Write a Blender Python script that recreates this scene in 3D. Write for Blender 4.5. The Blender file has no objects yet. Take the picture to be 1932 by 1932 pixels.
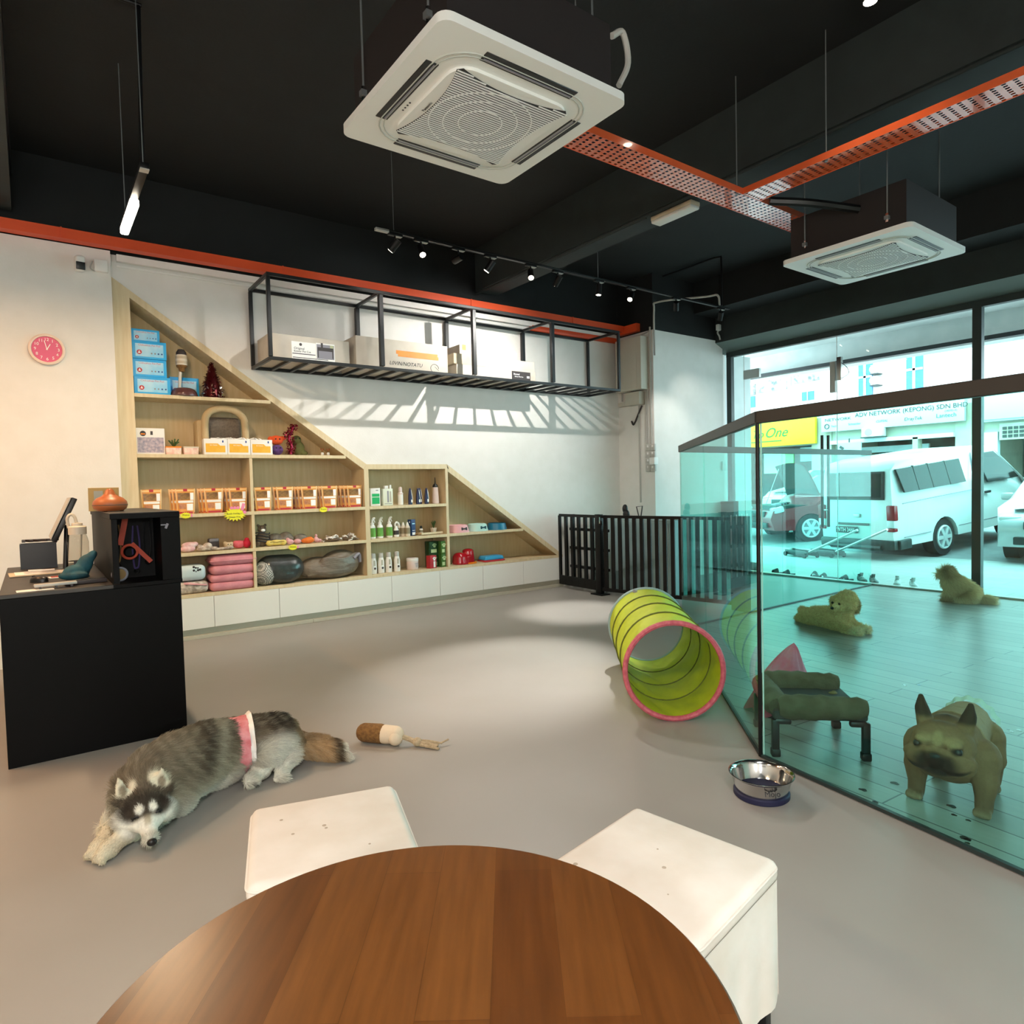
import bpy, bmesh, math, random
import numpy as np
from mathutils import Vector as V, Matrix, Euler
SC = bpy.context.scene
COL = SC.collection
PI = math.pi
RN = random.Random(11)

def lin(c):
    if isinstance(c, str):
        c = [int(c[i:i + 2], 16) for i in (0, 2, 4)]
    out = []
    for v in c[:3]:
        v = v / 255.0
        out.append(v / 12.92 if v <= .04045 else ((v + .055) / 1.055) ** 2.4)
    return (*out, 1)

def mat(name, col, rough=.5, metal=0, col2=None, scale=20, bump=0, bscale=None, spec=.5, emit=0, coat=0, stretch=None, trans=0, sheen=0, detail=4):
    """procedural material: base colour, optionally mixed with col2 by noise, optional bump"""
    m = bpy.data.materials.new(name)
    m.use_nodes = True
    nt = m.node_tree
    b = nt.nodes['Principled BSDF']
    b.inputs['Base Color'].default_value = lin(col)
    b.inputs['Roughness'].default_value = rough
    b.inputs['Metallic'].default_value = metal
    b.inputs['Specular IOR Level'].default_value = spec
    b.inputs['Coat Weight'].default_value = coat
    b.inputs['Transmission Weight'].default_value = trans
    if sheen:
        b.inputs['Sheen Weight'].default_value = sheen
    if emit:
        b.inputs['Emission Color'].default_value = lin(col)
        b.inputs['Emission Strength'].default_value = emit
    if col2 is not None or bump:
        tc = nt.nodes.new('ShaderNodeTexCoord')
        mp = nt.nodes.new('ShaderNodeMapping')
        nt.links.new(tc.outputs['Object'], mp.inputs['Vector'])
        if stretch:
            mp.inputs['Scale'].default_value = stretch
        if col2 is not None:
            n = nt.nodes.new('ShaderNodeTexNoise')
            n.inputs['Scale'].default_value = scale
            n.inputs['Detail'].default_value = detail
            nt.links.new(mp.outputs[0], n.inputs['Vector'])
            r = nt.nodes.new('ShaderNodeValToRGB')
            r.color_ramp.elements[0].position = .35
            r.color_ramp.elements[1].position = .65
            r.color_ramp.elements[0].color = lin(col)
            r.color_ramp.elements[1].color = lin(col2)
            nt.links.new(n.outputs['Fac'], r.inputs['Fac'])
            nt.links.new(r.outputs['Color'], b.inputs['Base Color'])
        if bump:
            n2 = nt.nodes.new('ShaderNodeTexNoise')
            n2.inputs['Scale'].default_value = bscale or scale
            n2.inputs['Detail'].default_value = 5
            nt.links.new(mp.outputs[0], n2.inputs['Vector'])
            bp = nt.nodes.new('ShaderNodeBump')
            bp.inputs['Strength'].default_value = bump
            bp.inputs['Distance'].default_value = .01
            nt.links.new(n2.outputs['Fac'], bp.inputs['Height'])
            nt.links.new(bp.outputs[0], b.inputs['Normal'])
    return m

def glass_mat(name, tint, gloss=.9, ior=1.5, rough=0.0):
    """thin pane: tinted see-through with a fresnel mirror"""
    m = bpy.data.materials.new(name)
    m.use_nodes = True
    nt = m.node_tree
    nt.nodes.remove(nt.nodes['Principled BSDF'])
    out = nt.nodes['Material Output']
    tr = nt.nodes.new('ShaderNodeBsdfTransparent')
    tr.inputs[0].default_value = (*tint, 1)
    gl = nt.nodes.new('ShaderNodeBsdfGlossy')
    gl.inputs['Roughness'].default_value = rough
    gl.inputs['Color'].default_value = (gloss, gloss, gloss, 1)
    fr = nt.nodes.new('ShaderNodeFresnel')
    fr.inputs['IOR'].default_value = ior
    mx = nt.nodes.new('ShaderNodeMixShader')
    gm = nt.nodes.new('ShaderNodeNewGeometry')
    inv = nt.nodes.new('ShaderNodeMath'); inv.operation = 'SUBTRACT'; inv.inputs[0].default_value = 1
    mu = nt.nodes.new('ShaderNodeMath'); mu.operation = 'MULTIPLY'
    nt.links.new(gm.outputs['Backfacing'], inv.inputs[1])
    nt.links.new(fr.outputs[0], mu.inputs[0]); nt.links.new(inv.outputs[0], mu.inputs[1])
    nt.links.new(mu.outputs[0], mx.inputs[0])
    nt.links.new(tr.outputs[0], mx.inputs[1])
    nt.links.new(gl.outputs[0], mx.inputs[2])
    nt.links.new(mx.outputs[0], out.inputs['Surface'])
    return m

class B:
    """collects primitives into one mesh"""
    def __init__(s):
        s.v = []; s.f = []; s.m = []; s.mats = []; s.mx = Matrix.Identity(4)
    def mi(s, m):
        if m not in s.mats:
            s.mats.append(m)
        return s.mats.index(m)
    def raw(s, vs, fs, m, mx=None):
        o = len(s.v)
        t = s.mx if mx is None else s.mx @ mx
        s.v += [tuple(t @ V(v)) for v in vs]
        k = s.mi(m)
        flip = t.determinant() < 0
        for f in fs:
            f = [o + i for i in f]
            s.f.append(f[::-1] if flip else f); s.m.append(k)
        return s
    def dump(s, bm, m, mx=None):
        bm.verts.index_update()
        s.raw([v.co.copy() for v in bm.verts], [[v.index for v in f.verts] for f in bm.faces], m, mx)
        bm.free()
        return s
    def box(s, c, size, m, rot=None, bev=0, seg=2, top=None):
        bm = bmesh.new()
        bmesh.ops.create_cube(bm, size=1)
        for v in bm.verts:
            k = 1
            if top and v.co.z > 0:
                v.co.x *= top[0]; v.co.y *= top[1]
            v.co = V((v.co.x * size[0], v.co.y * size[1], v.co.z * size[2]))
        if bev:
            bmesh.ops.bevel(bm, geom=list(bm.edges), offset=min(bev, min(size) * .49), segments=seg, profile=.5, affect='EDGES')
        mx = Matrix.Translation(c)
        if rot:
            mx = mx @ Euler(rot).to_matrix().to_4x4()
        return s.dump(bm, m, mx)
    def cyl(s, p0, p1, r, m, r2=None, n=16, cap=True):
        p0, p1 = V(p0), V(p1)
        r2 = r if r2 is None else r2
        d = p1 - p0
        q = d.to_track_quat('Z', 'Y').to_matrix()
        vs = []; fs = []
        for p, rr in ((p0, r), (p1, r2)):
            for i in range(n):
                a = 2 * PI * i / n
                vs.append(p + q @ V((rr * math.cos(a), rr * math.sin(a), 0)))
        for i in range(n):
            j = (i + 1) % n
            fs.append([i, j, n + j, n + i])
        if cap:
            fs.append(list(range(n))[::-1]); fs.append(list(range(n, 2 * n)))
        return s.raw(vs, fs, m)
    def tube(s, pts, r, m, n=8, closed=False, rs=None):
        pts = [V(p) for p in pts]
        N = len(pts); vs = []; fs = []
        up = None
        for i, p in enumerate(pts):
            if closed:
                t = pts[(i + 1) % N] - pts[i - 1]
            else:
                t = pts[min(i + 1, N - 1)] - pts[max(i - 1, 0)]
            t.normalize()
            if up is None:
                up = V((0, 0, 1)) if abs(t.z) < .9 else V((1, 0, 0))
            a = t.cross(up)
            if a.length < 1e-6:
                a = t.cross(V((1, .1, 0)))
            a.normalize(); b = a.cross(t); up = b
            rr = rs[i] if rs else r
            for k in range(n):
                an = 2 * PI * k / n
                vs.append(p + a * (rr * math.cos(an)) + b * (rr * math.sin(an)))
        for i in range(N if closed else N - 1):
            i2 = (i + 1) % N
            for k in range(n):
                k2 = (k + 1) % n
                fs.append([i * n + k, i * n + k2, i2 * n + k2, i2 * n + k])
        if not closed:
            fs.append(list(range(n))[::-1]); fs.append([(N - 1) * n + k for k in range(n)])
        return s.raw(vs, [f[::-1] for f in fs], m)
    def lathe(s, prof, m, n=24, c=(0, 0, 0), sx=1, sy=1, rot=None, power=2):
        vs = []; fs = []
        for r, z in prof:
            for i in range(n):
                a = 2 * PI * i / n
                ca, sa = math.cos(a), math.sin(a)
                if power != 2:
                    k = (abs(ca) ** power + abs(sa) ** power) ** (-1 / power)
                    ca *= k; sa *= k
                vs.append((r * ca * sx, r * sa * sy, z))
        for j in range(len(prof) - 1):
            for i in range(n):
                k = (i + 1) % n
                fs.append([j * n + i, j * n + k, (j + 1) * n + k, (j + 1) * n + i])
        if prof[0][0] > 1e-5:
            fs.append(list(range(n))[::-1])
        if prof[-1][0] > 1e-5:
            fs.append([(len(prof) - 1) * n + i for i in range(n)])
        mx = Matrix.Translation(c)
        if rot:
            mx = mx @ Euler(rot).to_matrix().to_4x4()
        return s.raw(vs, fs, m, mx)
    def prism(s, poly, h, m, mx=None):
        """polygon in xy (ccw) extruded to z=h"""
        n = len(poly)
        vs = [(x, y, 0) for x, y in poly] + [(x, y, h) for x, y in poly]
        fs = [list(range(n))[::-1], list(range(n, 2 * n))] + [[i, (i + 1) % n, n + (i + 1) % n, n + i] for i in range(n)]
        return s.raw(vs, fs, m, mx)
    def xz(s, poly, y0, y1, m):
        """polygon in x,z (ccw seen from -y) running from y0 to y1 (y1 > y0)"""
        n = len(poly)
        vs = [(x, y0, z) for x, z in poly] + [(x, y1, z) for x, z in poly]
        fs = [list(range(n)), list(range(n, 2 * n))[::-1]] + [[(i + 1) % n, i, n + i, n + (i + 1) % n] for i in range(n)]
        return s.raw(vs, fs, m)
    def sph(s, c, r, m, rot=None, n=16):
        if not hasattr(r, '__len__'):
            r = (r, r, r)
        bm = bmesh.new()
        bmesh.ops.create_uvsphere(bm, u_segments=n, v_segments=max(6, n // 2), radius=1)
        mx = Matrix.Translation(c)
        if rot:
            mx = mx @ Euler(rot).to_matrix().to_4x4()
        mx = mx @ Matrix.Diagonal((*r, 1))
        return s.dump(bm, m, mx)
    def cap(s, p0, p1, r0, r1, m, n=12):
        """tapered capsule"""
        s.cyl(p0, p1, r0, m, r2=r1, n=n)
        s.sph(p0, r0, m, n=n); s.sph(p1, r1, m, n=n)
        return s
    def grid(s, fn, nu, nv, m, two=0):
        vs = [fn(i / nu, j / nv) for j in range(nv + 1) for i in range(nu + 1)]
        w = nu + 1
        fs = [[j * w + i, j * w + i + 1, (j + 1) * w + i + 1, (j + 1) * w + i] for j in range(nv) for i in range(nu)]
        return s.raw(vs, fs, m)
    def mesh(s, name, sharp=38):
        me = bpy.data.meshes.new(name)
        me.from_pydata(s.v, [], s.f)
        for m in s.mats:
            me.materials.append(m)
        me.polygons.foreach_set('material_index', s.m)
        if sharp:
            me.polygons.foreach_set('use_smooth', [True] * len(s.f))
            me.set_sharp_from_angle(angle=math.radians(sharp))
        me.update()
        return me

def obj(name, b, parent=None, loc=(0, 0, 0), rot=(0, 0, 0), sharp=38):
    me = b.mesh(name, sharp) if isinstance(b, B) else b
    o = bpy.data.objects.new(name, me)
    COL.objects.link(o)
    o.location = loc
    o.rotation_euler = rot
    if parent:
        o.parent = parent
    return o
part = obj
def remesh(b, voxel=.01, it=6, name='body'):
    """melt the overlapping primitives of b into one continuous surface"""
    o = obj(name, b, sharp=0)
    r = o.modifiers.new('r', 'REMESH'); r.mode = 'VOXEL'; r.voxel_size = voxel
    k = o.modifiers.new('s', 'SMOOTH'); k.iterations = it; k.factor = .5
    dg = bpy.context.evaluated_depsgraph_get()
    me = bpy.data.meshes.new_from_object(o.evaluated_get(dg))
    me.name = name
    bpy.data.objects.remove(o)
    me.polygons.foreach_set('use_smooth', [True] * len(me.polygons))
    me.materials.clear()
    for m in b.mats[:1]:
        me.materials.append(m)
    me.polygons.foreach_set('material_index', [0] * len(me.polygons))
    return me
def tag(o, label, cat, group=None, kind=None):
    o['label'] = label; o['category'] = cat
    if group: o['group'] = group
    if kind: o['kind'] = kind
    return o
def T(name, label, cat, loc=(0, 0, 0), rz=0, group=None, rot=None):
    o = bpy.data.objects.new(name, None)
    COL.objects.link(o)
    o.empty_display_size = .05
    o.location = loc
    o.rotation_euler = rot or (0, 0, rz)
    return tag(o, label, cat, group)
def solo(name, b, label, cat, loc=(0, 0, 0), rz=0, group=None, rot=None, sharp=38):
    return tag(obj(name, b, None, loc, rot or (0, 0, rz), sharp), label, cat, group)
def struct(name, b, parent=None, sharp=38):
    o = obj(name, b, parent, sharp=sharp)
    o['kind'] = 'structure'
    return o
def dup(root, loc, rz=None, label=None, group=None, rot=None):
    r = root.copy(); COL.objects.link(r); r.location = loc
    if rot is not None: r.rotation_euler = rot
    elif rz is not None: r.rotation_euler = (0, 0, rz)
    if label: r['label'] = label
    if group: r['group'] = group
    for ch in root.children:
        c = ch.copy(); COL.objects.link(c); c.parent = r
        for g in ch.children:
            d = g.copy(); COL.objects.link(d); d.parent = c
    return r
def text(s, size, m, parent, loc, rot=(PI / 2, 0, 0), name='lettering', ext=.0006, align='CENTER', sx=1, shear=0):
    c = bpy.data.curves.new(name, 'FONT')
    c.body = s; c.size = size; c.extrude = ext; c.align_x = align; c.align_y = 'CENTER'; c.shear = shear
    c.resolution_u = 3
    o = bpy.data.objects.new(name, c)
    COL.objects.link(o)
    dg = bpy.context.evaluated_depsgraph_get()
    me = bpy.data.meshes.new_from_object(o.evaluated_get(dg))
    bpy.data.objects.remove(o)
    me.materials.clear(); me.materials.append(m)
    for v in me.vertices:
        v.co.x *= sx
    return obj(name, me, parent, loc, rot)
def poly_rr(w, h, r, n=4, cx=0, cy=0):
    """rounded rectangle outline, ccw"""
    p = []
    for (x, y, a0) in ((w / 2 - r, h / 2 - r, 0), (-w / 2 + r, h / 2 - r, 90), (-w / 2 + r, -h / 2 + r, 180), (w / 2 - r, -h / 2 + r, 270)):
        for i in range(n + 1):
            a = math.radians(a0 + 90 * i / n)
            p.append((cx + x + r * math.cos(a), cy + y + r * math.sin(a)))
    return p
def smooth_path(pts, k=6):
    """catmull-rom through pts"""
    P = [V(p) for p in pts]
    P = [P[0] * 2 - P[1]] + P + [P[-1] * 2 - P[-2]]
    out = []
    for i in range(1, len(P) - 2):
        for j in range(k):
            t = j / k
            a, b, c, d = P[i - 1], P[i], P[i + 1], P[i + 2]
            out.append(.5 * ((2 * b) + (c - a) * t + (2 * a - 5 * b + 4 * c - d) * t * t + (3 * b - 3 * c + d - a) * t ** 3))
    out.append(P[-2])
    return out
# ---------------------------------------------------------------- camera
cam = bpy.data.cameras.new('camera'); co = bpy.data.objects.new('camera', cam); COL.objects.link(co)
YAW, PITCH, ROLL = .63307, -.040015, -.024839
_r = V((math.cos(YAW), -math.sin(YAW), 0)); _f = V((math.sin(YAW), math.cos(YAW), 0)); _u = V((0, 0, 1))
CF = _f * math.cos(PITCH) + _u * math.sin(PITCH); CU = _u * math.cos(PITCH) - _f * math.sin(PITCH)
CR = _r * math.cos(ROLL) + CU * math.sin(ROLL); CU = CU * math.cos(ROLL) - _r * math.sin(ROLL)
mw = Matrix((CR, CU, -CF)).transposed().to_4x4(); mw.translation = (0, 0, 1.38)
co.matrix_world = mw
cam.sensor_width = 36; cam.lens = 36 * 1236.5 / 1932; cam.clip_start = .05; cam.clip_end = 200
SC.camera = co
SC.view_settings.view_transform = 'Standard'
SC.view_settings.look = 'None'
SC.view_settings.gamma = 1
SC.view_settings.exposure = 0
SC.view_settings.use_curve_mapping = False
try:
    SC.cycles.max_bounces = 10; SC.cycles.transparent_max_bounces = 24; SC.cycles.caustics_reflective = False
    SC.cycles.caustics_refractive = False; SC.cycles.use_denoising = True; SC.cycles.sample_clamp_indirect = 6
    SC.cycles.diffuse_bounces = 4; SC.cycles.glossy_bounces = 5
except Exception:
    pass
# ---------------------------------------------------------------- materials
M = {}
M['white_wall'] = mat('white_wall', 'e8e5df', .85, col2='e4e1da', scale=6, bump=.08, bscale=60)
M['black_paint'] = mat('black_paint', '0c1010', .8, col2='090c0c', scale=5, bump=.1, bscale=40)
M['beam_paint'] = mat('beam_paint', '242c2b', .8, col2='1f2625', scale=5, bump=.1, bscale=30)
M['floor'] = mat('grey_floor', 'a39f99', .42, col2='9f9b94', scale=1.6, spec=.35, detail=8)
M['orange'] = mat('orange_metal', 'e2552a', .45, col2='d94f26', scale=3)
M['black_metal'] = mat('black_metal', '08090a', .42, spec=.3)
M['dark_metal'] = mat('dark_metal', '26292a', .4)
M['frame'] = mat('frame_metal', '23302f', .45)
M['chrome'] = mat('chrome', 'd8d8d6', .12, metal=1)
M['steel'] = mat('brushed_steel', 'b4b4b0', .3, metal=1)
M['wire'] = mat('wire', '8a8f90', .4, metal=.6)
M['white_plastic'] = mat('white_plastic', 'ecebe6', .4)
M['grey_plastic'] = mat('grey_plastic', 'b9b7b0', .45)
M['black_plastic'] = mat('black_plastic', '0c0d0e', .4)
M['maple'] = mat('maple_laminate', 'ddcca8', .45, col2='d5c199', scale=3, stretch=(14, 3, 1.2))
M['maple_back'] = mat('maple_back_panel', 'cdb88f', .55, col2='c4ad82', scale=3, stretch=(10, 3, .8))
M['drawer'] = mat('white_laminate', 'ecebe4', .35)
M['kick'] = mat('kick_board', 'bcb6a4', .5)
M['paper'] = mat('paper', 'f1eee8', .7)
M['ink'] = mat('ink', '222428', .6)
M['white'] = mat('white_print', 'f6f5f1', .5)
M['lamp_glow'] = mat('lamp_glow', 'fff0d8', .5, emit=22)
M['clear_pane'] = glass_mat('clear_glass', (.965, .993, .99))
M['green_pane'] = glass_mat('green_tinted_glass', (.56, .96, .90))
M['rubber'] = mat('rubber', '151617', .7)
# planks
def plank_mat(name, c1, c2, mortar, w, row, rough, rot=0, msize=.003, bump=.2, spec=.5):
    m = bpy.data.materials.new(name); m.use_nodes = True; nt = m.node_tree; b = nt.nodes['Principled BSDF']
    tc = nt.nodes.new('ShaderNodeTexCoord'); mp = nt.nodes.new('ShaderNodeMapping'); mp.inputs['Rotation'].default_value = (0, 0, rot)
    br = nt.nodes.new('ShaderNodeTexBrick')
    br.inputs['Color1'].default_value = lin(c1); br.inputs['Color2'].default_value = lin(c2); br.inputs['Mortar'].default_value = lin(mortar)
    br.inputs['Scale'].default_value = 1; br.inputs['Brick Width'].default_value = w; br.inputs['Row Height'].default_value = row
    br.inputs['Mortar Size'].default_value = msize; br.inputs['Mortar Smooth'].default_value = .1; br.inputs['Bias'].default_value = 0
    nt.links.new(tc.outputs['Object'], mp.inputs['Vector']); nt.links.new(mp.outputs[0], br.inputs['Vector'])
    nz = nt.nodes.new('ShaderNodeTexNoise'); nz.inputs['Scale'].default_value = 6; nz.inputs['Detail'].default_value = 6
    mp2 = nt.nodes.new('ShaderNodeMapping'); mp2.inputs['Scale'].default_value = (6, .6, 1)
    nt.links.new(tc.outputs['Object'], mp2.inputs['Vector']); nt.links.new(mp2.outputs[0], nz.inputs['Vector'])
    mx = nt.nodes.new('ShaderNodeMix'); mx.data_type = 'RGBA'; mx.blend_type = 'MULTIPLY'; mx.inputs[0].default_value = .3
    nt.links.new(br.outputs['Color'], mx.inputs[6]); nt.links.new(nz.outputs['Fac'], mx.inputs[7])
    nt.links.new(mx.outputs[2], b.inputs['Base Color'])
    b.inputs['Roughness'].default_value = rough; b.inputs['Specular IOR Level'].default_value = spec
    bp = nt.nodes.new('ShaderNodeBump'); bp.inputs['Strength'].default_value = bump; bp.inputs['Distance'].default_value = .003; bp.invert = True
    nt.links.new(br.outputs['Fac'], bp.inputs['Height']); nt.links.new(bp.outputs[0], b.inputs['Normal'])
    return m
M['deck'] = plank_mat('grey_plank_floor', 'b3aea6', 'a29d96', '5a5855', 1.5, .16, .3, rot=PI / 2 + .08, msize=.004)
M['walk'] = plank_mat('walkway_tile', 'c4c7c4', 'bbbebb', '979b99', .6, .3, .5, rot=PI / 2)
# ---------------------------------------------------------------- room shell
ZC = 4.22
b = B(); b.box((2.3, 1.9, -.05), (12.6, 10, .1), M['floor']); struct('floor', b)
b = B()
deck = [(2.867, 1.865), (2.075, -2.99), (8.55, -2.99), (8.55, 3.98), (4.87, 3.98)]
b.prism(deck, .006, M['deck']); struct('floor_pen', b)
b = B(); b.box((2.35, 1.95, ZC + .05), (12.9, 10.1, .1), M['black_paint']); struct('ceiling', b)
b = B()
b.xz([(5.79, 0), (6.93, 0), (6.93, 3.5), (.65, 3.5), (.65, 3.305), (2.985, 1.655), (4.01, 1.655), (5.79, .43)], 6.77, 6.87, M['white_wall'])
struct('wall_left', b)
b = B(); b.box((-1.675, 6.83, 1.75), (4.65, .3, 3.5), M['white_wall']); struct('wall_left_return', b)
b = B(); b.box((2.3, 6.87, 3.86), (12.6, .2, ZC - 3.5), M['black_paint']); struct('wall_left_upper', b)
b = B(); b.box((2.3, 7.2, 1.75), (12.6, .16, 3.5), M['white_wall']); struct('wall_back_of_shelf', b)
b = B(); b.box((7.7, 6.48, 1.73), (1.54, .76, 3.46), M['white_wall'])
struct('wall_pillar', b)
b = B(); b.box((7.7, 6.48, 3.84), (1.55, .77, .76), M['black_paint'])
struct('wall_pillar_upper', b)
b = B(); b.box((8.56, 6.3, 1.65), (.2, .2, 3.3), M['white_wall']); struct('trim_1', b)
b = B(); b.box((-4.0, 1.9, ZC / 2), (.1, 10, ZC), M['white_wall']); struct('wall_rear', b)
b = B(); b.box((2.3, -3.05, ZC / 2), (12.6, .1, ZC), M['white_wall']); struct('wall_right', b)
# ceiling beams
b = B(); b.box((4.575, 1.85, 3.97), (.31, 9.6, .5), M['beam_paint']); struct('trim_2', b)
b = B(); b.box((8.5, 1.9, 3.6), (.4, 9.7, .36), M['beam_paint']); b.prism([(8.3, 3.42), (8.6, 3.3), (8.7, 3.3), (8.7, 3.42)], 9.7, mat('window_head_daylit', '66736f', .7), Matrix(((1, 0, 0, 0), (0, 0, 1, -2.95), (0, 1, 0, 0), (0, 0, 0, 1)))); struct('trim_3', b)  # sloped band: beam paint lightened, daylight put into its colour
b = B(); b.box((8.25, 1.9, 4.0), (.9, 9.7, .44), M['black_paint']); struct('trim_4', b)
b = B(); b.box((-.17, 1.85, 3.95), (.3, 9.6, .54), M['beam_paint']); struct('trim_5', b)
b = B(); b.box((6.93 + .01, 6.42, .05), (.02, .6, .1), M['kick']); struct('baseboard_pillar', b)
# ---------------------------------------------------------------- shopfront
XF = 8.6
w = B(); w.box((XF, 1.55, 3.265), (.08, 9.1, .07), M['frame']); win = struct('window_1', w)
def fr(nm, c, s, m='frame', p=win):
    b = B(); b.box(c, s, M[m], bev=.003, seg=1); return obj(nm, b, p)
fr('window_frame', (XF, 6.06, 1.61), (.08, .08, 3.24))
fr('window_frame', (XF, 2.845, 1.61), (.09, .09, 3.24))
fr('window_frame', (XF, -.8, 1.61), (.09, .09, 3.24))
fr('window_sill', (XF, 1.55, .012), (.09, 9.1, .03), 'steel')
def pane(y0, y1, z0, z1, p=win, nm='window_pane', x=XF):
    b = B(); b.box((x, (y0 + y1) / 2, (z0 + z1) / 2), (.01, y1 - y0, z1 - z0), M['clear_pane'])
    return obj(nm, b, p)
pane(5.825, 6.02, .03, 3.23)
pane(4.44, 5.82, 2.91, 3.23)
pane(2.89, 4.43, .03, 3.23)
pane(-.75, 2.80, .03, 3.23)
pane(-2.95, -.85, .03, 3.23)
fr('pane_edge', (XF, 5.822, 1.63), (.012, .008, 3.2), 'white_plastic')
fr('pane_edge', (XF, 4.435, 1.63), (.012, .008, 3.2), 'white_plastic')
fr('patch_fitting', (XF, 5.69, 2.93), (.05, .26, .13), 'steel')
d = B(); d.box((XF, 5.125, 1.455), (.01, 1.35, 2.81), M['clear_pane'])
door = struct('door_1', d)
for x in (XF - .06, XF + .06):
    h = B(); h.cyl((x, 4.61 if x < XF else 4.59, .72), (x, 4.61 if x < XF else 4.59, 1.95), .019, M['black_metal'])
    for z in (.95, 1.7): h.cyl((x, 4.6, z), (XF, 4.6, z), .012, M['steel'])
    obj('door_handle', h, door)
h = B(); h.box((XF, 5.7, .1), (.05, .2, .12), M['steel'], bev=.004); obj('door_hinge', h, door)
t = T('magnetic_lock', 'grey magnetic lock box fixed high on the glass shop door', 'lock', (XF - .03, 4.44, 2.5))
b = B(); b.box((0, .03, .2), (.05, .07, .4), M['grey_plastic'], bev=.004); part('lock_body', b, t)
b = B(); b.box((.01, -.05, .3), (.05, .06, .3), M['steel'], bev=.004); part('bracket', b, t)
b = B(); b.tube(smooth_path([(0, -.07, .38), (0, -.15, .3), (0, -.17, .22), (0, -.08, .17)]), .004, M['black_plastic'], n=6); part('cable', b, t)
# ---------------------------------------------------------------- walkway and street
b = B(); b.box((10.55, 3.5, -.09), (3.9, 22, .12), M['walk']); struct('floor_walkway', b)
b = B()
M['road'] = mat('asphalt', '8f9394', .9, col2='7e8283', scale=3, bump=.3, bscale=60)
b.raw([(12.3, -14, -.14), (15.5, -14, .16), (40, -14, .2), (40, 30, .2), (15.5, 30, .16), (12.3, 30, -.14)], [[0, 1, 4, 5], [1, 2, 3, 4]], M['road'])
struct('floor_street', b)
M['soffit'] = mat('soffit_paint', 'dfe4e2', .8, col2='d2dad8', scale=4)
b = B(); b.box((9.9, 3.5, 3.7), (2.3, 22, .1), M['soffit']); b.box((11.15, 3.5, 3.5), (.3, 22, .5), M['soffit']); struct('ceiling_walkway', b)
b = B(); b.box((10.9, 3.5, 3.28), (.1, 22, .06), M['dark_metal']); struct('trim_6', b)
b = B(); b.box((9.2, 6.7, 1.7), (1.0, .5, 3.4), M['soffit']); struct('wall_walkway', b)
# ---------------------------------------------------------------- daylight
w = bpy.data.worlds.new('sky'); SC.world = w; w.use_nodes = True
bg = w.node_tree.nodes['Background']
tcw = w.node_tree.nodes.new('ShaderNodeTexCoord'); nzw = w.node_tree.nodes.new('ShaderNodeTexNoise'); nzw.inputs['Scale'].default_value = 2
rw = w.node_tree.nodes.new('ShaderNodeValToRGB'); rw.color_ramp.elements[0].color = (.58, .9, 1, 1); rw.color_ramp.elements[1].color = (.8, .97, 1, 1)
w.node_tree.links.new(tcw.outputs['Generated'], nzw.inputs['Vector']); w.node_tree.links.new(nzw.outputs['Fac'], rw.inputs['Fac']); w.node_tree.links.new(rw.outputs['Color'], bg.inputs['Color'])
bg.inputs['Strength'].default_value = 7.5
sun = bpy.data.lights.new('sun', 'SUN'); sun.energy = 3; sun.angle = .3; sun.color = (1, .98, .94)
so = bpy.data.objects.new('sun', sun); COL.objects.link(so); so.rotation_euler = Euler((math.radians(38), math.radians(-18), math.radians(-60)))
def wpart(name, b, p, sharp=38):
    """b in world coordinates under an unrotated thing"""
    return obj(name, b, p, loc=-V(p.location), sharp=sharp)
# ---------------------------------------------------------------- under-stair shelf
YF, YB = 6.75, 7.10
sh = T('under_stair_shelf', 'stepped pale wood shelving built under the stair slope along the wall', 'shelf', (3.2, 6.92, 0))
mp = M['maple']
b = B(); b.xz([(.652, .43), (.79, .43), (.79, 3.205), (.652, 3.303)], YF, YB, mp); wpart('side_panel', b, sh)
b = B(); b.xz([(.79, 3.137), (2.955, 1.6), (2.99, 1.655), (.79, 3.205)], YF, YB, mp); wpart('sloping_board', b, sh)
b = B(); b.xz([(2.957, 1.6), (4.035, 1.6), (4.01, 1.655), (2.99, 1.655)], YF, YB, mp); wpart('top_board', b, sh)
b = B(); b.xz([(4.02, 1.57), (5.69, .43), (5.79, .43), (4.01, 1.655)], YF, YB, mp); wpart('sloping_board', b, sh)
for x0, x1, z0, z1 in ((2.957, 3.01, .43, 1.6), (3.985, 4.02, .43, 1.61), (1.757, 1.785, .43, .79), (1.757, 1.785, .825, 1.157), (1.757, 1.785, 1.19, 1.715)):
    b = B(); b.box(((x0 + x1) / 2, (YF + YB) / 2, (z0 + z1) / 2), (x1 - x0, YB - YF - .004, z1 - z0), mp); wpart('divider', b, sh)
for x0, x1, zt in ((.79, 1.985, 2.295), (.79, 2.755, 1.75), (.79, 2.957, 1.19), (3.01, 3.985, 1.19), (.79, 2.957, .825), (3.01, 3.985, .825), (4.02, 5.13, .825), (.652, 5.79, .43)):
    b = B(); b.box(((x0 + x1) / 2, (YF + YB) / 2, zt - .0165), (x1 - x0, YB - YF - .002, .033), mp, bev=.0015, seg=1); wpart('shelf_board', b, sh)
b = B(); b.xz([(.652, .1), (5.79, .1), (5.79, .43), (4.0, 1.63), (2.97, 1.63), (.652, 3.25)], YB, YB + .012, M['maple_back']); wpart('back_panel', b, sh)
xs = [.655, .757, 1.377, 1.994, 2.615, 3.243, 3.869, 4.481, 5.11, 5.785]
for i in range(len(xs) - 1):
    b = B(); b.box(((xs[i] + xs[i + 1]) / 2, YF + .004, .247), (xs[i + 1] - xs[i] - .004, .018, .297), M['drawer'], bev=.0012, seg=1); wpart('drawer_front', b, sh)
b = B(); b.box((3.22, YF + .2, .245), (5.12, .33, .29), M['drawer']); wpart('drawer_carcass', b, sh)
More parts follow.
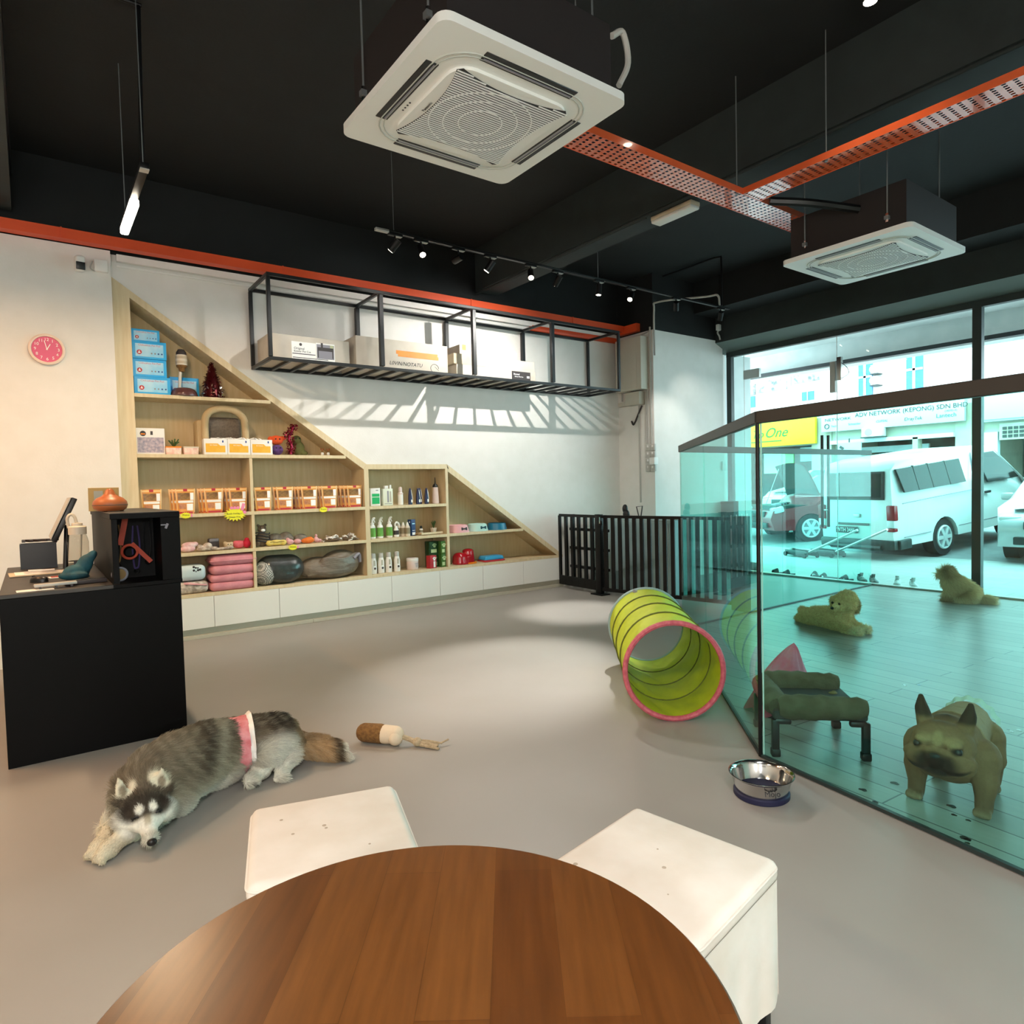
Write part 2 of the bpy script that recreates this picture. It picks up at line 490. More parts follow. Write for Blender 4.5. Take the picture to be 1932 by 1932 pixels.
b = B(); b.box((3.22, YF + .045, .05), (5.13, .02, .098), M['kick']); wpart('kick_board', b, sh)
for x0, x1 in ((.66, 2.33), (2.333, 5.79)):
    b = B(); b.box(((x0 + x1) / 2, YF + .012, .018), (x1 - x0, .045, .036), M['kick'], bev=.003, seg=1); wpart('skirting', b, sh)
# ---------------------------------------------------------------- wall rack
M['rack'] = mat('rack_black_steel', '17191a', .4)
rk = T('wall_rack', 'long black steel frame rack hung high on the white wall', 'rack', (4.05, 6.45, 2.59))
rx = [1.825, 2.93, 4.045, 5.18, 6.315]; ry0, ry1, rz0, rz1 = 6.15, 6.755, 2.6, 3.36
s = .03
def bar(p0, p1, w=s, m='rack'):
    p0, p1 = V(p0), V(p1); d = p1 - p0; bb = B()
    sz = [w, w, w]; k = max(range(3), key=lambda i: abs(d[i])); sz[k] = abs(d[k]) + (w if k == 0 else -w)
    bb.box((p0 + p1) / 2, sz, M[m], bev=.003, seg=1); return bb
for y in (ry0, ry1 - .02):
    for z in (rz0, rz1): wpart('rail', bar((rx[0], y, z), (rx[-1], y, z)), rk)
    for i, x in enumerate(rx):
        wpart('post', bar((x, y, rz0), (x, y, rz1), .034 if i in (0, 4) else .045), rk)
for x in rx:
    for z in (rz0, rz1): wpart('cross_bar', bar((x, ry0, z), (x, ry1 - .02, z)), rk)
for i in range(4):
    for k in range(1, 6):
        x = rx[i] + (rx[i + 1] - rx[i]) * k / 6
        wpart('slat', bar((x, ry0, rz0), (x, ry1 - .02, rz0), .028), rk)
M['carton'] = mat('white_carton', 'd2c9bb', .7, col2='c9bfb0', scale=5)
M['carton_tan'] = mat('tan_carton', 'cdbfa6', .75, col2='c1b196', scale=6)
M['tape_or'] = mat('orange_tape', 'f08a10', .5, col2='e88008', scale=12)
M['tape_br'] = mat('brown_tape', 'b08038', .4)
M['photo_dark'] = mat('printed_photo_dark', '3a3434', .5)
M['photo_grey'] = mat('printed_photo_grey', '8c8a93', .5)
M['photo_green'] = mat('printed_photo_green', 'b9bd98', .5)
zb = rz0 + .017
def carton(name, label, x0, x1, y0, y1, z0, h, m='carton'):
    t = T(name, label, 'box', ((x0 + x1) / 2, (y0 + y1) / 2, z0), 0, 'cartons on the wall rack')
    b = B(); b.box((0, 0, h / 2), (x1 - x0, y1 - y0, h), M[m], bev=.004); part('carton_body', b, t)
    b = B(); b.box((0, 0, h + .0006), (x1 - x0 - .02, .05, .001), M['tape_br']); part('packing_tape', b, t)
    return t
t = carton('cardboard_box', 'white pet cot carton with picture label in the left bay of the rack', 1.87, 2.66, 6.33, 6.72, zb, .255)
yf = -.1962
b = B(); b.box((-.07, yf, .115), (.235, .002, .17), M['white']); part('printed_label', b, t)
b = B(); b.box((-.07, yf - .001, .085), (.225, .002, .007), M['ink']); b.box((-.005, yf - .001, .048), (.35, .002, .006), M['ink']); part('printed_line', b, t)
b = B(); b.cyl((-.1, yf - .002, .175), (-.1, yf, .175), .014, M['photo_dark']); part('logo', b, t)
text('Original', .032, M['ink'], t, (-.115, yf - .002, .135)); text('Bolster Pet Cot', .026, M['ink'], t, (-.085, yf - .002, .108))
b = B(); b.box((.145, yf, .12), (.19, .002, .175), M['white']); b.box((.145, yf - .001, .125), (.175, .002, .14), M['photo_grey'])
b.box((.145, yf - .002, .15), (.16, .002, .035), M['photo_dark']); b.box((.07, yf - .002, .1), (.01, .002, .07), M['photo_dark']); b.box((.218, yf - .002, .1), (.01, .002, .07), M['photo_dark']); b.box((.21, yf - .0015, .175), (.035, .002, .04), M['photo_green'])
b.box((.11, yf - .002, .185), (.02, .002, .05), M['photo_dark']); part('printed_picture', b, t)
t = carton('cardboard_box', 'large white carton with orange tape in the second bay of the rack', 2.73, 3.81, 6.33, 6.73, zb, .33)
yf = -.2012
b = B(); b.box((.16, yf, .205), (.5, .002, .038), M['tape_or']); b.box((.175, yf - .001, .178), (.49, .002, .035), M['tape_or']); part('orange_tape', b, t)
text('L0VIN/NOTATU', .055, M['ink'], t, (.02, yf - .001, .085), ext=.0003, shear=.25)
b = B(); b.tube([(.37 + .05 * math.cos(a), yf - .001, .07 + .045 * math.sin(a)) for a in [i * PI / 8 for i in range(0, 13)]], .0022, M['ink'], n=5); b.tube([(.37, yf - .001, .09), (.42, yf - .001, .05)], .002, M['ink'], n=5); part('pen_mark', b, t)
t = carton('cardboard_box', 'lowest carton with dark printed label in the third bay of the rack', 3.93, 5.06, 6.34, 6.72, zb, .15, 'carton')
yf = -.1912
b = B(); b.box((.345, yf, .075), (.28, .002, .12), M['photo_dark']); part('printed_label', b, t)
text('Elevated', .026, M['white'], t, (.275, yf - .002, .1), ext=.0003); text('Bolster Pet Cot', .02, M['white'], t, (.31, yf - .002, .072), ext=.0003)
b = B(); b.box((.45, yf - .001, .075), (.04, .002, .025), M['white']); part('white_sticker', b, t)
t = carton('cardboard_box', 'taped white carton stacked second in the third bay of the rack', 4.2, 5.06, 6.35, 6.7, zb + .1515, .12, 'carton')
t.rotation_euler = (0, 0, .03)
t = carton('cardboard_box', 'small tan carton at left of the stack in the third bay of the rack', 3.9, 4.17, 6.35, 6.7, zb + .1515, .12, 'carton_tan')
t = carton('cardboard_box', 'topmost carton with brown tape in the third bay of the rack', 4.0, 4.8, 6.38, 6.7, zb + .2735, .11, 'carton')
b = B(); b.box((-.34, -.1607, .08), (.05, .002, .06), M['tape_br']); part('tape_end', b, t)
# ---------------------------------------------------------------- reception counter
M['counter'] = mat('black_laminate', '040404', .5, spec=.12)
M['counter_top'] = mat('dark_counter_top', '3a3531', .5, col2='332f2b', scale=8)
ct = T('reception_counter', 'black laminate reception counter with low desk and raised end', 'counter', (.27, 5.0, 0))
b = B(); b.box((.265, 4.99, .435), (.83, 1.62, .87), M['counter'], bev=.002, seg=1); wpart('desk_body', b, ct)
b = B(); b.box((.1, 4.99, .881), (.5, 1.62, .022), M['counter_top'], bev=.002, seg=1); wpart('desk_top', b, ct)
b = B()
for c, s_ in (((.517, 4.89, 1.265), (.346, 1.42, .03)), ((.365, 4.89, 1.06), (.03, 1.4, .38)), ((.64, 4.89, 1.06), (.1, 1.4, .38)), ((.5, 5.02, 1.06), (.25, 1.1, .38)), ((.517, 4.89, .881), (.346, 1.42, .022))):
    b.box(c, s_, M['counter'], bev=.0015, seg=1)
wpart('raised_shelf', b, ct)
b = B(); b.box((.517, 4.89, 1.2815), (.34, 1.41, .003), M['counter_top']); wpart('raised_top', b, ct)
b = B(); b.box((.62, 4.177, 1.2), (.012, .003, .03), M['photo_grey'], rot=(0, .4, 0)); b.box((.605, 4.177, 1.207), (.03, .003, .006), M['photo_grey']); wpart('scuff_mark', b, ct)
# things on the desk
def cyl_path(c, r, a0, a1, n, ax='xz'):
    return [(c[0] + r * math.cos(a0 + (a1 - a0) * i / n), c[1], c[2] + r * math.sin(a0 + (a1 - a0) * i / n)) for i in range(n + 1)]
M['clear_plastic'] = glass_mat('clear_plastic', (.82, .8, .76), ior=1.35)
M['cream_plastic'] = mat('cream_plastic', 'd9cfbc', .4)
ZD = .893
t = T('water_bottle', 'clear sports water bottle with cream flip lid on the counter', 'bottle', (.232, 4.98, ZD))
b = B(); b.lathe([(0, .002), (.055, .002), (.058, .02), (.058, .2), (.05, .235), (.042, .25)], M['clear_plastic'], n=28); part('bottle_body', b, t)
b = B(); b.lathe([(.0, .248), (.05, .248), (.05, .295), (.044, .3), (.03, .302), (.03, .318), (.022, .32), (0, .32)], M['cream_plastic'], n=28); part('lid', b, t)
b = B(); b.tube(smooth_path([(-.045, 0, .29), (-.05, 0, .35), (-.03, 0, .375), (-.008, 0, .35), (0, 0, .27)]), .009, M['cream_plastic']); part('carry_loop', b, t)
b = B(); b.cyl((.005, 0, .01), (.02, 0, .25), .005, M['cream_plastic']); part('straw', b, t)
b = B(); b.lathe([(.0585, .08), (.0588, .0805)], M['ink'], n=28); b.box((-.02, -.056, .05), (.02, .004, .07), M['ink']); part('printed_band', b, t)
t = T('monitor', 'slim dark monitor turned to the wall behind the water bottle', 'monitor', (.17, 5.3, ZD), rot=(0, 0, 0))
b = B(); b.box((0, 0, .34), (.03, .5, .3), M['black_plastic'], rot=(0, .42, 0), bev=.004); part('monitor_housing', b, t)
b = B(); b.box((-.019, 0, .35), (.004, .49, .285), M['grey_plastic'], rot=(0, .42, 0)); part('screen', b, t)
b = B(); b.cyl((0, 0, .012), (.02, 0, .3), .015, M['black_plastic']); part('stand_neck', b, t)
b = B(); b.lathe([(0, 0), (.09, 0), (.09, .01), (0, .014)], M['black_plastic']); part('stand_foot', b, t)
t = T('desk_organiser', 'black mesh desk organiser at the wall end of the counter', 'organiser', (.03, 5.62, ZD))
b = B()
for c, s_ in (((0, 0, .005), (.2, .14, .01)), ((0, -.07, .085), (.2, .006, .17)), ((0, .07, .085), (.2, .006, .17)), ((-.1, 0, .085), (.006, .14, .17)), ((.1, 0, .085), (.006, .14, .17))): b.box(c, s_, M['black_plastic'])
part('bin', b, t)
b = B()
for k in range(6): b.box((-.08 + k * .03, 0, .19), (.02, .1, .016), M['photo_dark'], rot=(0, 0, .3 * k))
part('bundled_cards', b, t)
t = T('clipboard', 'clipboard with printed list lying at the far side of the counter', 'clipboard', (.02, 5.17, ZD), .05)
b = B(); b.box((0, 0, .004), (.3, .24, .006), M['carton_tan'], bev=.001, seg=1); part('board', b, t)
b = B(); b.box((.01, 0, .009), (.26, .21, .002), M['paper']); part('sheet', b, t)
b = B()
for k in range(7): b.box((.01 + .005 * (k % 3), .07 - .022 * k, .0105), (.17, .003, .0006), M['photo_grey'])
part('printed_text', b, t)
b = B(); b.cyl((-.05, .09, .016), (.09, .05, .016), .005, M['white_plastic']); solo('pen', b, 'white pen lying on the printed list on the clipboard', 'pen', (.02, 5.17, ZD - .0006))
t = T('computer_mouse', 'black computer mouse on the counter beside the white sheets', 'mouse', (.02, 4.66, ZD), .9)
b = B(); b.grid(lambda u, v: (.032 * math.cos(2 * PI * u) * math.sin(PI / 2 * v) ** .7, .052 * math.sin(2 * PI * u) * math.sin(PI / 2 * v) ** .7, .034 * math.cos(PI / 2 * v) ** .6), 20, 8, M['black_plastic']); part('mouse_shell', b, t)
b = B(); b.cyl((-.005, .03, .03), (.005, .03, .03), .008, M['rubber']); part('scroll_wheel', b, t)
b = B(); b.box((0, 0, .001), (.16, .09, .002), M['paper'], rot=(0, 0, .05)); solo('paper_sheet', b, 'white sheet of paper at the near edge of the counter', 'paper', (-.0, 4.26, ZD))
t = T('card_reader', 'light grey slim card reader lying on the white sheet', 'card reader', (.09, 4.29, ZD + .002), .06)
b = B(); b.box((0, 0, .018), (.19, .05, .014), M['grey_plastic'], bev=.003); part('reader_body', b, t)
for k in (-.07, 0, .07): b = B(); b.box((k, -.02, .006), (.012, .012, .012), M['photo_dark']); part('foot', b, t)
b = B(); b.box((0, 0, .012), (.2, .055, .022), M['photo_dark'], bev=.004); b.box((.0, 0, .024), (.18, .04, .003), M['black_plastic']); solo('remote_control', b, 'dark remote control lying beside the card reader', 'remote', (.23, 4.36, ZD), .12)
M['teal_cloth'] = mat('teal_cloth', '1f5a66', .7, col2='16434d', scale=18, bump=.4)
b = B()
for (c, r, ro) in (((0, 0, .05), (.085, .05, .05), (0, 0, .3)), ((.05, .02, .09), (.05, .045, .075), (0, .5, 0)), ((-.02, -.02, .03), (.09, .05, .03), (0, 0, -.2)), ((.09, .02, .14), (.03, .03, .05), (0, .7, 0)), ((0, 0, .014), (.08, .05, .013), None)): b.sph(c, r, M['teal_cloth'], ro)
o = obj('fabric_pouch', remesh(b, .007, 3, 'fabric_pouch'), None, (.235, 4.62, ZD)); o.location.x = .2; o.scale = (.85, .85, .9); tag(o, 'teal patterned fabric pouch slumped on the counter beside the bottle', 'pouch')
b = B(); b.box((0, 0, .002), (.12, .09, .004), M['paper']); b.box((.0, .0, .0055), (.1, .05, .003), mat('red_card', 'a83a2c', .6)); solo('notepad', b, 'small notepad with red card beside the computer mouse', 'notepad', (.13, 4.83, ZD), .1)
# on the raised top
t = T('clay_diffuser', 'round terracotta coloured diffuser with a spout on the raised counter', 'diffuser', (.395, 4.72, 1.2832))
M['terracotta'] = mat('terracotta', 'b5673a', .4, col2='a3552b', scale=7, stretch=(1, 1, 3))
b = B(); b.lathe([(0, .004), (.07, .004), (.088, .018), (.095, .04), (.09, .062), (.072, .082), (.045, .095), (.03, .108), (.022, .13), (.012, .14), (0, .139)], M['terracotta'], n=32); part('diffuser_body', b, t)
b = B(); b.lathe([(.0935, .037), (.0962, .04), (.0935, .043)], M['photo_dark'], n=32); part('seam', b, t)
for a in (0, 2.1, 4.2): b = B(); b.cyl((.06 * math.cos(a), .06 * math.sin(a), 0), (.06 * math.cos(a), .06 * math.sin(a), .006), .01, M['rubber']); part('foot', b, t)
t = T('wooden_sign', 'small pale wooden card sign behind the terracotta diffuser', 'sign', (.385, 5.0, 1.2832))
b = B(); b.box((0, 0, .075), (.17, .012, .15), mat('bamboo', 'c9a15e', .5), rot=(.12, 0, 0)); part('board', b, t)
b = B(); b.box((-.03, -.009, .09), (.05, .002, .08), M['kick'], rot=(.12, 0, 0)); part('engraving', b, t)
# leads hanging in the niche
M['or_strap'] = mat('orange_strap', 'b8442a', .6); M['pur_strap'] = mat('purple_strap', '3c2f60', .6); M['tan_strap'] = mat('tan_strap', '8a6a3c', .7)
NX, NY = .48, 4.42
t = T('dog_collar', 'orange dog collar with ring buckle hanging in the counter niche', 'collar', (.455, NY, 1.05))
b = B(); b.tube(cyl_path((0, -.01, 0), .04, 0, 2 * PI, 20)[:-1], .008, M['or_strap'], closed=True); b.box((-.03, -.01, .12), (.03, .006, .16), M['or_strap'], rot=(0, .2, 0)); b.box((.06, -.012, -.01), (.025, .006, .15), M['or_strap'], rot=(0, -.7, 0)); part('strap', b, t)
b = B(); b.tube(cyl_path((.0, -.018, .0), .027, 0, 2 * PI, 16)[:-1], .004, M['chrome'], n=6, closed=True); part('buckle_ring', b, t)
def lead(x, z0, l, m, label, y=NY + .01):
    t = T('dog_lead', label, 'lead', (x, y, z0))
    b = B(); b.tube(smooth_path([(-.01, 0, l), (-.018, 0, l * .5), (-.012, 0, .01), (0, 0, 0), (.012, 0, .02), (.02, 0, l * .55), (.012, 0, l)]), .005, M[m], n=6); part('strap', b, t)
    b = B(); b.tube(cyl_path((0, 0, -.018), .014, 0, 2 * PI, 12)[:-1], .003, M['chrome'], n=6, closed=True); part('clip', b, t)
lead(.395, .99, .22, 'tan_strap', 'tan dog lead at the left of the counter niche')
lead(.49, .95, .25, 'pur_strap', 'purple dog lead below the orange collar in the niche')
lead(.55, 1.0, .22, 'black_plastic', 'black dog lead with chrome clip at the right of the niche')
t = T('lead_spool', 'round grey retractable lead at the bottom of the counter niche', 'lead', (.39, 4.3, .935))
b = B(); b.tube(cyl_path((0, 0, 0), .036, 0, 2 * PI, 20)[:-1], .007, M['photo_grey'], closed=True); part('rim', b, t)
b = B(); b.cyl((0, -.008, 0), (0, .012, 0), .03, M['tan_strap']); part('spool', b, t)
# ---------------------------------------------------------------- clock and camera
t = T('wall_clock', 'round pink wall clock with white rim on the left wall', 'clock', (.165, 6.675, 2.6))
M['pink_face'] = mat('pink_dial', 'd8587f', .5); M['cream'] = mat('cream_rim', 'f3ddcb', .4)
b = B(); b.lathe([(0, 0), (.122, 0), (.128, .012), (.126, .03), (.116, .036), (.106, .03), (.104, .015), (0, .015)], M['cream'], n=40, rot=(PI / 2, 0, 0)); part('rim', b, t)
b = B(); b.cyl((0, -.0145, 0), (0, -.0185, 0), .104, M['pink_face'], n=40); part('dial', b, t)
for h in range(1, 13):
    a = PI / 2 - h * PI / 6
    text(str(h), .034, M['white'], t, (.08 * math.cos(a), -.0195, .08 * math.sin(a)), name='numeral', ext=.0004)
def hand(l, w, a):
    b = B(); b.box((math.sin(a) * l / 2, -.022, math.cos(a) * l / 2), (w, .002, l), M['white'], rot=(0, a, 0)); return b
part('hour_hand', hand(.05, .006, .5), t); part('minute_hand', hand(.072, .005, -.22), t)
b = B(); b.cyl((0, -.019, 0), (0, -.026, 0), .006, M['white']); part('hub', b, t)
t = T('security_camera', 'small white security camera high on the left wall', 'camera', (.42, 6.68, 3.33))
b = B(); b.box((0, -.07, .0), (.07, .1, .13), M['white_plastic'], bev=.022, seg=3, rot=(.15, 0, .1)); part('camera_body', b, t)
b = B(); b.box((.003, -.122, -.03), (.066, .008, .062), M['black_plastic'], bev=.012, rot=(.15, 0, .1)); part('lens_window', b, t)
b = B(); b.cyl((0, 0, .04), (0, -.05, .035), .03, M['white_plastic']); part('mount', b, t)
b = B(); b.box((0, -.02, 0), (.1, .05, .1), M['white_plastic'], bev=.006); b.tube(smooth_path([(-.06, -.03, .03), (-.08, -.04, -.03), (-.05, -.03, -.05), (-.04, -.02, -.03)]), .005, M['grey_plastic']); solo('junction_box', b, 'white square junction box beside the security camera', 'junction box', (.575, 6.68, 3.35))
# ---------------------------------------------------------------- trays and conduits
b = B(); b.box((1.5, 6.62, 3.55), (10.9, .1, .085), M['orange']); b.box((6.89, 6.5, 3.53), (.08, .35, .11), M['orange'])
for x in (.3, 2.1, 4.3, 5.9): b.box((x, 6.566, 3.55), (.012, .01, .09), M['orange'])
tag(obj('cable_trunking', b), 'long orange cable trunking along the top of the white wall', 'cable tray')
b = B(); b.box((6.1, 6.735, 3.42), (1.6, .06, .09), M['orange'], bev=.03); solo('cable_trunking', b, 'short orange trunking behind the right end of the wall rack', 'cable tray')
b = B(); b.box((3.8, 6.735, 3.462), (6.2, .05, .06), M['white_plastic']); b.tube([(.7, 6.752, 3.4), (3, 6.752, 3.4), (5.2, 6.752, 3.4)], .011, M['white_plastic'])
for x in (1.9, 3.2, 4.4): b.box((x, 6.75, 3.4), (.02, .03, .034), M['white_plastic'])
solo('cable_cover', b, 'white cable cover and pipe just below the orange trunking', 'conduit')
M['tray_or'] = mat('orange_tray', 'e8683c', .14, col2='e06034', scale=3, spec=.9, coat=.8)
M['tray_wh'] = mat('pale_orange_tray', 'e8683c', .3, col2='e26238', scale=3)
def tray(name, label, x0, y0, L, w, along, z=3.4):
    t = T(name, label, 'cable tray', (x0, y0, z), 0 if along == 'x' else -PI / 2)
    # perforated bottom: real slots
    vs = []; fs = []
    nx = int(L / .05); rows = 7
    b = B(); m = M['tray_or']
    px = L / nx; py = w / rows
    gx, gy = px * .3, py * .22
    X = []; Y = []
    for i in range(nx): X += [i * px, i * px + gx, i * px + px - gx]
    X.append(L)
    for j in range(rows): Y += [j * py, j * py + gy, j * py + py - gy]
    Y.append(w)
    vs = [(x, y - w / 2, 0) for y in Y for x in X]; W = len(X)
    for j in range(len(Y) - 1):
        for i in range(len(X) - 1):
            if i % 3 == 1 and j % 3 == 1: continue
            fs.append([j * W + i, j * W + i + 1, (j + 1) * W + i + 1, (j + 1) * W + i])
    b.raw(vs, fs, m); part('perforated_base', b, t)
    b = B(); b.box((L / 2, -w / 2, .02), (L, .003, .045), m); part('side_flange', b, t)
    b = B(); b.box((L / 2, w / 2, .02), (L, .003, .045), m); part('side_flange', b, t)
    b = B(); b.box((L / 2, 0, .043), (L, w * .9, .006), M['black_plastic']); part('cables', b, t)
    k = .6
    while k < L:
        b = B(); b.cyl((k, -w / 2 + .01, -.012), (k, -w / 2 + .01, 4.2 - z), .004, M['wire'], n=6); b.cyl((k, -w / 2 + .01, -.014), (k, -w / 2 + .01, 0), .01, M['wire'], n=6); part('hanger_rod', b, t); k += 1.5
    return t
tray('cable_tray', 'orange perforated cable tray hung below the ceiling near the ceiling cassettes', 2.0, 2.91, 3.52, .205, 'x')
tray('cable_tray', 'perforated cable tray running overhead from the orange tray towards the right', 4.255, 2.81, 5.3, .2, 'y')
# ---------------------------------------------------------------- ceiling cassettes
M['ac_white'] = mat('cassette_white', 'f4f5f0', .4); M['ac_line'] = mat('cassette_grey', 'bfc2ba', .5); M['ac_body'] = mat('cassette_body', '1b1413', .7)
def ac_unit(label, x, y, z, ang, legend):
    t = T('ceiling_cassette', label, 'air conditioner', (x, y, z), ang, 'ceiling cassette air conditioners')
    b = B(); b.prism(poly_rr(.95, .95, .05, 5), .035, M['ac_white']); part('panel', b, t)
    b = B(); b.box((0, 0, .19), (.84, .84, .31), M['ac_body']); part('unit_body', b, t)
    def ring(w, h, r, z, m, wd=.006):
        bb = B(); bb.tube([(px, py, z) for px, py in poly_rr(w, h, r, 6)], wd, m, n=6, closed=True); return bb
    b = ring(.76, .76, .16, -.001, M['ac_line'], .004); part('moulding', b, t)
    b = ring(.72, .72, .14, -.001, M['ac_line'], .003); part('moulding', b, t)
    b = B(); b.prism(poly_rr(.6, .6, .09, 6), .014, M['ac_white'], Matrix.Translation((0, 0, -.014))); part('grille_frame', b, t)
    # grille with pinched sides
    def pin(n, R):
        out = []
        for s_ in range(4):
            for k in range(n + 1):
                u = -1 + 2 * k / n
                d = R * (.85 + .15 * abs(u) ** 2.2); uu = u * R * .93
                x_, y_ = uu, -d
                for _ in range(s_): x_, y_ = -y_, x_
                out.append((x_, y_))
        return out
    pts = pin(20, .288)
    b = B(); b.prism(pts, .003, M['black_plastic'], Matrix.Translation((0, 0, -.0165))); part('grille_opening', b, t)
    def span(yy):
        xs_ = []
        for i in range(len(pts)):
            (xa, ya), (xb, yb) = pts[i], pts[(i + 1) % len(pts)]
            if (ya - yy) * (yb - yy) < 0: xs_.append(xa + (xb - xa) * (yy - ya) / (yb - ya))
        return (min(xs_), max(xs_)) if len(xs_) > 1 else None
    b = B(); k = -.27
    while k < .272:
        sp = span(k)
        if sp:
            xs2 = sorted(x_ for i in range(len(pts)) for x_ in ([pts[i][0] + (pts[(i + 1) % len(pts)][0] - pts[i][0]) * (k - pts[i][1]) / (pts[(i + 1) % len(pts)][1] - pts[i][1])] if (pts[i][1] - k) * (pts[(i + 1) % len(pts)][1] - k) < 0 else []))
            for q in range(0, len(xs2) - 1, 2): b.box(((xs2[q] + xs2[q + 1]) / 2, k, -.0185), (xs2[q + 1] - xs2[q], .0058, .003), M['ac_white'])
        k += .0148
    for r_ in (.1, .17, .235): b.tube([(r_ * math.cos(a), r_ * math.sin(a), -.0185) for a in [2 * PI * i / 40 for i in range(40)]], .0025, M['ac_white'], n=5, closed=True)
    part('grille_slats', b, t)
    for s_ in range(4):
        a = s_ * PI / 2
        mx = Euler((0, 0, a)).to_matrix().to_4x4()
        b = B(); b.mx = mx; b.box((0, -.378, .0), (.47, .058, .006), M['black_plastic'], bev=.002, seg=1); o_ = part('air_slot', b, t)
        b = B(); b.mx = mx; b.box((0, -.366, -.004), (.45, .006, .003), M['photo_grey']); part('louvre', b, o_)
    if legend:
        text('Panasonic', .02, M['ink'], t, (-.262, .02, -.0165), rot=(PI, 0, -PI / 2), ext=.0003)
        b = B()
        for k in range(4): b.box((-.325, .06 + .022 * k, -.001), (.007, .007, .002), M['ink'])
        part('indicator', b, t)
    for sx, sy in ((-.43, -.3), (.43, -.3), (-.43, .3), (.43, .3)):
        b = B(); b.cyl((sx, sy, .1), (sx, sy, 4.215 - z), .005, M['wire'], n=6); b.box((sx * .99, sy, .12), (.04, .03, .025), M['wire']); b.cyl((sx, sy, .09), (sx, sy, .15), .011, M['chrome'], n=6); part('hanger_rod', b, t)
    return t
t = ac_unit('near white ceiling cassette air conditioner hanging above the room', 1.73, 2.53, 3.055, 0, True)
b = B(); b.tube(smooth_path([(.43, -.42, .3), (.5, -.42, .34), (.53, -.42, .22), (.47, -.42, .1)]), .014, M['grey_plastic']); part('drain_hose', b, t)
t = ac_unit('far white ceiling cassette air conditioner near the shop window', 5.31, 2.46, 3.055, 0, False)
b = B(); b.tube(smooth_path([(-.42, -.1, .25), (-.7, .1, .3), (-.9, .3, .34)]), .03, M['black_plastic']); part('pipe', b, t)
# ---------------------------------------------------------------- lamps
def spot(loc, target, energy, col=(1, .86, .68), size=60, blend=.6, rad=.03):
    l = bpy.data.lights.new('spot', 'SPOT'); l.energy = energy; l.color = col; l.spot_size = math.radians(size); l.spot_blend = blend; l.shadow_soft_size = rad
    o = bpy.data.objects.new('spot_light', l); COL.objects.link(o); o.location = loc
    o.rotation_euler = (V(target) - V(loc)).to_track_quat('-Z', 'Y').to_euler(); return o
TY, TZ = 5.11, 3.55
t = T('track_rail', 'black ceiling track rail holding the row of spotlights', 'track', (4.83, TY, TZ))
b = B(); b.box((0, 0, 0), (4.83, .035, .02), M['black_metal']); part('rail', b, t)
b = B(); b.box((0, -.018, -.003), (4.83, .002, .004), M['chrome']); part('groove_line', b, t)
b = B(); b.box((-2.36, 0, -.006), (.12, .037, .024), M['grey_plastic'], bev=.003); part('end_feed', b, t)
for x in (-2.25, .13): b = B(); b.cyl((x, 0, 0), (x, 0, .667), .003, M['wire'], n=6); part('suspension_wire', b, t)
heads = [(2.59, (1.5, 6.75, 1.6), 1, 'leftmost black track spotlight, near the end of the rail'), (2.84, (2.3, 2.6, 0), 2, 'second black track spotlight from the left, lit and facing the room'), (3.22, (3.0, 6.75, 3.25), 1, 'third black track spotlight from the left, tilted towards the shelf'), (3.57, (2.3, 6.75, .9), 1, 'fourth black track spotlight from the left, tilted steeply down'), (4.05, (2.5, 2.9, 0.2), 2, 'brightest lit track spotlight in the middle of the rail'), (4.4, (4.3, 6.75, 1.9), 1, 'dark track spotlight hanging straight down right of the brightest'), (4.97, (4.73, 5.28, 0), 2, 'lit track spotlight pointing at the floor before the shelf'), (5.46, (2.86, 3.98, 0), 2, 'lit track spotlight third from the right end of the rail'), (6.22, (7.35, 6.1, 1.9), 2, 'lit track spotlight second from the right end of the rail'), (7.07, (7.9, 6.1, 2.0), 1, 'rightmost track spotlight by the window corner')]
spots = []
for i, (x, tg, lit, lab) in enumerate(heads):
    t = T('track_spotlight', lab, 'spotlight', (x, TY, TZ), 0, 'spotlights on the ceiling track')
    b = B(); b.box((0, 0, -.02), (.13, .036, .022), M['black_metal'], bev=.003); b.box((.03, -.001, -.0325), (.06, .034, .003), M['grey_plastic']); part('adaptor', b, t)
    b = B(); b.cyl((0, 0, -.03), (0, 0, -.075), .008, M['black_metal']); part('stem', b, t)
    p = V((0, 0, -.1)); d = (V(tg) - V((x, TY, TZ - .1))).normalized()
    b = B(); b.cyl(p - d * .045, p + d * .065, .031, M['black_metal'], n=20); part('lamp_head', b, t)
    b = B(); b.cyl(p + d * .058, p + d * .067, .025, M['lamp_glow'], n=20); part('bulb', b, t)
    spots.append((V((x, TY, TZ - .1)) + d * .085, tg))
# linear pendant
def pendant(label, x, y0, z, lit0, L=1.0, rot=0):
    t = T('linear_pendant', label, 'pendant lamp', (x, y0, z), rot, 'linear pendant lamps')
    b = B(); b.box((0, L / 2, .0), (.045, L, .03), M['black_metal'], bev=.003); part('bar', b, t)
    b = B(); b.box((0, lit0 + (L - lit0) / 2, -.04), (.05, L - lit0, .05), M['lamp_glow'], bev=.012); part('light_tube', b, t)
    b = B(); b.box((0, .03, -.018), (.046, .05, .006), M['grey_plastic']); part('end_cap', b, t)
    for yy in (.06, L - .1): b = B(); b.cyl((0, yy, 0), (0, yy, 4.215 - z), .003, M['wire'], n=6); part('suspension_wire', b, t)
    return t
pendant('lit linear pendant lamp hanging before the left wall', .59, 4.15, 3.2, .45)
pendant('added unseen linear fill lamp over the seating area', .2, -.9, 3.15, .0)  # added behind the camera as fill for table and stools
pendant('added unseen linear fill lamp left of the reception counter', -1.15, 4.3, 3.2, .0)  # added out of view to warm the left wall
pendant('added unseen linear fill lamp over the rear corner of the room', -2.0, 1.0, 3.15, .0)  # added out of view, warm fill from the left
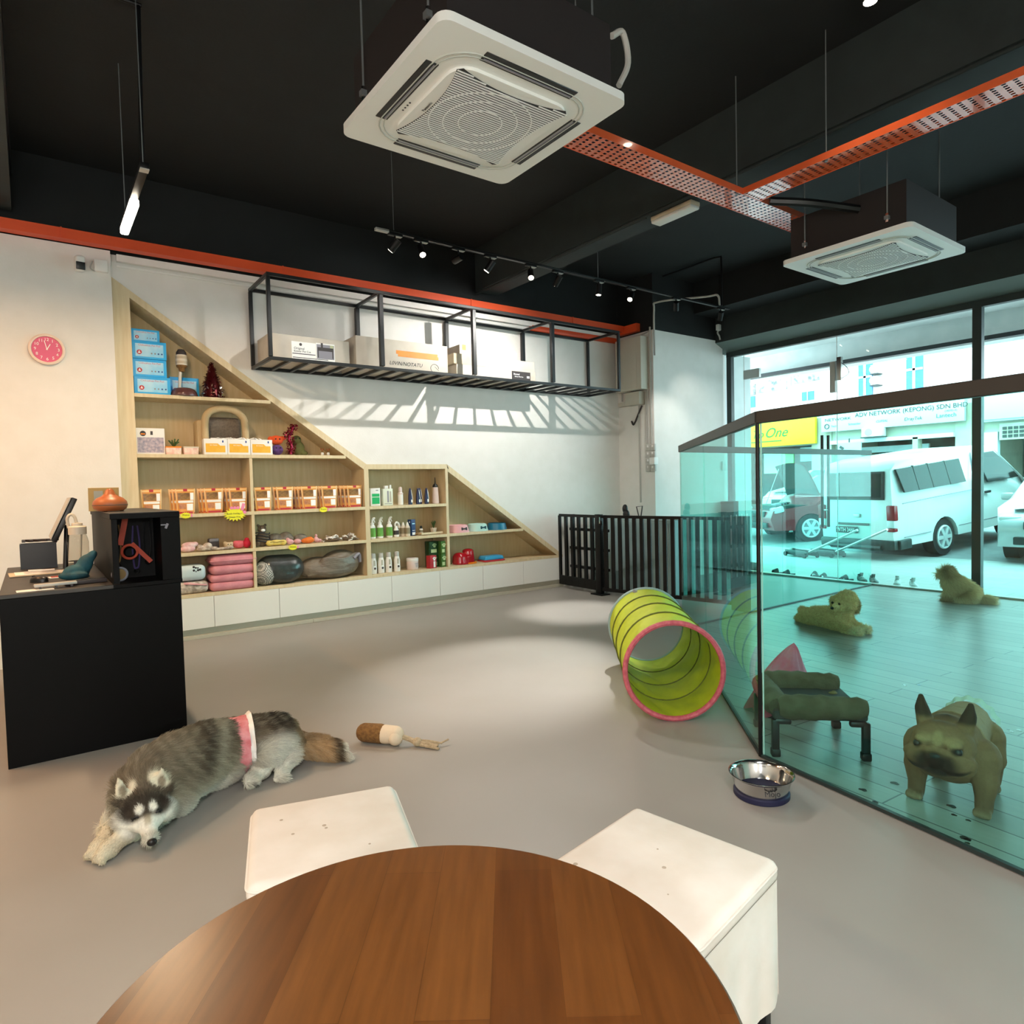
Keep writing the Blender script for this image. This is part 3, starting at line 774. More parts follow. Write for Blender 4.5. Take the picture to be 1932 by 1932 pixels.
for gx, gy, lab in ((-1.1, -1.0, 'added unseen white globe fill lamp over the rear seats'), (-.3, -2.4, 'added unseen white globe fill lamp on the right of the seating area')):  # added behind the camera: fill for ceiling units and upper walls
    t = T('fill_globe', lab, 'pendant lamp', (gx, gy, 2.1), 0, 'added globe fill lamps')
    b = B(); b.sph((0, 0, 0), .13, mat('fill_globe_glow', 'fff3e2', .4, emit=6), n=24); part('globe', b, t)
    b = B(); b.cyl((0, 0, .12), (0, 0, .18), .03, M['black_metal']); b.cyl((0, 0, .18), (0, 0, 2.115), .004, M['black_metal'], n=6); part('cord', b, t)
t = T('ceiling_spotlight', 'warm surface spotlight on the ceiling beside the beam', 'spotlight', (4.0, 1.86, 4.2))
b = B(); b.cyl((0, 0, .015), (0, 0, -.1), .045, M['black_metal'], n=20); part('housing', b, t)
b = B(); b.cyl((0, 0, -.095), (0, 0, -.102), .036, M['lamp_glow'], n=20); part('bulb', b, t)
t = T('batten_light', 'white surface batten light fixed under the ceiling beam', 'lamp', (4.575, 3.76, 3.718))
b = B(); b.box((0, 0, -.02), (.12, .44, .04), M['carton_tan'], bev=.008); part('base', b, t)
b = B(); b.box((0, 0, -.047), (.118, .435, .03), M['white_plastic'], bev=.012, seg=3); part('diffuser', b, t)
b = B(); b.tube([(4.45, -2.9, 3.71), (4.45, 6.7, 3.71)], .014, M['beam_paint']); b.tube([(4.48, 4.0, 3.71), (4.48, 6.7, 3.71)], .01, M['beam_paint']); solo('pipe_run', b, 'dark conduit pipes running along the underside of the beam', 'conduit')
b = B(); b.tube(smooth_path([(-.02, 6.7, 4.0), (-.02, 4.2, 4.0), (.02, 4.05, 4.02)]), .016, M['black_metal']); b.tube([(.0, 4.36, 4.195), (.64, 4.36, 4.195)], .012, M['black_metal']); b.tube([(.625, 4.36, 4.19), (.605, 4.36, 3.24)], .012, M['black_metal']); solo('pipe_run', b, 'black conduit feeding the lit linear pendant on the left', 'conduit')
b = B(); pth = [(6.9, 6.0, 3.78), (6.7, 5.0, 4.19), (6.62, 4.76, 4.19), (6.6, 4.757, 3.44)]
b.tube(smooth_path([(7.1, 6.05, 4.19), (7.1, 5.5, 4.19), (7.1, 5.16, 4.185), (7.09, 5.11, 4.1), (7.09, 5.11, 3.57)], 5), .014, M['black_metal'])
solo('pipe_run', b, 'black conduit dropping to the right end of the spotlight track', 'conduit')
b = B(); b.tube(smooth_path([(6.905, 6.05, 3.1), (6.905, 6.05, 3.7), (6.92, 5.98, 3.8), (7.03, 5.3, 3.72), (7.05, 5.14, 3.7), (7.05, 5.11, 3.57)], 6), .013, M['grey_plastic']); solo('pipe_run', b, 'grey bent pipe between the pillar and the spotlight track', 'conduit')
t = T('beam_camera', 'small white camera on a bracket at the corner of the window beam', 'camera', (8.28, 6.0, 3.62))
b = B(); b.box((-.05, -.01, 0), (.07, .05, .09), M['white_plastic'], bev=.01); part('camera_body', b, t)
b = B(); b.tube(smooth_path([(.0, 0, .0), (-.06, 0, -.07), (-.02, 0, -.12), (.0, 0, -.17)]), .012, M['grey_plastic']); part('bracket', b, t)
# ---------------------------------------------------------------- electrics on the pillar side (plane x = 6.93)
XP = 6.93
def pbox(y0, y1, z0, z1, d, m='grey_plastic', bev=.006):
    bb = B(); bb.box((-d / 2, (y0 + y1) / 2, (z0 + z1) / 2), (d, y1 - y0, z1 - z0), M[m], bev=bev); return bb
M['enamel'] = mat('beige_enamel', 'cbc4b4', .5)
t = T('distribution_box', 'tall beige electrical distribution box on the pillar side', 'electrical box', (XP, 0, 0))
part('cabinet', pbox(6.18, 6.66, 2.66, 3.38, .16, 'enamel'), t)
b = B(); b.box((-.163, 6.45, 3.02), (.008, .38, .68), M['enamel'], bev=.004); part('cabinet_door', b, t)
t = T('trunking_box', 'small beige trunking box under the distribution box', 'electrical box', (XP, 0, 0))
part('box_body', pbox(6.26, 6.52, 2.46, 2.64, .12, 'enamel'), t); part('side_duct', pbox(6.52, 6.72, 2.47, 2.53, .06, 'enamel'), t)
t = T('socket_panel', 'cluster of grey switched sockets low on the pillar side', 'socket', (XP, 0, 0))
for r_ in range(4):
    for c_ in range(2):
        y = 6.2 - c_ * .085; z = 1.86 - r_ * .095
        o_ = part('socket', pbox(y - .04, y + .04, z - .045, z + .045, .03, 'grey_plastic', .003), t)
        part('switch', pbox(y - .012, y + .012, z - .0, z + .03, .036, 'white_plastic', .002), o_)
part('adaptor_plug', pbox(6.04, 6.13, 1.62, 1.72, .08, 'white_plastic'), t)
b = B()
for y, z0, z1 in ((6.14, 1.9, 3.5), (6.2, 1.9, 2.66), (6.23, 1.9, 2.66), (6.68, 2.55, 3.4), (6.36, 1.1, 2.46)):
    b.tube([(XP - .014, y, z0), (XP - .014, y, z1)], .012, M['grey_plastic'])
b.tube([(XP - .014, 6.14, 3.45), (XP - .014, 6.3, 3.42), (XP - .014, 6.68, 3.4)], .011, M['grey_plastic']); b.tube(smooth_path([(XP - .02, 6.3, 2.45), (XP - .02, 6.38, 2.32), (XP - .02, 6.46, 2.2), (XP - .02, 6.5, 2.25)]), .012, M['photo_dark'])
solo('pipe_run', b, 'vertical grey conduits around the electrical boxes on the pillar', 'conduit')
# ---------------------------------------------------------------- glass partition round the pen
M['green_sheet'] = glass_mat('green_glass_sheet', (.73, .98, .945), ior=1.45)
gp = T('glass_partition', 'low green tinted glass partition with dark top rail around the dog pen', 'partition', (2.867, 1.865, 0))
A0, A1 = V((2.867, 1.865, 0)), V((2.09, -2.9, 0))
B1, C1 = V((4.87, 3.98, 0)), V((8.53, 3.98, 0))
def along(p, q, z0, z1, th, m, off=0, bev=0):
    d = q - p; L = d.length; bb = B()
    bb.box((L / 2, off, (z0 + z1) / 2), (L, th, z1 - z0), m, bev=bev, seg=1)
    bb.mx = Matrix.Identity(4)
    a = math.atan2(d.y, d.x); mx = Matrix.Translation(p) @ Matrix.Rotation(a, 4, 'Z')
    bb.v = [tuple(mx @ V(v)) for v in bb.v]; return bb
J = V((3.965, 3.024, 0)); J1, J2 = V((6.544, 3.98, 0)), V((7.747, 3.98, 0))
for p, q in ((A0, A1), (A0, J), (J, B1), (B1, J1), (J1, J2), (J2, C1)):
    d = (q - p).normalized() * .004
    wpart('glass_pane', along(p + d, q - d, .014, 1.655, .01, M['green_sheet']), gp)
M['rail_dark'] = mat('rail_metal', '33302c', .4, spec=.3)
for p, q in ((A0, A1), (A0, B1), (B1, C1)):
    wpart('top_rail', along(p, q, 1.652, 1.712, .034, M['rail_dark'], bev=.003), gp)
    wpart('floor_channel', along(p, q, .006, .02, .02, M['frame']), gp)
b = B(); b.cyl((2.862, 1.868, .01), (2.862, 1.868, 1.66), .0095, M['black_metal'], n=12); wpart('corner_post', b, gp)
b = B(); b.cyl((2.873, 1.856, .01), (2.873, 1.856, 1.655), .004, M['white_plastic'], n=8); wpart('edge_strip', b, gp)
# ---------------------------------------------------------------- black gate and fence
G0, G1, G2 = V((5.69, 6.68, 0)), V((5.66, 5.90, 0)), V((6.0, 4.22, 0))
t = T('gate', 'narrow black slatted gate beside the end of the shelving', 'gate', G1)
wpart('frame_rail', along(G0, G1, .955, .99, .03, M['black_metal']), t); wpart('frame_rail', along(G0, G1, .05, .17, .03, M['black_metal']), t)
for i in range(7):
    p = G0.lerp(G1, i / 6); b = B(); b.box((p.x, p.y, .51), (.03, .034 if i in (0, 6) else .045, .92), M['black_metal']); wpart('stile' if i in (0, 6) else 'slat', b, t)
t = T('slatted_fence', 'black slatted fence panel running from the gate post to the glass', 'fence', G1)
d = (G2 - G1)
wpart('frame_rail', along(G1, G2, .955, .99, .03, M['black_metal']), t); wpart('frame_rail', along(G1, G2, .05, .09, .03, M['black_metal']), t)
N = 17
for i in range(N + 1):
    p = G1.lerp(G2, i / N); b = B(); b.box((p.x, p.y, .51), (.02, .048, .92), M['black_metal'], rot=(0, 0, .2)); wpart('slat', b, t)
b = B(); b.box((G1.x, G1.y, .5), (.06, .09, 1.0), M['black_metal'], bev=.003); b.box((G1.x, G1.y, .008), (.14, .2, .014), M['black_metal']); wpart('post', b, t)
b = B(); b.box((G2.x + .02, G2.y - .08, .5), (.1, .17, 1.0), M['black_metal'], bev=.003); wpart('end_post', b, t)
b = B(); b.box((5.62, 5.83, .9), (.02, .05, .06), M['black_metal'], bev=.004); b.box((5.61, 5.83, .93), (.015, .015, .08), M['chrome']); wpart('latch', b, t)
M['slate'] = mat('slate_blue_board', 'a3bcbd', .6, col2='98b2b3', scale=4)
t = T('storage_crate', 'slate blue storage cabinet standing behind the black fence', 'cabinet', (6.35, 5.85, 0))
b = B(); b.box((0, 0, .46), (.5, 1.4, .92), M['slate'], bev=.006); part('cabinet_body', b, t)
b = B()
for y in (-.345, .345): b.box((-.253, y, .46), (.012, .67, .86), M['slate'], bev=.003)
part('door', b, t)
b = B()
for k in range(3):
    z = .28 + .25 * k; b.box((5.86, 6.3, z), (.04, .72, .035), M['black_metal'])
for y in (6.0, 6.6): b.box((5.86, y, .5), (.03, .03, .96), M['black_metal'])
solo('wire_stand', b, 'black stand with three bars leaning behind the narrow gate', 'rack')
t = T('hair_dryer', 'black upright gadget standing on the cabinet behind the fence', 'gadget', (6.25, 6.0, .922))
b = B(); b.sph((0, 0, .05), (.04, .05, .06), M['black_plastic']); b.sph((.0, .02, .12), (.035, .04, .06), M['black_plastic']); b.box((0, 0, .015), (.09, .1, .03), M['black_plastic'], bev=.01); part('gadget_body', b, t)
b = B(); b.tube([(0, -.07, .0), (0, -.1, .16), (0, .0, .15), (0, -.04, .02)], .008, M['photo_dark']); b.box((0, -.1, .006), (.04, .12, .012), M['photo_dark']); solo('triangle_handle', b, 'dark triangular handle beside the black gadget behind the fence', 'handle', (6.25, 5.82, .922))
b = B(); b.box((0, 0, .02), (.1, .14, .04), M['white_plastic'], bev=.012); solo('white_pouch', b, 'small white packet on the cabinet behind the fence near the glass', 'packet', (6.25, 5.2, .922))
b = B(); b.box((8.42, 5.97, .54), (.12, .22, 1.06), M['photo_dark']); b.box((8.36, 5.97, 1.05), (.02, .22, .03), M['black_metal']); solo('dark_panel', b, 'dark low panel standing at the left jamb of the shop window', 'panel')
b = B(); b.box((8.45, 6.08, 1.6), (.09, .03, .14), M['white_plastic'], bev=.006); b.box((8.45, 6.063, 1.62), (.03, .006, .04), M['grey_plastic']); solo('wall_switch', b, 'white switch plate beside the left jamb of the shop window', 'switch')
# ---------------------------------------------------------------- play tunnel
M['lime'] = mat('lime_fabric', 'c6d62f', .6, col2='b9cb28', scale=9, bump=.35, bscale=7)
M['lime_in'] = M['lime']
M['tun_pink'] = mat('pink_piping', 'cf6a76', .6, col2='b8525f', scale=40)
M['tun_blue'] = mat('blue_piping', '9ab6bd', .6)
M['tun_seam'] = mat('dark_seam', '5a6416', .7)
TN, TF, TR = V((2.945, 2.475, .292)), V((3.75, 3.41, .292)), .277
t = T('play_tunnel', 'lime green fabric play tunnel lying on the floor beside the glass', 'tunnel', (TN.x, TN.y, 0))
ax = (TF - TN); TL = ax.length; axn = ax.normalized(); sd = axn.cross(V((0, 0, 1))).normalized()
def tunpt(u, a, r): return V((0, 0, TN.z)) + axn * (TL * u) + sd * (r * math.cos(a)) + V((0, 0, 1)) * (r * math.sin(a))
def tunf(u, v):
    a = 2 * PI * u
    w = .011 * math.sin(PI * ((v * 4) % 1)) * (1 + .5 * math.sin(9 * a + 20 * v))
    w += .004 * math.sin(17 * a + 31 * v) * math.sin(PI * ((v * 4) % 1))
    return tunpt(v, a, TR - w)
b = B(); b.grid(tunf, 72, 48, M['lime']); part('tunnel_fabric', b, t)
def hoop(u, r, w, m, n=40): bb = B(); bb.tube([tunpt(u, 2 * PI * i / n, r) for i in range(n)], w, m, n=8, closed=True); return bb
part('near_hoop', hoop(-.004, TR + .002, .016, M['tun_pink']), t)
part('far_hoop', hoop(1.004, TR + .002, .013, M['tun_blue']), t)
for u in (.25, .5, .75): part('seam_hoop', hoop(u, TR + .001, .007, M['tun_seam']), t)
b = B(); p = tunpt(.97, PI * .6, TR + .001); b.box(p, (.05, .03, .02), M['photo_grey'], rot=(.5, 0, .8)); part('fabric_tag', b, t)
# ---------------------------------------------------------------- steel bowl
t = T('steel_bowl', 'shiny steel dog bowl with dark rubber base by the glass corner', 'bowl', (2.525, 1.645, 0))
b = B(); b.lathe([(.0, .012), (.098, .012), (.104, .016), (.11, .03), (.126, .088), (.134, .096), (.137, .098), (.137, .1), (.132, .1005), (.126, .096)] + [(.12, .08), (.104, .03), (.097, .022), (.0, .02)], M['chrome'], n=48); part('bowl_body', b, t)
b = B(); b.lathe([(.0, 0), (.112, 0), (.117, .005), (.117, .022), (.112, .027), (.1, .028)], mat('navy_rubber', '14163a', .6), n=48); part('rubber_base', b, t)
a0 = math.atan2(-1.645, -2.525) + .36
text('Mojo', .032, M['ink'], t, (.1235 * math.cos(a0), .1235 * math.sin(a0), .06), rot=(PI / 2 - .27, 0, a0 + PI / 2), ext=.001)
# ---------------------------------------------------------------- raised pet bed in the pen
M['bed_fab'] = mat('olive_bolster', '6b5a45', .9, col2='57462f', scale=14, bump=.3, bscale=90)
M['bed_mat'] = mat('dark_bed_mat', '2b302f', .85, col2='3a3c34', scale=6)
t = T('pet_bed', 'worn olive raised pet bed with bolsters on the pen floor', 'pet bed', (3.205, 1.835, .006), -PI / 4)
W2, D2, R_ = .175, .19, .058    # local x along the front (towards the pane corner at -x), y away
def bol(p, q, nm='bolster'):
    bb = B(); pts = []; p, q = V(p), V(q)
    for i in range(13):
        u = i / 12; pts.append(p.lerp(q, u) + V((0, 0, .004 * math.sin(9 * u * PI))))
    bb.tube(pts, R_, M['bed_fab'], n=14, rs=[R_ * (1 + .07 * math.sin(13 * i)) * (.75 if i in (0, 12) else 1) for i in range(13)]); return part(nm, bb, t)
ZBD = .245
bol((-W2, -D2, ZBD), (W2 + .06, -D2, ZBD)); bol((-W2, D2, ZBD + .01), (W2 + .05, D2, ZBD + .01)); bol((-W2, -D2, ZBD), (-W2, D2, ZBD + .01))
b = B(); b.box((.02, 0, .21), (.44, .43, .05), M['bed_mat'], bev=.015); part('mat', b, t)
b = B(); b.box((-.01, 0, .237), (.25, .26, .008), mat('mesh_mat', '23302f', .8)); part('mesh_panel', b, t)
b = B(); b.sph((.165, .07, .239), (.022, .016, .006), M['tan_strap']); b.sph((.175, .085, .239), (.012, .018, .006), M['tan_strap']); part('badge', b, t)
for x, y in ((-.19, -.2), (.225, -.215), (-.19, .2), (.225, .215)):
    b = B(); b.box((x, y, .093), (.035, .035, .186), M['black_plastic'], bev=.006); b.box((x, y, .02), (.044, .044, .04), M['black_plastic'], bev=.008); b.box((x - math.copysign(.035, x), y, .178), (.08, .035, .03), M['black_plastic'], bev=.01); part('leg', b, t)
M['pink_cloth'] = mat('pink_mottled_cloth', 'f0506e', .7, col2='e07f94', scale=9, bump=.3, bscale=12)
# pink tent-like bag behind the bed: soft cone with a curled tip
def hood(u, v):
    a = 2 * PI * u
    r = (1 - v) ** .75
    w = 1 + .1 * math.sin(5 * a + 3 * v) + .05 * math.sin(11 * a)
    return V((.2 * r * math.cos(a) * w + .07 * v ** 2, .15 * r * math.sin(a) * w, .40 * v + .015 * math.sin(6 * a) * (1 - v)))
b = B(); b.grid(hood, 48, 18, M['pink_cloth']); solo('pink_bag', b, 'pink mottled fabric hood with pointed tip behind the olive pet bed', 'bag', (3.55, 2.17, .012), -PI / 4)
# ---------------------------------------------------------------- round table and stools
tw = plank_mat('walnut_planks', '7b4c22', '643916', '5c3515', .6, .09, .3, rot=-.94, msize=.0004, bump=.05, spec=.45)
def wood_tweak(m):
    nt = m.node_tree; rot = None; st = None
    for n in nt.nodes:
        if n.type == 'MIX': n.inputs[0].default_value = .6
        if n.type == 'TEX_NOISE': n.inputs['Scale'].default_value = 9; n.inputs['Detail'].default_value = 9
        if n.type == 'MAPPING':
            if abs(n.inputs['Scale'].default_value[0] - 6) < .01: st = n
            else: rot = n
    st.inputs['Scale'].default_value = (.7, 9, 1)
    nt.links.new(rot.outputs[0], st.inputs['Vector'])
wood_tweak(tw)
M['table_edge'] = mat('dark_walnut_edge', '4a2b14', .35)
t = T('round_table', 'round brown plank wood table in the foreground', 'table', (.3386, .6824, 0))
b = B(); b.lathe([(0, .726), (.376, .726), (.3835, .731), (.3862, .738), (.3855, .745), (.381, .7495), (0, .75)], tw, n=96); part('tabletop', b, t)
b = B(); b.cyl((0, 0, .03), (0, 0, .726), .035, M['black_metal'], n=20); part('pedestal', b, t)
b = B(); b.lathe([(0, 0), (.21, 0), (.215, .012), (.06, .03), (.04, .04)], M['black_metal'], n=40); part('base', b, t)
b = B(); b.cyl((0, 0, .71), (0, 0, .726), .12, M['black_metal'], n=24); part('mounting_plate', b, t)
M['canvas'] = mat('off_white_canvas', 'efe8df', .85, col2='e4dacd', scale=5, bump=.12, bscale=25)
M['stain'] = mat('canvas_stain', 'b9aa98', .9)
def stool(name, label, x, y, a, first=True):
    t = T(name, label, 'stool', (x, y, 0), a, 'white canvas stools')
    def top(u, v):
        return None
    bm = B(); bm.box((0, 0, .452), (.405, .405, .056), M['canvas'], bev=.022, seg=4)
    part('seat_cushion', bm, t)
    bb = B()
    bb.tube([(px, py, .463) for px, py in poly_rr(.406, .406, .03, 5)], .003, M['canvas'], n=6, closed=True); part('piping', bb, t)
    for k in range(4):
        q = k * PI / 2
        bb = B(); bb.mx = Matrix.Rotation(q, 4, 'Z')
        def skirt(u, v):
            z = .43 - .285 * v
            return V(((u - .5) * .392, -.197 - .006 * math.sin(9 * u + q) * v - .004 * math.sin(23 * u) * v, z))
        bb.grid(skirt, 20, 8, M['canvas'])
        bb.grid(lambda u, v: skirt(1 - u, v) + V((0, .004, 0)), 20, 8, M['canvas'])
        part('skirt', bb, t)
    for sx in (-.17, .17):
        for sy in (-.17, .17):
            bb = B(); bb.box((sx, sy, .215), (.03, .03, .43), M['black_metal'], bev=.003); part('leg', bb, t)
    bb = B()
    for i in range(5):
        px, py = RN.uniform(-.15, .15), RN.uniform(-.15, .15); r_ = RN.uniform(.002, .006)
        bb.cyl((px, py, .4795), (px, py, .4805), r_, M['stain'], n=8)
    part('spot_stain', bb, t)
    return t
stool('canvas_stool', 'white canvas stool on the left, mostly clear of the table', .607, 1.683, -.29)
stool('canvas_stool', 'white canvas stool on the right with its shaded side showing', 1.163, 1.028, .165)
# ---------------------------------------------------------------- plush rope toy
t = T('rope_toy', 'brown and cream plush toy with a frayed rope end on the floor', 'dog toy', (1.43, 3.32, 0), math.atan2(3.05 - 3.40, 1.68 - 1.40))
M['brown_fur'] = mat('brown_plush', '8a6537', .95, col2='6f4f2a', scale=60, bump=.8, bscale=70)
M['cream_plush'] = mat('cream_plush', 'e3d2b8', .9, bump=.3, bscale=40)
M['rope'] = mat('rope', 'bfae90', .9, col2='a8977a', scale=60, bump=.6, bscale=80)
b = B(); b.cap((-.02, 0, .055), (.07, 0, .055), .05, .052, M['brown_fur'], n=20); part('plush_head', b, t)
b = B(); b.cap((.1, 0, .054), (.16, 0, .056), .05, .046, M['cream_plush'], n=20); b.sph((.165, -.01, .045), (.04, .048, .042), M['cream_plush']); part('plush_body', b, t)
b = B(); b.tube(smooth_path([(.19, 0, .05), (.24, .005, .035), (.27, .0, .025)]), .014, M['rope']); b.sph((.285, 0, .026), (.026, .024, .024), M['rope'])
for i in range(14):
    s_ = RN.uniform(-1, 1); h_ = RN.uniform(0, 1)
    b.tube(smooth_path([(.29, .012 * s_, .012 + .02 * h_), (.34, .02 * s_, .01 + .02 * h_), (.39 + .03 * RN.random(), .03 * s_, .006 + .012 * h_)], 4), .005, M['rope'], n=5)
b.tube(smooth_path([(.38, .02, .015), (.41, .035, .02), (.44, .06, .03)]), .005, M['rope'], n=5)
part('rope_tail', b, t)

# ---------------------------------------------------------------- wet marks on the pen floor
M['wet_mark'] = mat('wet_mark', '3a3f3d', .05, spec=.9)
b = B(); r_ = random.Random(4)
for cx, cy in ((2.85, 1.35), (2.98, 1.05), (3.05, 1.3), (3.5, 1.4), (2.75, .95), (4.2, 1.2), (4.6, 1.9), (4.4, 2.4), (3.9, .9)):
    for k in range(3):
        x, y = cx + r_.uniform(-.05, .05), cy + r_.uniform(-.06, .06); a = r_.uniform(.005, .015)
        b.prism([(x + a * math.cos(q) * (1 + .3 * math.sin(3 * q + k)), y + 1.4 * a * math.sin(q)) for q in [2 * PI * i / 14 for i in range(14)]], .0008, M['wet_mark'], Matrix.Translation((0, 0, .0062)))
tag(obj('wet_marks', b), 'scattered small wet drips on the grey plank pen floor', 'water drips', kind='stuff')
L1, L2, L3, L4, L5 = 2.2965, 1.7515, 1.1915, .8265, .4315
YG = 6.88
# ------------------------------------------------ blue carton stack
M['blue_box'] = mat('sky_blue_carton', '1fa3e6', .45, col2='38b0ea', scale=4)
M['blue_pale'] = mat('pale_blue_print', 'bfe3f3', .5, col2='8fd0f0', scale=7)
M['blue_dark'] = mat('deep_blue_print', '15418f', .5)
M['red_print'] = mat('red_print', 'b62b36', .5)
M['pink_print'] = mat('pink_print', 'cf6f8b', .5)
def blue_box(label, x0, x1, z, h, y, d=.2, rz=0):
    w = x1 - x0
    t = T('dressing_box', label, 'box', ((x0 + x1) / 2, y + d / 2, z), rz, 'blue boxes on the top shelf')
    b = B(); b.box((0, 0, h / 2), (w, d, h), M['blue_box'], bev=.003); part('carton_body', b, t)
    f = -d / 2 - .0006
    b = B(); b.box((0, f, h * .48), (w * .82, .001, h * .72), M['blue_pale']); part('printed_panel', b, t)
    text('Chihuahua Pet Pad', w * .085, M['pink_print'], t, (0, f - .001, h * .76), ext=.0003)
    b = B(); b.cyl((-w * .3, f - .0015, h * .36), (-w * .3, f, h * .36), h * .13, M['red_print'], n=20); b.box((-w * .3, f - .002, h * .33), (h * .12, .001, h * .05), M['white']); b.sph((-w * .3, f - .001, h * .4), (h * .04, .001, h * .04), M['white'], n=10); part('logo', b, t)
    b = B()
    for k in range(4): b.cyl((w * (.06 + .1 * k), f - .0015, h * .32), (w * (.06 + .1 * k), f, h * .32), h * .045, M['blue_dark'] if k > 1 else M['photo_grey'], n=10)
    part('icon', b, t)
blue_box('lowest bright blue box of the stack on the top shelf', .80, 1.095, L1, .16, 6.8)
blue_box('blue box second from the bottom of the stack on the top shelf', .795, 1.07, L1 + .161, .158, 6.81)
blue_box('blue box third from the bottom of the stack on the top shelf', .797, 1.073, L1 + .32, .16, 6.8)
blue_box('topmost dim blue box lying back on the stack, top shelf', .8, 1.03, L1 + .481, .115, 6.85)
blue_box('blue box standing behind the brown dome bowl on the top shelf', 1.115, 1.37, L1, .2, 6.96, .13)
# striped lollipop-shaped toy on a stick and dome bowl
t = T('dome_bowl', 'glossy dark brown upturned dome bowl on the top shelf', 'bowl', (1.215, 6.84, L1))
b = B(); b.lathe([(0, 0), (.115, 0), (.118, .008), (.11, .04), (.095, .066), (.07, .078), (0, .082)], mat('gloss_brown', '5b3a38', .12, coat=.5), n=32); part('dome', b, t)
t = T('spray_brush', 'cream and brown striped brush head on a pale stick, top shelf', 'brush', (1.212, 6.885, L1))
b = B(); b.lathe([(0, .235), (.025, .24), (.03, .27), (.046, .285), (.048, .3)], M['brown_fur'], n=20); part('handle_end', b, t); b = B(); b.lathe([(.046, .395), (.045, .42), (.028, .448), (0, .455)], M['photo_dark'], n=20); part('handle_end', b, t)
b = B(); b.lathe([(.048, .3), (.051, .31), (.051, .39), (.046, .397)], M['cream_plastic'], n=20)
part('bristle_barrel', b, t)
b = B()
for z in (.325, .37): b.lathe([(.0515, z - .012), (.053, z), (.0515, z + .012)], M['carton_tan'], n=20)
part('band', b, t)
b = B(); b.cyl((-.03, .03, 0), (-.012, .0, .26), .014, M['cream_plastic']); part('stick', b, t)
M['tin_red'] = mat('dark_red_tinsel', '4e1016', .25, metal=.7); M['tin_silver'] = mat('silver_tinsel', 'cfc6c0', .2, metal=.9); M['tin_pink'] = mat('rose_tinsel', '9a5a58', .25, metal=.7)
def tinsel(b, fn, n, sz, mats, seed=1):
    r = random.Random(seed)
    for i in range(n):
        p, m = fn(r, i)
        d = V((r.uniform(-1, 1), r.uniform(-1, 1), r.uniform(-.6, .6))).normalized() * sz; e = V((r.uniform(-1, 1), r.uniform(-1, 1), r.uniform(-1, 1))).normalized() * sz * .45
        b.raw([p - d, p + e, p + d, p - e + d * .1], [[0, 1, 2, 3]], m)
t = T('tinsel_tree', 'small dark red and silver tinsel tree on the top shelf', 'ornament', (1.47, 6.87, L1))
b = B()
def tt(r, i):
    z = r.random() ** 1.4; R0 = .115 * (1 - z) + .012; a = r.uniform(0, 2 * PI); k = r.uniform(.6, 1)
    return V((R0 * k * math.cos(a), R0 * k * math.sin(a), .015 + .33 * z)), (M['tin_silver'] if z < .3 and r.random() < .8 else (M['tin_pink'] if r.random() < .35 else M['tin_red']))
tinsel(b, tt, 330, .022, None, 3); part('tinsel', b, t)
b = B(); b.lathe([(.1, 0), (.085, .08), (.02, .32), (0, .345)], M['tin_red'], n=16); part('cone', b, t)
# ------------------------------------------------ second shelf
t = T('jigsaw_box', 'clear packed picture box with grey town photo, second shelf left end', 'box', (.915, 6.86, L2))
b = B(); b.box((0, 0, .12), (.235, .05, .24), M['paper'], bev=.003); part('packet_body', b, t)
b = B(); b.box((0, -.0257, .085), (.215, .001, .14), mat('town_photo', '8f8ca0', .6, col2='c9b9c0', scale=40)); part('printed_picture', b, t)
b = B(); b.cyl((-.06, -.0265, .19), (-.06, -.0252, .19), .025, M['photo_dark'], n=16); b.box((-.06, -.0268, .185), (.035, .001, .012), M['tape_or']); b.box((.01, -.026, .195), (.02, .001, .035), M['photo_dark']); part('printed_emblem', b, t)
M['pot_pink'] = mat('pink_pot_print', 'e5b3a6', .6, col2='f2dccd', scale=30)
def plan(x, label, plant):
    t = T('planter', label, 'planter', (x, 6.86, L2))
    b = B(); b.box((0, 0, .036), (.125, .09, .072), M['pot_pink'], bev=.004, top=(1.06, 1.06)); part('pot', b, t)
    b = B(); b.box((0, 0, .068), (.135, .098, .014), M['tape_or'] if plant else M['cream_plastic'], bev=.003); part('rim', b, t)
    if plant:
        b = B(); g = M['succulent']
        for k in range(9):
            a = k * 2.4; b.tube(smooth_path([(.01, 0, .07), (.01 + .02 * math.cos(a), .02 * math.sin(a), .1), (.01 + .045 * math.cos(a), .045 * math.sin(a), .12 + .012 * (k % 3))], 3), .006, g, n=5, rs=None)
        part('succulent_leaves', b, t)
M['succulent'] = mat('succulent_green', '3c5a2c', .6)
plan(1.1, 'pink planter with a small green succulent on the second shelf', True)
plan(1.25, 'pink and cream planter without a plant on the second shelf', False)
t = T('pet_carrier', 'beige plush pet cave with grey lining behind the yellow boxes', 'pet bed', (1.57, 6.94, L2))
M['beige_plush'] = mat('beige_plush', 'c0a982', .95, bump=.4, bscale=50); M['grey_knit'] = mat('grey_knit', '7a6d60', .95, col2='695d52', scale=60, bump=.4, bscale=120)
b = B(); arch = [(-.18, 0, .0), (-.18, 0, .3), (-.15, 0, .4), (-.06, 0, .45), (.07, 0, .445), (.16, 0, .39), (.19, 0, .3), (.19, 0, 0)]
b.tube(smooth_path([V(p) + V((0, -.07, 0)) for p in arch], 5), .034, M['beige_plush'], n=12); part('front_arch', b, t)
b = B(); b.box((-.215, .03, .17), (.08, .18, .34), M['beige_plush'], bev=.03); b.box((0, .06, .2), (.36, .1, .36), M['grey_knit'], bev=.06, seg=3); part('cave_body', b, t)
M['yel_print'] = mat('yellow_print', 'f0b02c', .5, col2='f4bf45', scale=12)
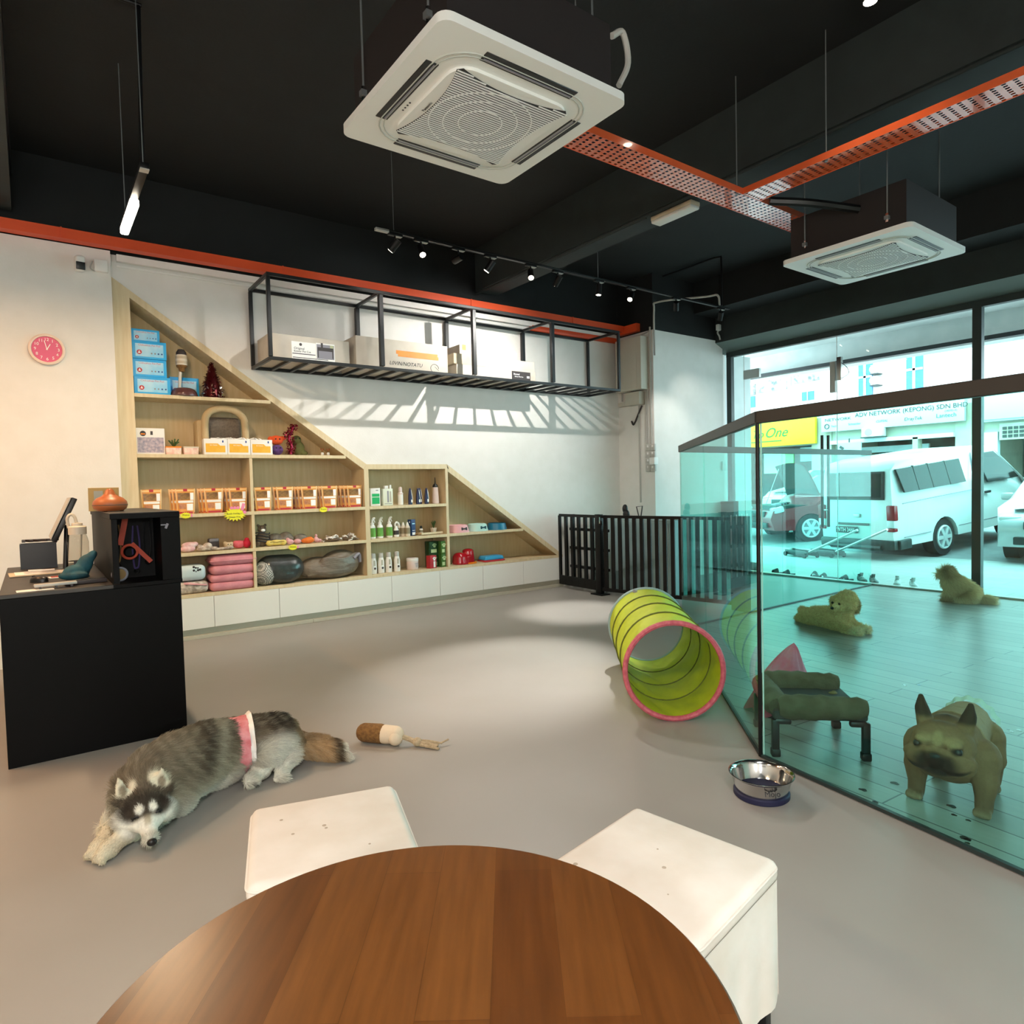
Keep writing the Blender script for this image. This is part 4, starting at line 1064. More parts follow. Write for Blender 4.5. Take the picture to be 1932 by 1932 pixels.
for i, x in enumerate((1.458, 1.672, 1.886)):
    t = T('treat_box', ('white and yellow treat box, left of the row of three', 'white and yellow treat box in the middle of the row of three', 'white and yellow treat box, right of the row of three')[i], 'box', (x, 6.815, L2), 0, 'white and yellow boxes on the second shelf')
    b = B(); b.box((0, 0, .075), (.21, .09, .15), M['paper'], bev=.002); part('carton_body', b, t)
    b = B(); b.xz([(-.09, .02), (.085, .02), (.085, .085), (.04, .085), (.02, .105), (-.09, .105)], -.0462, -.0452, M['yel_print']); part('printed_panel', b, t)
    text('PET PADS', .016, M['paper'], t, (-.02, -.0465, .088), ext=.0003)
    b = B(); b.box((.065, -.0455, .125), (.012, .001, .02), M['blue_dark']); part('printed_emblem', b, t)
b = B()
for k in range(12): b.box((1.45 + .04 * k, 6.83, L2 + .158), (.05, .03, .008), M['paper'], rot=(.3 * math.sin(k * 5), .3 * math.sin(k * 3), k))
solo('crumpled_wrap', b, 'crumpled white wrapping lying on top of the treat boxes', 'wrapping')
def plush(name, label, loc, blobs, m, cat='soft toy', vox=.006, it=4, group=None, extra=None):
    b = B()
    for c, r, *ro in blobs: b.sph(c, r, m, ro[0] if ro else None, n=14)
    t = T(name, label, cat, loc, 0, group)
    o = obj('plush_body', remesh(b, vox, it, name), t)
    if extra: extra(t)
    return t
M['pl_or'] = mat('orange_plush', 'd9521f', .9, bump=.3, bscale=60); M['pl_pu'] = mat('purple_plush', '5a3a72', .9, bump=.3, bscale=60); M['pl_ol'] = mat('olive_plush', '6b6a3a', .9, bump=.3, bscale=60); M['pl_red'] = mat('red_plush', 'a02428', .9, bump=.3, bscale=60)
def eyes(t, pts, r=.008, nm='eye', m='black_plastic'):
    b = B()
    for p in pts: b.sph(p, r, M[m], n=8)
    part(nm, b, t)
plush('soft_toy', 'purple soft toy ball under the orange one, second shelf', (2.06, 6.85, L2), [((0, 0, .055), (.062, .05, .055)), ((-.03, -.04, .05), (.02, .02, .02)), ((.03, -.04, .05), (.02, .02, .02))], M['pl_pu'], extra=lambda t: eyes(t, [(-.02, -.05, .075), (.02, -.05, .075)]))
plush('soft_toy', 'orange soft toy sitting on the purple one, second shelf', (2.06, 6.86, L2 + .105), [((0, 0, .05), (.07, .05, .05)), ((-.06, 0, .06), (.03, .02, .03)), ((.06, 0, .07), (.03, .02, .025))], M['pl_or'], extra=lambda t: eyes(t, [(-.02, -.048, .06), (.02, -.048, .06)]))
plush('soft_toy', 'olive soft toy squeezed behind the tinsel garland, second shelf', (2.31, 6.95, L2), [((0, 0, .08), (.07, .05, .08)), ((-.02, -.02, .17), (.05, .04, .045)), ((.05, 0, .03), (.05, .05, .03))], M['pl_ol'], extra=lambda t: eyes(t, [(-.035, -.058, .18), (.0, -.06, .18)]))
t = T('tinsel_garland', 'bunched dark pink tinsel garland standing on the second shelf', 'garland', (2.19, 6.83, L2))
b = B()
def tg(r, i):
    z = r.random(); a = r.uniform(0, 2 * PI); k = .05 * math.sqrt(r.random()); cx = .018 * math.sin(7 * z) + (.03 if z > .75 else 0)
    return V((cx + k * math.cos(a), k * math.sin(a), .02 + .3 * z)), (M['tin_mag'] if r.random() < .75 else M['tin_pink'])
M['tin_mag'] = mat('magenta_tinsel', '8a1030', .25, metal=.6)
tinsel(b, tg, 320, .017, None, 5); part('tinsel', b, t)
b = B(); b.tube(smooth_path([(0, 0, .01), (.012, 0, .1), (-.01, 0, .18), (.02, 0, .25), (.04, 0, .3)]), .016, M['tin_mag']); part('core', b, t)
for x, lab in ((2.53, 'left'), (2.595, 'right')):
    t = T('reindeer_ornament', 'tiny red and white reindeer ornament, %s of the pair on the second shelf' % lab, 'ornament', (x, 6.84, L2))
    b = B(); b.sph((0, 0, .02), (.016, .014, .02), M['paper'], n=10); b.sph((0, -.006, .045), (.012, .012, .012), M['tan_strap'], n=10); part('ornament_body', b, t)
    b = B()
    for s_ in (-1, 1): b.tube([(0, 0, .052), (.012 * s_, 0, .066), (.02 * s_, 0, .07)], .003, M['or_strap'], n=5); b.tube([(.012 * s_, 0, .066), (.012 * s_, 0, .078)], .003, M['or_strap'], n=5)
    part('antler', b, t)
# ------------------------------------------------ treat pouches, third shelf
M['kraft'] = mat('kraft_orange_foil', 'e6a04a', .35, col2='dd9440', scale=9); M['kraft_edge'] = mat('pale_kraft_edge', 'f2c98a', .4)
M['win_dark'] = mat('pouch_print_dark', '6b4a2a', .4, col2='9a7440', scale=40); M['win_pink'] = mat('pouch_window', 'c98c62', .4, col2='b0714a', scale=40)
def pouch_mesh(t):
    H, W = .236, .172
    def f(side):
        def g(u, v):
            w = W * (.88 + .12 * v); x = (u - .5) * w
            d = .027 * (1 - v) ** .8 * (1 - (2 * u - 1) ** 4) + .0025
            return V((x, side * d, H * v))
        return g
    b = B(); b.grid(f(-1), 10, 12, M['kraft']); b.grid(lambda u, v: f(1)(1 - u, v), 10, 12, M['kraft']); part('pouch_body', b, t)
    fr = f(-1)
    def patch(u0, u1, v0, v1, m, off=.0016, nm='printed_panel'):
        bb = B(); bb.grid(lambda u, v: fr(u0 + (u1 - u0) * u, v0 + (v1 - v0) * v) + V((0, -off, 0)), 6, 4, M[m]); return part(nm, bb, t)
    patch(.1, .72, .56, .84, 'win_dark', nm='printed_photo'); patch(.74, .92, .55, .84, 'white', nm='white_label'); patch(.1, .9, .44, .53, 'paper', nm='white_label')
    patch(.12, .5, .2, .4, 'win_pink', nm='window'); patch(.54, .88, .14, .4, 'white', nm='white_label'); patch(.02, .98, .015, .09, 'red_print', nm='red_band')
    patch(.4, .6, .9, 1.0, 'red_print', .003, 'red_tag'); patch(.0, .06, .05, 1.0, 'kraft_edge', .001, 'edge_seal'); patch(.94, 1.0, .05, 1.0, 'kraft_edge', .001, 'edge_seal'); patch(.06, .94, .9, .97, 'kraft_edge', .001, 'edge_seal')
rows = [(.895, 1), (1.178, 3), (1.426, 3), (1.65, 4), (1.888, 3), (2.105, 2), (2.36, 4), (2.576, 3), (2.862, 4)]
ordn = ['leftmost', 'second from left', 'third from left', 'fourth from left, behind the big yellow star', 'middle', 'fourth from right', 'third from right', 'second from right', 'rightmost']
p0 = None
for i, (x, n) in enumerate(rows):
    for k in range(n):
        fx = x - .02 * k * (1 if i != 7 else .6); y = 6.805 + .056 * k; rz = .0 if k == 0 else RN.uniform(-.15, .1)
        if k == 0: lab = 'front kraft treat pouch on the third shelf, ' + ordn[i]
        else: lab = 'kraft treat pouch tucked behind the front pouch ' + ordn[i].split(',')[0]
        g = 'kraft treat pouches on the third shelf' + (' row %s' % ordn[i] if k else '')
        if p0 is None:
            p0 = T('treat_pouch', lab, 'treat pouch', (fx, y, L3), 0, g); pouch_mesh(p0)
        else:
            dup(p0, (fx, y, L3 + (.0)), rz, lab, g)
# price stars
M['star_yel'] = mat('fluorescent_yellow_card', 'f2f032', .6); M['star_pink'] = mat('pink_card', 'f08fb4', .6)
def star(label, x, z, R_, big=False, y=6.744):
    t = T('price_card', label, 'price card', (x, y, z))
    n = 18; pts = []
    for i in range(2 * n):
        r = R_ * (1 if i % 2 == 0 else .7); a = PI * i / n
        pts.append((r * math.cos(a) * 1.25, r * math.sin(a) * .78))
    b = B(); b.xz(pts, -.003, 0, M['star_yel']); part('star_card', b, t)
    b = B()
    if big:
        for k in range(3): b.cyl((-.03 + .03 * k, -.006, R_ * .72), (-.03 + .03 * k, -.003, R_ * .72), .015, M['star_pink'], n=14)
        b.box((.075, -.005, R_ * .8), (.028, .003, .07), M['star_pink'], bev=.001, rot=(0, .3, 0)); b.cyl((.09, -.006, R_ * .2), (.09, -.003, R_ * .2), .016, M['star_pink'], n=14)
    else: b.box((R_ * 1.15, -.005, -.002), (R_ * .4, .003, R_ * .6), M['star_pink'], bev=.001)
    part('pink_paw', b, t)
    if big: text('Bundle Deal Buy 3', .019, M['ink'], t, (-.005, -.0055, .008), ext=.0003); text('Cheaper Price', .019, M['ink'], t, (-.005, -.0055, -.025), ext=.0003)
    else: text('Promo', R_ * .5, M['ink'], t, (0, -.0055, .004), ext=.0003)
star('large yellow starburst price card hanging from the third shelf edge', 1.6, 1.168, .088, True)
star('small yellow star price card at the left end of the third shelf edge', 1.165, 1.178, .042)
star('small yellow star price card at the right end of the third shelf edge', 2.485, 1.178, .042)
star('small yellow star price card on the fourth shelf edge', 2.15, .805, .042)
# ------------------------------------------------ soft toys, fourth shelf
cl = {k: mat(n, c, .85, col2=c2, scale=25, bump=.3, bscale=50) for k, n, c, c2 in (('wp', 'white_pink_plush', 'ead0cf', 'dba9ad'), ('gr', 'grey_plush', '8c857a', '6f685e'), ('bg', 'beige_toy', 'cdbb9a', 'b39f7e'), ('pk', 'coral_pink_plush', 'e0707a', 'd45c6a'), ('rd', 'crimson_plush', 'c9213f', 'b51a36'), ('ye', 'pale_yellow_plush', 'e3d27a', 'd8c568'), ('pp', 'pale_pink_toy', 'e3b2b4', 'cf989e'), ('or', 'orange_toy', 'e87f35', 'dd7028'), ('sp', 'speckled_wrap', 'd9cfc4', '8d8072'), ('br', 'brown_toy', '70604c', '5a4c3c'))}
def toy(label, x, blobs, m, y=6.86, extra=None, z=None): return plush('soft_toy', label, (x, y, L4 if z is None else z), blobs, cl[m], extra=extra, group='soft toys on the fourth shelf')
toy('white and pink oval soft toy at the left end of the fourth shelf', 1.2, [((0, 0, .065), (.07, .045, .03)), ((-.02, -.01, .028), (.075, .05, .028)), ((.05, 0, .07), (.03, .03, .025))], 'wp', 6.84)
t_ = toy('pile of small speckled toys in clear wrap on the fourth shelf', 1.33, [((0, -.02, .022), (.08, .05, .022)), ((.03, .0, .05), (.04, .04, .03)), ((-.04, 0, .04), (.03, .03, .025)), ((.08, -.03, .02), (.04, .03, .02))], 'sp', 6.83)
t = T('dog_harness', 'dark harness with grey flap standing on the fourth shelf', 'harness', (1.43, 6.92, L4))
b = B(); b.box((0, 0, .055), (.1, .06, .11), M['photo_dark'], bev=.012); part('harness_body', b, t)
b = B(); b.box((.0, -.034, .095), (.085, .012, .03), M['photo_grey'], bev=.005, rot=(.2, 0, .1)); part('flap', b, t)
toy('beige round soft toy left of the coral one on the fourth shelf', 1.55, [((0, 0, .035), (.045, .04, .035)), ((-.03, 0, .06), (.02, .02, .02)), ((.03, 0, .055), (.018, .018, .018))], 'bg', 6.84, lambda t: eyes(t, [(-.01, -.037, .05), (.015, -.037, .05)], .005))
toy('flat speckled soft toy lying at the front edge of the fourth shelf', 1.49, [((0, 0, .014), (.09, .035, .014)), ((.06, 0, .018), (.04, .03, .016))], 'sp', 6.79)
toy('coral pink soft toy on the fourth shelf', 1.65, [((0, 0, .04), (.06, .045, .04)), ((-.03, -.01, .055), (.03, .03, .025)), ((.04, .01, .045), (.03, .03, .03))], 'pk', 6.85)
toy('crimson soft toy beside the divider on the fourth shelf', 1.72, [((0, 0, .045), (.038, .04, .045)), ((.0, -.01, .085), (.025, .025, .02))], 'rd', 6.83)
def tiger(t):
    b = B()
    for k in range(4): b.tube([(.074 * math.cos(a), .05 * math.sin(a) - .002, .05 + .028 * k + .01 * math.sin(2 * a)) for a in [PI + PI * i / 8 for i in range(9)]], .006, M['ink'], n=5)
    part('stripe', b, t)
    b = B(); b.sph((0, -.045, .165), (.022, .014, .016), M['white'], n=10); part('muzzle', b, t)
    eyes(t, [(-.022, -.038, .19), (.022, -.038, .19)], .007)
toy('brown striped sitting soft toy beside the divider on the fourth shelf', 1.885, [((0, 0, .07), (.07, .052, .075)), ((0, -.005, .175), (.045, .042, .042)), ((-.035, 0, .215), (.016, .012, .016)), ((.035, 0, .215), (.016, .012, .016)), ((-.06, -.02, .03), (.03, .04, .03)), ((.06, -.02, .03), (.03, .04, .03))], 'br', 6.88, tiger)
toy('grey hedgehog-like soft toy at the back of the fourth shelf', 2.09, [((-.05, 0, .07), (.07, .05, .05)), ((.06, 0, .075), (.07, .05, .055)), ((0, 0, .03), (.12, .06, .03)), ((.11, -.02, .06), (.03, .03, .025))], 'gr', 6.97)
def stitch(t): b = B(); b.tube([(-.07 + .014 * i, -.036, .042 + .004 * math.sin(i)) for i in range(11)], .003, M['tan_strap'], n=5); part('stitching', b, t)
toy('pale yellow bone shaped soft toy at the front of the fourth shelf', 2.01, [((-.07, 0, .03), (.035, .04, .03)), ((.07, 0, .03), (.035, .04, .03)), ((0, 0, .032), (.08, .035, .03))], 'ye', 6.83, stitch)
toy('pale pink soft toy above the yellow price star, fourth shelf', 2.19, [((-.04, 0, .03), (.04, .035, .03)), ((.04, 0, .03), (.04, .035, .028)), ((-.06, 0, .055), (.02, .02, .02))], 'pp', 6.84)
toy('orange soft toy on the fourth shelf', 2.345, [((0, 0, .033), (.065, .04, .033)), ((-.05, 0, .03), (.025, .03, .022)), ((.02, 0, .05), (.03, .03, .02))], 'or', 6.84)
toy('maroon and grey soft toy at the back right of the fourth shelf', 2.3, [((0, 0, .06), (.07, .04, .04)), ((.02, 0, .025), (.09, .05, .025))], 'gr', 6.95)
toy('small pale pink toy standing right of the orange one', 2.44, [((0, 0, .03), (.03, .025, .03)), ((.0, 0, .07), (.016, .015, .022)), ((.03, 0, .02), (.03, .025, .02))], 'pp', 6.87)
def wrap_pack(label, x, w, seed):
    t = T('wrapped_chews', label, 'packet', (x, 6.86, L4), 0, 'wrapped chew packs on the fourth shelf')
    r = random.Random(seed); b = B()
    for i in range(26):
        a = r.uniform(0, 2 * PI); k = math.sqrt(r.random()); z = .075 * (1 - k ** 2) * r.uniform(.5, 1) + .008
        b.box((w * .5 * k * math.cos(a), .055 * k * math.sin(a), z), (.05, .02, .012), cl['sp'] if r.random() < .5 else M['paper'], rot=(r.uniform(-.5, .5), r.uniform(-.5, .5), r.uniform(0, 3)), bev=.003, seg=1)
    part('pack_pieces', b, t)
    b = B(); b.sph((0, 0, .02), (w * .5, .06, .02), cl['br'], n=14); part('pack_bag', b, t)
wrap_pack('mound of wrapped brown and white chews on the fourth shelf', 2.61, .2, 1)
wrap_pack('flatter pack of wrapped chews by the right divider, fourth shelf', 2.81, .17, 2)
# ------------------------------------------------ bottom shelf
M['plastic_wrap'] = glass_mat('plastic_wrap', (.9, .9, .9), ior=1.25, rough=.12)
M['pad_blue'] = mat('pale_blue_pad', 'cfdfe2', .6, col2='c3d6da', scale=5)
t = T('pad_pack', 'pale blue pack with black paw prints on the bottom shelf', 'pad pack', (1.19, 6.88, L5 + .121))
b = B(); b.box((0, 0, .075), (.28, .2, .15), M['pad_blue'], bev=.05, seg=4); part('pack_body', b, t)
b = B()
for k in range(7): b.sph((.03 + .018 * (k % 4), -.1 + .003 * (k % 3), .1 + .016 * (k // 2 % 3) - .012 * (k % 2)), (.011, .004, .011), M['ink'], n=8)
part('printed_paws', b, t)
t = T('pad_pack', 'grey plastic bag of pads lying under the pale blue pack', 'pad pack', (1.2, 6.88, L5))
b = B(); b.box((0, 0, .056), (.3, .2, .112), cl['sp'], bev=.045, seg=3); part('pack_body', b, t)
b = B(); b.box((.03, -.09, .09), (.2, .04, .012), cl['pp'], rot=(.3, .15, 0), bev=.004); part('pink_insert', b, t)
M['rose'] = mat('rose_fleece', 'd8929c', .85, col2='cc848f', scale=14, bump=.35, bscale=30)
for k, lab in enumerate(('lowest', 'second lowest', 'third', 'topmost')):
    z = L5 + [0, .08, .155, .245][k]; h = [.085, .078, .09, .1][k]
    b = B(); b.box((0, 0, h / 2), (.41 + .012 * math.sin(3 * k), .25, h * 1.0), M['rose'], bev=h * .46, seg=4)
    if k == 3: b.box((0, 0, h * .45), (.43, .26, .012), M['rose'], bev=.005)
    solo('pink_cushion', b, lab + ' pink fleece cushion of the stack on the bottom shelf', 'cushion', (1.56 + .006 * k, 6.885, z), .02 * (-1) ** k, 'pink cushions on the bottom shelf')
M['net_dark'] = mat('dark_wrapped_bedding', '3b403e', .35, col2='2a2f2e', scale=18, bump=.4, bscale=22, coat=.4)
def check_mat():
    m = mat('gingham_check', '9a9a94', .6); nt = m.node_tree; c = nt.nodes.new('ShaderNodeTexChecker'); c.inputs['Scale'].default_value = 90
    c.inputs['Color1'].default_value = lin('c9c8c0'); c.inputs['Color2'].default_value = lin('3f4440'); tc = nt.nodes.new('ShaderNodeTexCoord')
    nt.links.new(tc.outputs['Object'], c.inputs['Vector']); nt.links.new(c.outputs['Color'], nt.nodes['Principled BSDF'].inputs['Base Color']); return m
M['check'] = check_mat()
t = T('wrapped_bed', 'dark pet bed in clear wrap with checked end on the bottom shelf', 'pet bed', (2.03, 6.89, L5))
b = B(); b.cap((-.07, .0, .15), (.12, 0, .15), .148, .145, M['net_dark'], n=20); b.sph((.05, -.06, .1), (.16, .09, .1), M['net_dark']); o_ = obj('bed_roll', remesh(b, .01, 3, 'bed_roll'), t)
b = B(); b.sph((-.14, -.03, .125), (.115, .13, .125), M['check'], n=20); part('checked_end', b, t)
M['fur_wrap'] = mat('grey_brown_fleece', '6b6256', .4, col2='7d7466', scale=7, bump=.7, bscale=16, stretch=(1, 1, 3), coat=.3)
t = T('wrapped_bed', 'grey brown fleece bed bunched in a clear bag on the bottom shelf', 'pet bed', (2.6, 6.89, L5))
b = B(); b.sph((.1, 0, .15), (.22, .14, .15), M['fur_wrap'], n=20); b.sph((-.15, .02, .12), (.2, .13, .12), M['fur_wrap'], n=20); b.sph((.0, -.04, .09), (.26, .11, .09), M['fur_wrap'])
for k in range(7): b.tube(smooth_path([(-.28 + .02 * k, -.05, .05 + .02 * k), (-.1, -.12, .08 + .025 * k), (.1, -.13, .12 + .015 * k), (.27, -.06, .2 + .01 * k)]), .014, M['fur_wrap'], n=6)
o_ = obj('fleece_bundle', remesh(b, .009, 2, 'fleece_bundle'), t)
b = B(); b.tube(smooth_path([(.22, -.1, .2), (.29, -.08, .24), (.31, -.06, .15)]), .02, M['photo_grey'], n=6); part('bag_knot', b, t)
# ------------------------------------------------ grooming bottles, middle bay
M['btl_white'] = mat('white_bottle', 'eeebe4', .3); M['btl_green'] = mat('green_label', '5f9a3a', .4, col2='7db04e', scale=14); M['btl_navy'] = mat('navy_bottle', '141c46', .3); M['grn_card'] = mat('bright_green_print', '1fae63', .5)
M['pk_bottle'] = mat('pale_rose_bottle', 'e2cfc8', .35); M['tan_print'] = mat('tan_label', '8d8266', .5)
G3 = 'grooming products on the upper shelf of the middle bay'
t = T('product_box', 'white and green product box at the left of the middle bay', 'box', (3.117, 6.86, L3), 0, G3)
b = B(); b.box((0, 0, .1), (.115, .07, .2), M['btl_white'], bev=.002); part('carton_body', b, t)
b = B(); b.box((.003, -.0355, .08), (.09, .001, .115), M['grn_card']); part('green_panel', b, t); b = B(); b.box((.003, -.0362, .1), (.09, .001, .006), M['btl_white']); b.box((.02, -.0362, .175), (.03, .001, .01), M['photo_grey']); part('printed_text', b, t)
t = T('product_box', 'cream product box with two pumps standing on it, middle bay', 'box', (3.275, 6.87, L3), 0, G3)
b = B(); b.box((0, 0, .095), (.12, .07, .19), mat('mint_cream_card', 'dfe6d3', .5), bev=.002); part('carton_body', b, t)
b = B(); b.box((.0, -.0355, .1), (.018, .001, .13), M['photo_grey']); b.box((.03, -.0355, .1), (.02, .001, .12), M['kick']); b.box((0, -.0357, .02), (.09, .001, .006), M['photo_grey']); part('printed_text', b, t)
b = B(); b.box((-.01, 0, .207), (.045, .04, .034), M['btl_white'], bev=.004); b.cyl((.045, 0, .19), (.045, 0, .232), .014, M['white_plastic'], n=12); part('pump', b, t)
def bottle(name, label, x, y, z, prof, m, capp=None, cm='btl_white', lab=None, lm='btl_green', group=None, extra=None, sy=.75):
    t = T(name, label, 'bottle', (x, y, z), 0, group)
    b = B(); b.lathe(prof, M[m], n=20, sy=sy); part('bottle_body', b, t)
    if capp: b = B(); b.lathe(capp, M[cm], n=16, sy=sy); part('cap', b, t)
    if lab:
        r, z0, z1 = lab; b = B(); b.lathe([(r - .002, z0), (r + .0012, z0 + .001), (r + .0012, z1 - .001), (r - .002, z1)], M[lm], n=20, sy=sy); part('label_band', b, t)
    if extra: extra(t)
    return t
bottle('spray_bottle', 'white spray with rose cap on the upper shelf, middle bay', 3.437, 6.85, L3, [(0, 0), (.03, 0), (.032, .01), (.031, .11), (.025, .14), (.022, .145)], 'btl_white', [(.022, .145), (.022, .19), (.018, .205), (.0, .21)], 'pk_bottle', (.031, .12, .14), 'pk_bottle', G3, sy=1)
for x, y, lab in ((3.563, 6.85, 'leftmost navy tube on the upper shelf, apart from the other three'), (3.665, 6.85, 'front left navy tube of the three together, middle bay'), (3.715, 6.9, 'back navy tube of the three together, middle bay'), (3.772, 6.84, 'front right navy tube of the three together, middle bay')):
    t = T('navy_tube', lab, 'tube', (x, y, L3), 0, G3)
    b = B(); b.lathe([(.0, 0), (.026, 0), (.027, .02), (.026, .06), (.024, .1), (.017, .155), (.01, .185), (.003, .19), (0, .19)], M['btl_navy'], n=16, sy=.7); part('tube_body', b, t)
    b = B(); b.box((.012, -.0165, .04), (.02, .004, .032), M['white']); b.box((.016, -.014, .115), (.006, .004, .11), M['white'], rot=(-.08, -.12, 0)); part('white_print', b, t)
bottle('nozzle_bottle', 'tall pale bottle with black pointed nozzle, right of the middle bay', 3.905, 6.86, L3, [(0, 0), (.042, 0), (.043, .01), (.036, .14), (.033, .19), (.03, .193)], 'pk_bottle', [(.033, .193), (.034, .2), (.028, .222), (.012, .235), (.007, .25), (.004, .31), (0, .312)], 'black_plastic', None, group=G3, sy=1)
G4 = 'grooming products on the middle shelf of the middle bay'
def trig(t):
    b = B(); b.tube(smooth_path([(0, 0, .17), (0, 0, .2), (.012, -.006, .225), (.03, -.01, .228)]), .012, M['btl_white'], n=8); b.box((.02, -.01, .2), (.008, .008, .04), M['btl_white'], rot=(0, -.4, 0)); part('trigger', b, t)
for i, (x, lab) in enumerate(((3.065, 'leftmost green trigger spray beside the divider, middle bay'), (3.17, 'middle green trigger spray of three, middle bay'), (3.285, 'rightmost green trigger spray of three, middle bay'))):
    bottle('trigger_spray', lab, x, 6.85 - .03 * (i == 0), L4, [(0, 0), (.034, 0), (.037, .01), (.037, .12), (.03, .145), (.018, .155), (.016, .165)], 'btl_white', [(.022, .158), (.022, .175), (.012, .18)], 'btl_white', (.037, .02, .12), 'btl_green', G4, trig)
def hk(t): b = B(); b.tube(smooth_path([(-.012, 0, .12), (-.01, 0, .15), (.01, 0, .168), (.028, -.004, .15), (.034, -.004, .135)]), .011, M['btl_white'], n=8); part('trigger', b, t)
bottle('hooked_spray', 'small white spray with hooked head right of the green sprays', 3.37, 6.85, L4, [(0, 0), (.03, 0), (.031, .01), (.03, .08), (.018, .105), (.014, .125)], 'btl_white', None, lab=(.03, .025, .075), lm='photo_dark', group=G4, extra=hk)
for x, y, lab in ((3.43, 6.9, 'left of three cream bottles with pointed caps'), (3.465, 6.86, 'middle of three cream bottles with pointed caps'), (3.5, 6.82, 'front right of three cream bottles with pointed caps')):
    bottle('cream_bottle', lab, x, y, L4, [(0, 0), (.028, 0), (.03, .008), (.03, .1), (.022, .122), (.016, .128)], 'cream_plastic', [(.017, .128), (.016, .135), (.008, .16), (0, .164)], 'btl_white', (.03, .03, .1), 'tan_print', G4, sy=.9)
t = T('product_box', 'tall navy product box on the middle shelf', 'box', (3.58, 6.87, L4), .35, G4)
b = B(); b.box((0, 0, .095), (.07, .06, .19), mat('navy_card', '22406f', .45), bev=.002); part('carton_body', b, t)
b = B(); b.box((0, -.031, .14), (.045, .001, .012), M['blue_pale']); b.box((0, -.031, .06), (.045, .001, .006), M['white']); b.box((0, -.031, .025), (.05, .001, .03), M['white']); b.sph((-.035, 0, .16), (.002, .008, .01), M['white'], n=8); part('printed_text', b, t)
b = B(); b.box((0, 0, .012), (.3, .16, .012), M['maple'], bev=.003); b.box((0, -.078, .018), (.3, .008, .024), M['maple']); b.box((.147, 0, .018), (.008, .16, .024), M['maple']); b.box((-.147, 0, .018), (.008, .16, .024), M['maple']); solo('wooden_tray', b, 'shallow wooden tray holding a dropper bottle and plant', 'tray', (3.81, 6.88, L4), .06)
bottle('dropper_bottle', 'tiny dark dropper bottle standing in the wooden tray', 3.72, 6.9, L4 + .0185, [(0, 0), (.022, 0), (.022, .045), (.012, .055)], 'btl_white', [(.014, .055), (.013, .085), (0, .088)], 'black_plastic', (.022, .01, .04), 'tan_print', sy=1)
t = T('potted_plant', 'small spiky plant in a cream pot on the wooden tray', 'plant', (3.87, 6.87, L4 + .0185))
b = B(); b.lathe([(0, 0), (.03, 0), (.04, .055), (.037, .056), (.034, .05), (0, .05)], M['cream_plastic'], n=20); part('pot', b, t)
b = B()
for k in range(13):
    a = k * 2.4; s_ = .25 + .75 * (k % 4) / 3; b.tube(smooth_path([(0, 0, .05), (.02 * s_ * math.cos(a), .02 * s_ * math.sin(a), .09), (.045 * s_ * math.cos(a), .045 * s_ * math.sin(a), .12 + .01 * (k % 3))], 3), .004, M['succulent'], n=5)
part('leaves', b, t)
b = B(); b.sph((0, 0, .015), (.03, .03, .015), M['tan_strap'], n=10); solo('chew_ball', b, 'small brown ball lying left of the wooden tray', 'ball', (3.63, 6.87, L4))
G5 = 'grooming products on the lowest shelf of the middle bay'
for i, x in enumerate((3.07, 3.163, 3.256, 3.36)):
    def pr_(t): b = B(); b.sph((.005, -.0285, .06), (.013, .003, .013), M['photo_dark'], n=10); b.box((0, -.0285, .12), (.02, .003, .06), M['kick']); part('printed_mark', b, t)
    bottle('shampoo_bottle', ('leftmost', 'second', 'third', 'rightmost')[i] + ' of the four tall white shampoo bottles on the bottom shelf', x, 6.835, L5, [(0, 0), (.036, 0), (.038, .008), (.037, .13), (.028, .165), (.026, .175)], 'btl_white', [(.027, .175), (.027, .222), (.022, .228), (0, .229)], 'grey_plastic', None, group=G5, extra=pr_)
t = T('powder_tub', 'wide white tub on the bottom shelf of the middle bay', 'tub', (3.575, 6.87, L5), 0, G5)
b = B(); b.lathe([(0, 0), (.066, 0), (.069, .006), (.069, .125), (.064, .132), (0, .134)], M['pk_bottle'], n=28); part('tub_body', b, t)
b = B(); b.lathe([(.0695, .098), (.0708, .1), (.0708, .126), (.066, .133)], M['btl_white'], n=28); part('lid', b, t)
b = B()
for k in range(4): b.box((.02, -.0675, .075 - .014 * k), (.05 - .008 * k, .004, .004), M['photo_grey'], rot=(0, 0, .25))
part('printed_text', b, t)
M['paw_green'] = mat('dark_green_card', '1f4a24', .45); M['mid_green'] = mat('leaf_green_card', '3f6a28', .45); M['pale_green'] = mat('pale_green_print', 'b9d09a', .5)
def paw(b, x, y, z, s_, m):
    b.sph((x, y, z), (s_, .002, s_ * .8), m, n=10)
    for a in (-.9, -.3, .3, .9): b.sph((x + 1.5 * s_ * math.sin(a), y, z + 1.5 * s_ * math.cos(a)), (s_ * .42, .002, s_ * .55), m, n=8)
def gbox(label, x, z, w, m, y=6.9, rz=0):
    t = T('product_box', label, 'box', (x, y, z), rz, G5)
    b = B(); b.box((0, 0, .077), (w, .1, .153), M[m], bev=.002); part('carton_body', b, t)
    b = B(); paw(b, .01, -.051, .095, .018, M['pale_green']); b.box((.0, -.051, .04), (w * .6, .001, .04), M['pale_green']); part('printed_paw', b, t)
gbox('lower dark green box behind the red can, bottom shelf', 3.855, L5, .13, 'paw_green'); gbox('upper dark green box stacked behind the red can', 3.855, L5 + .1545, .13, 'paw_green')
gbox('lower leaf green box at the right end of the middle bay', 3.945, L5, .06, 'mid_green', 6.83); gbox('upper leaf green box at the right end of the middle bay', 3.945, L5 + .1545, .06, 'mid_green', 6.83)
t = T('red_box', 'red product box with white paw in front of the green boxes', 'box', (3.79, 6.8, L5), .25, G5)
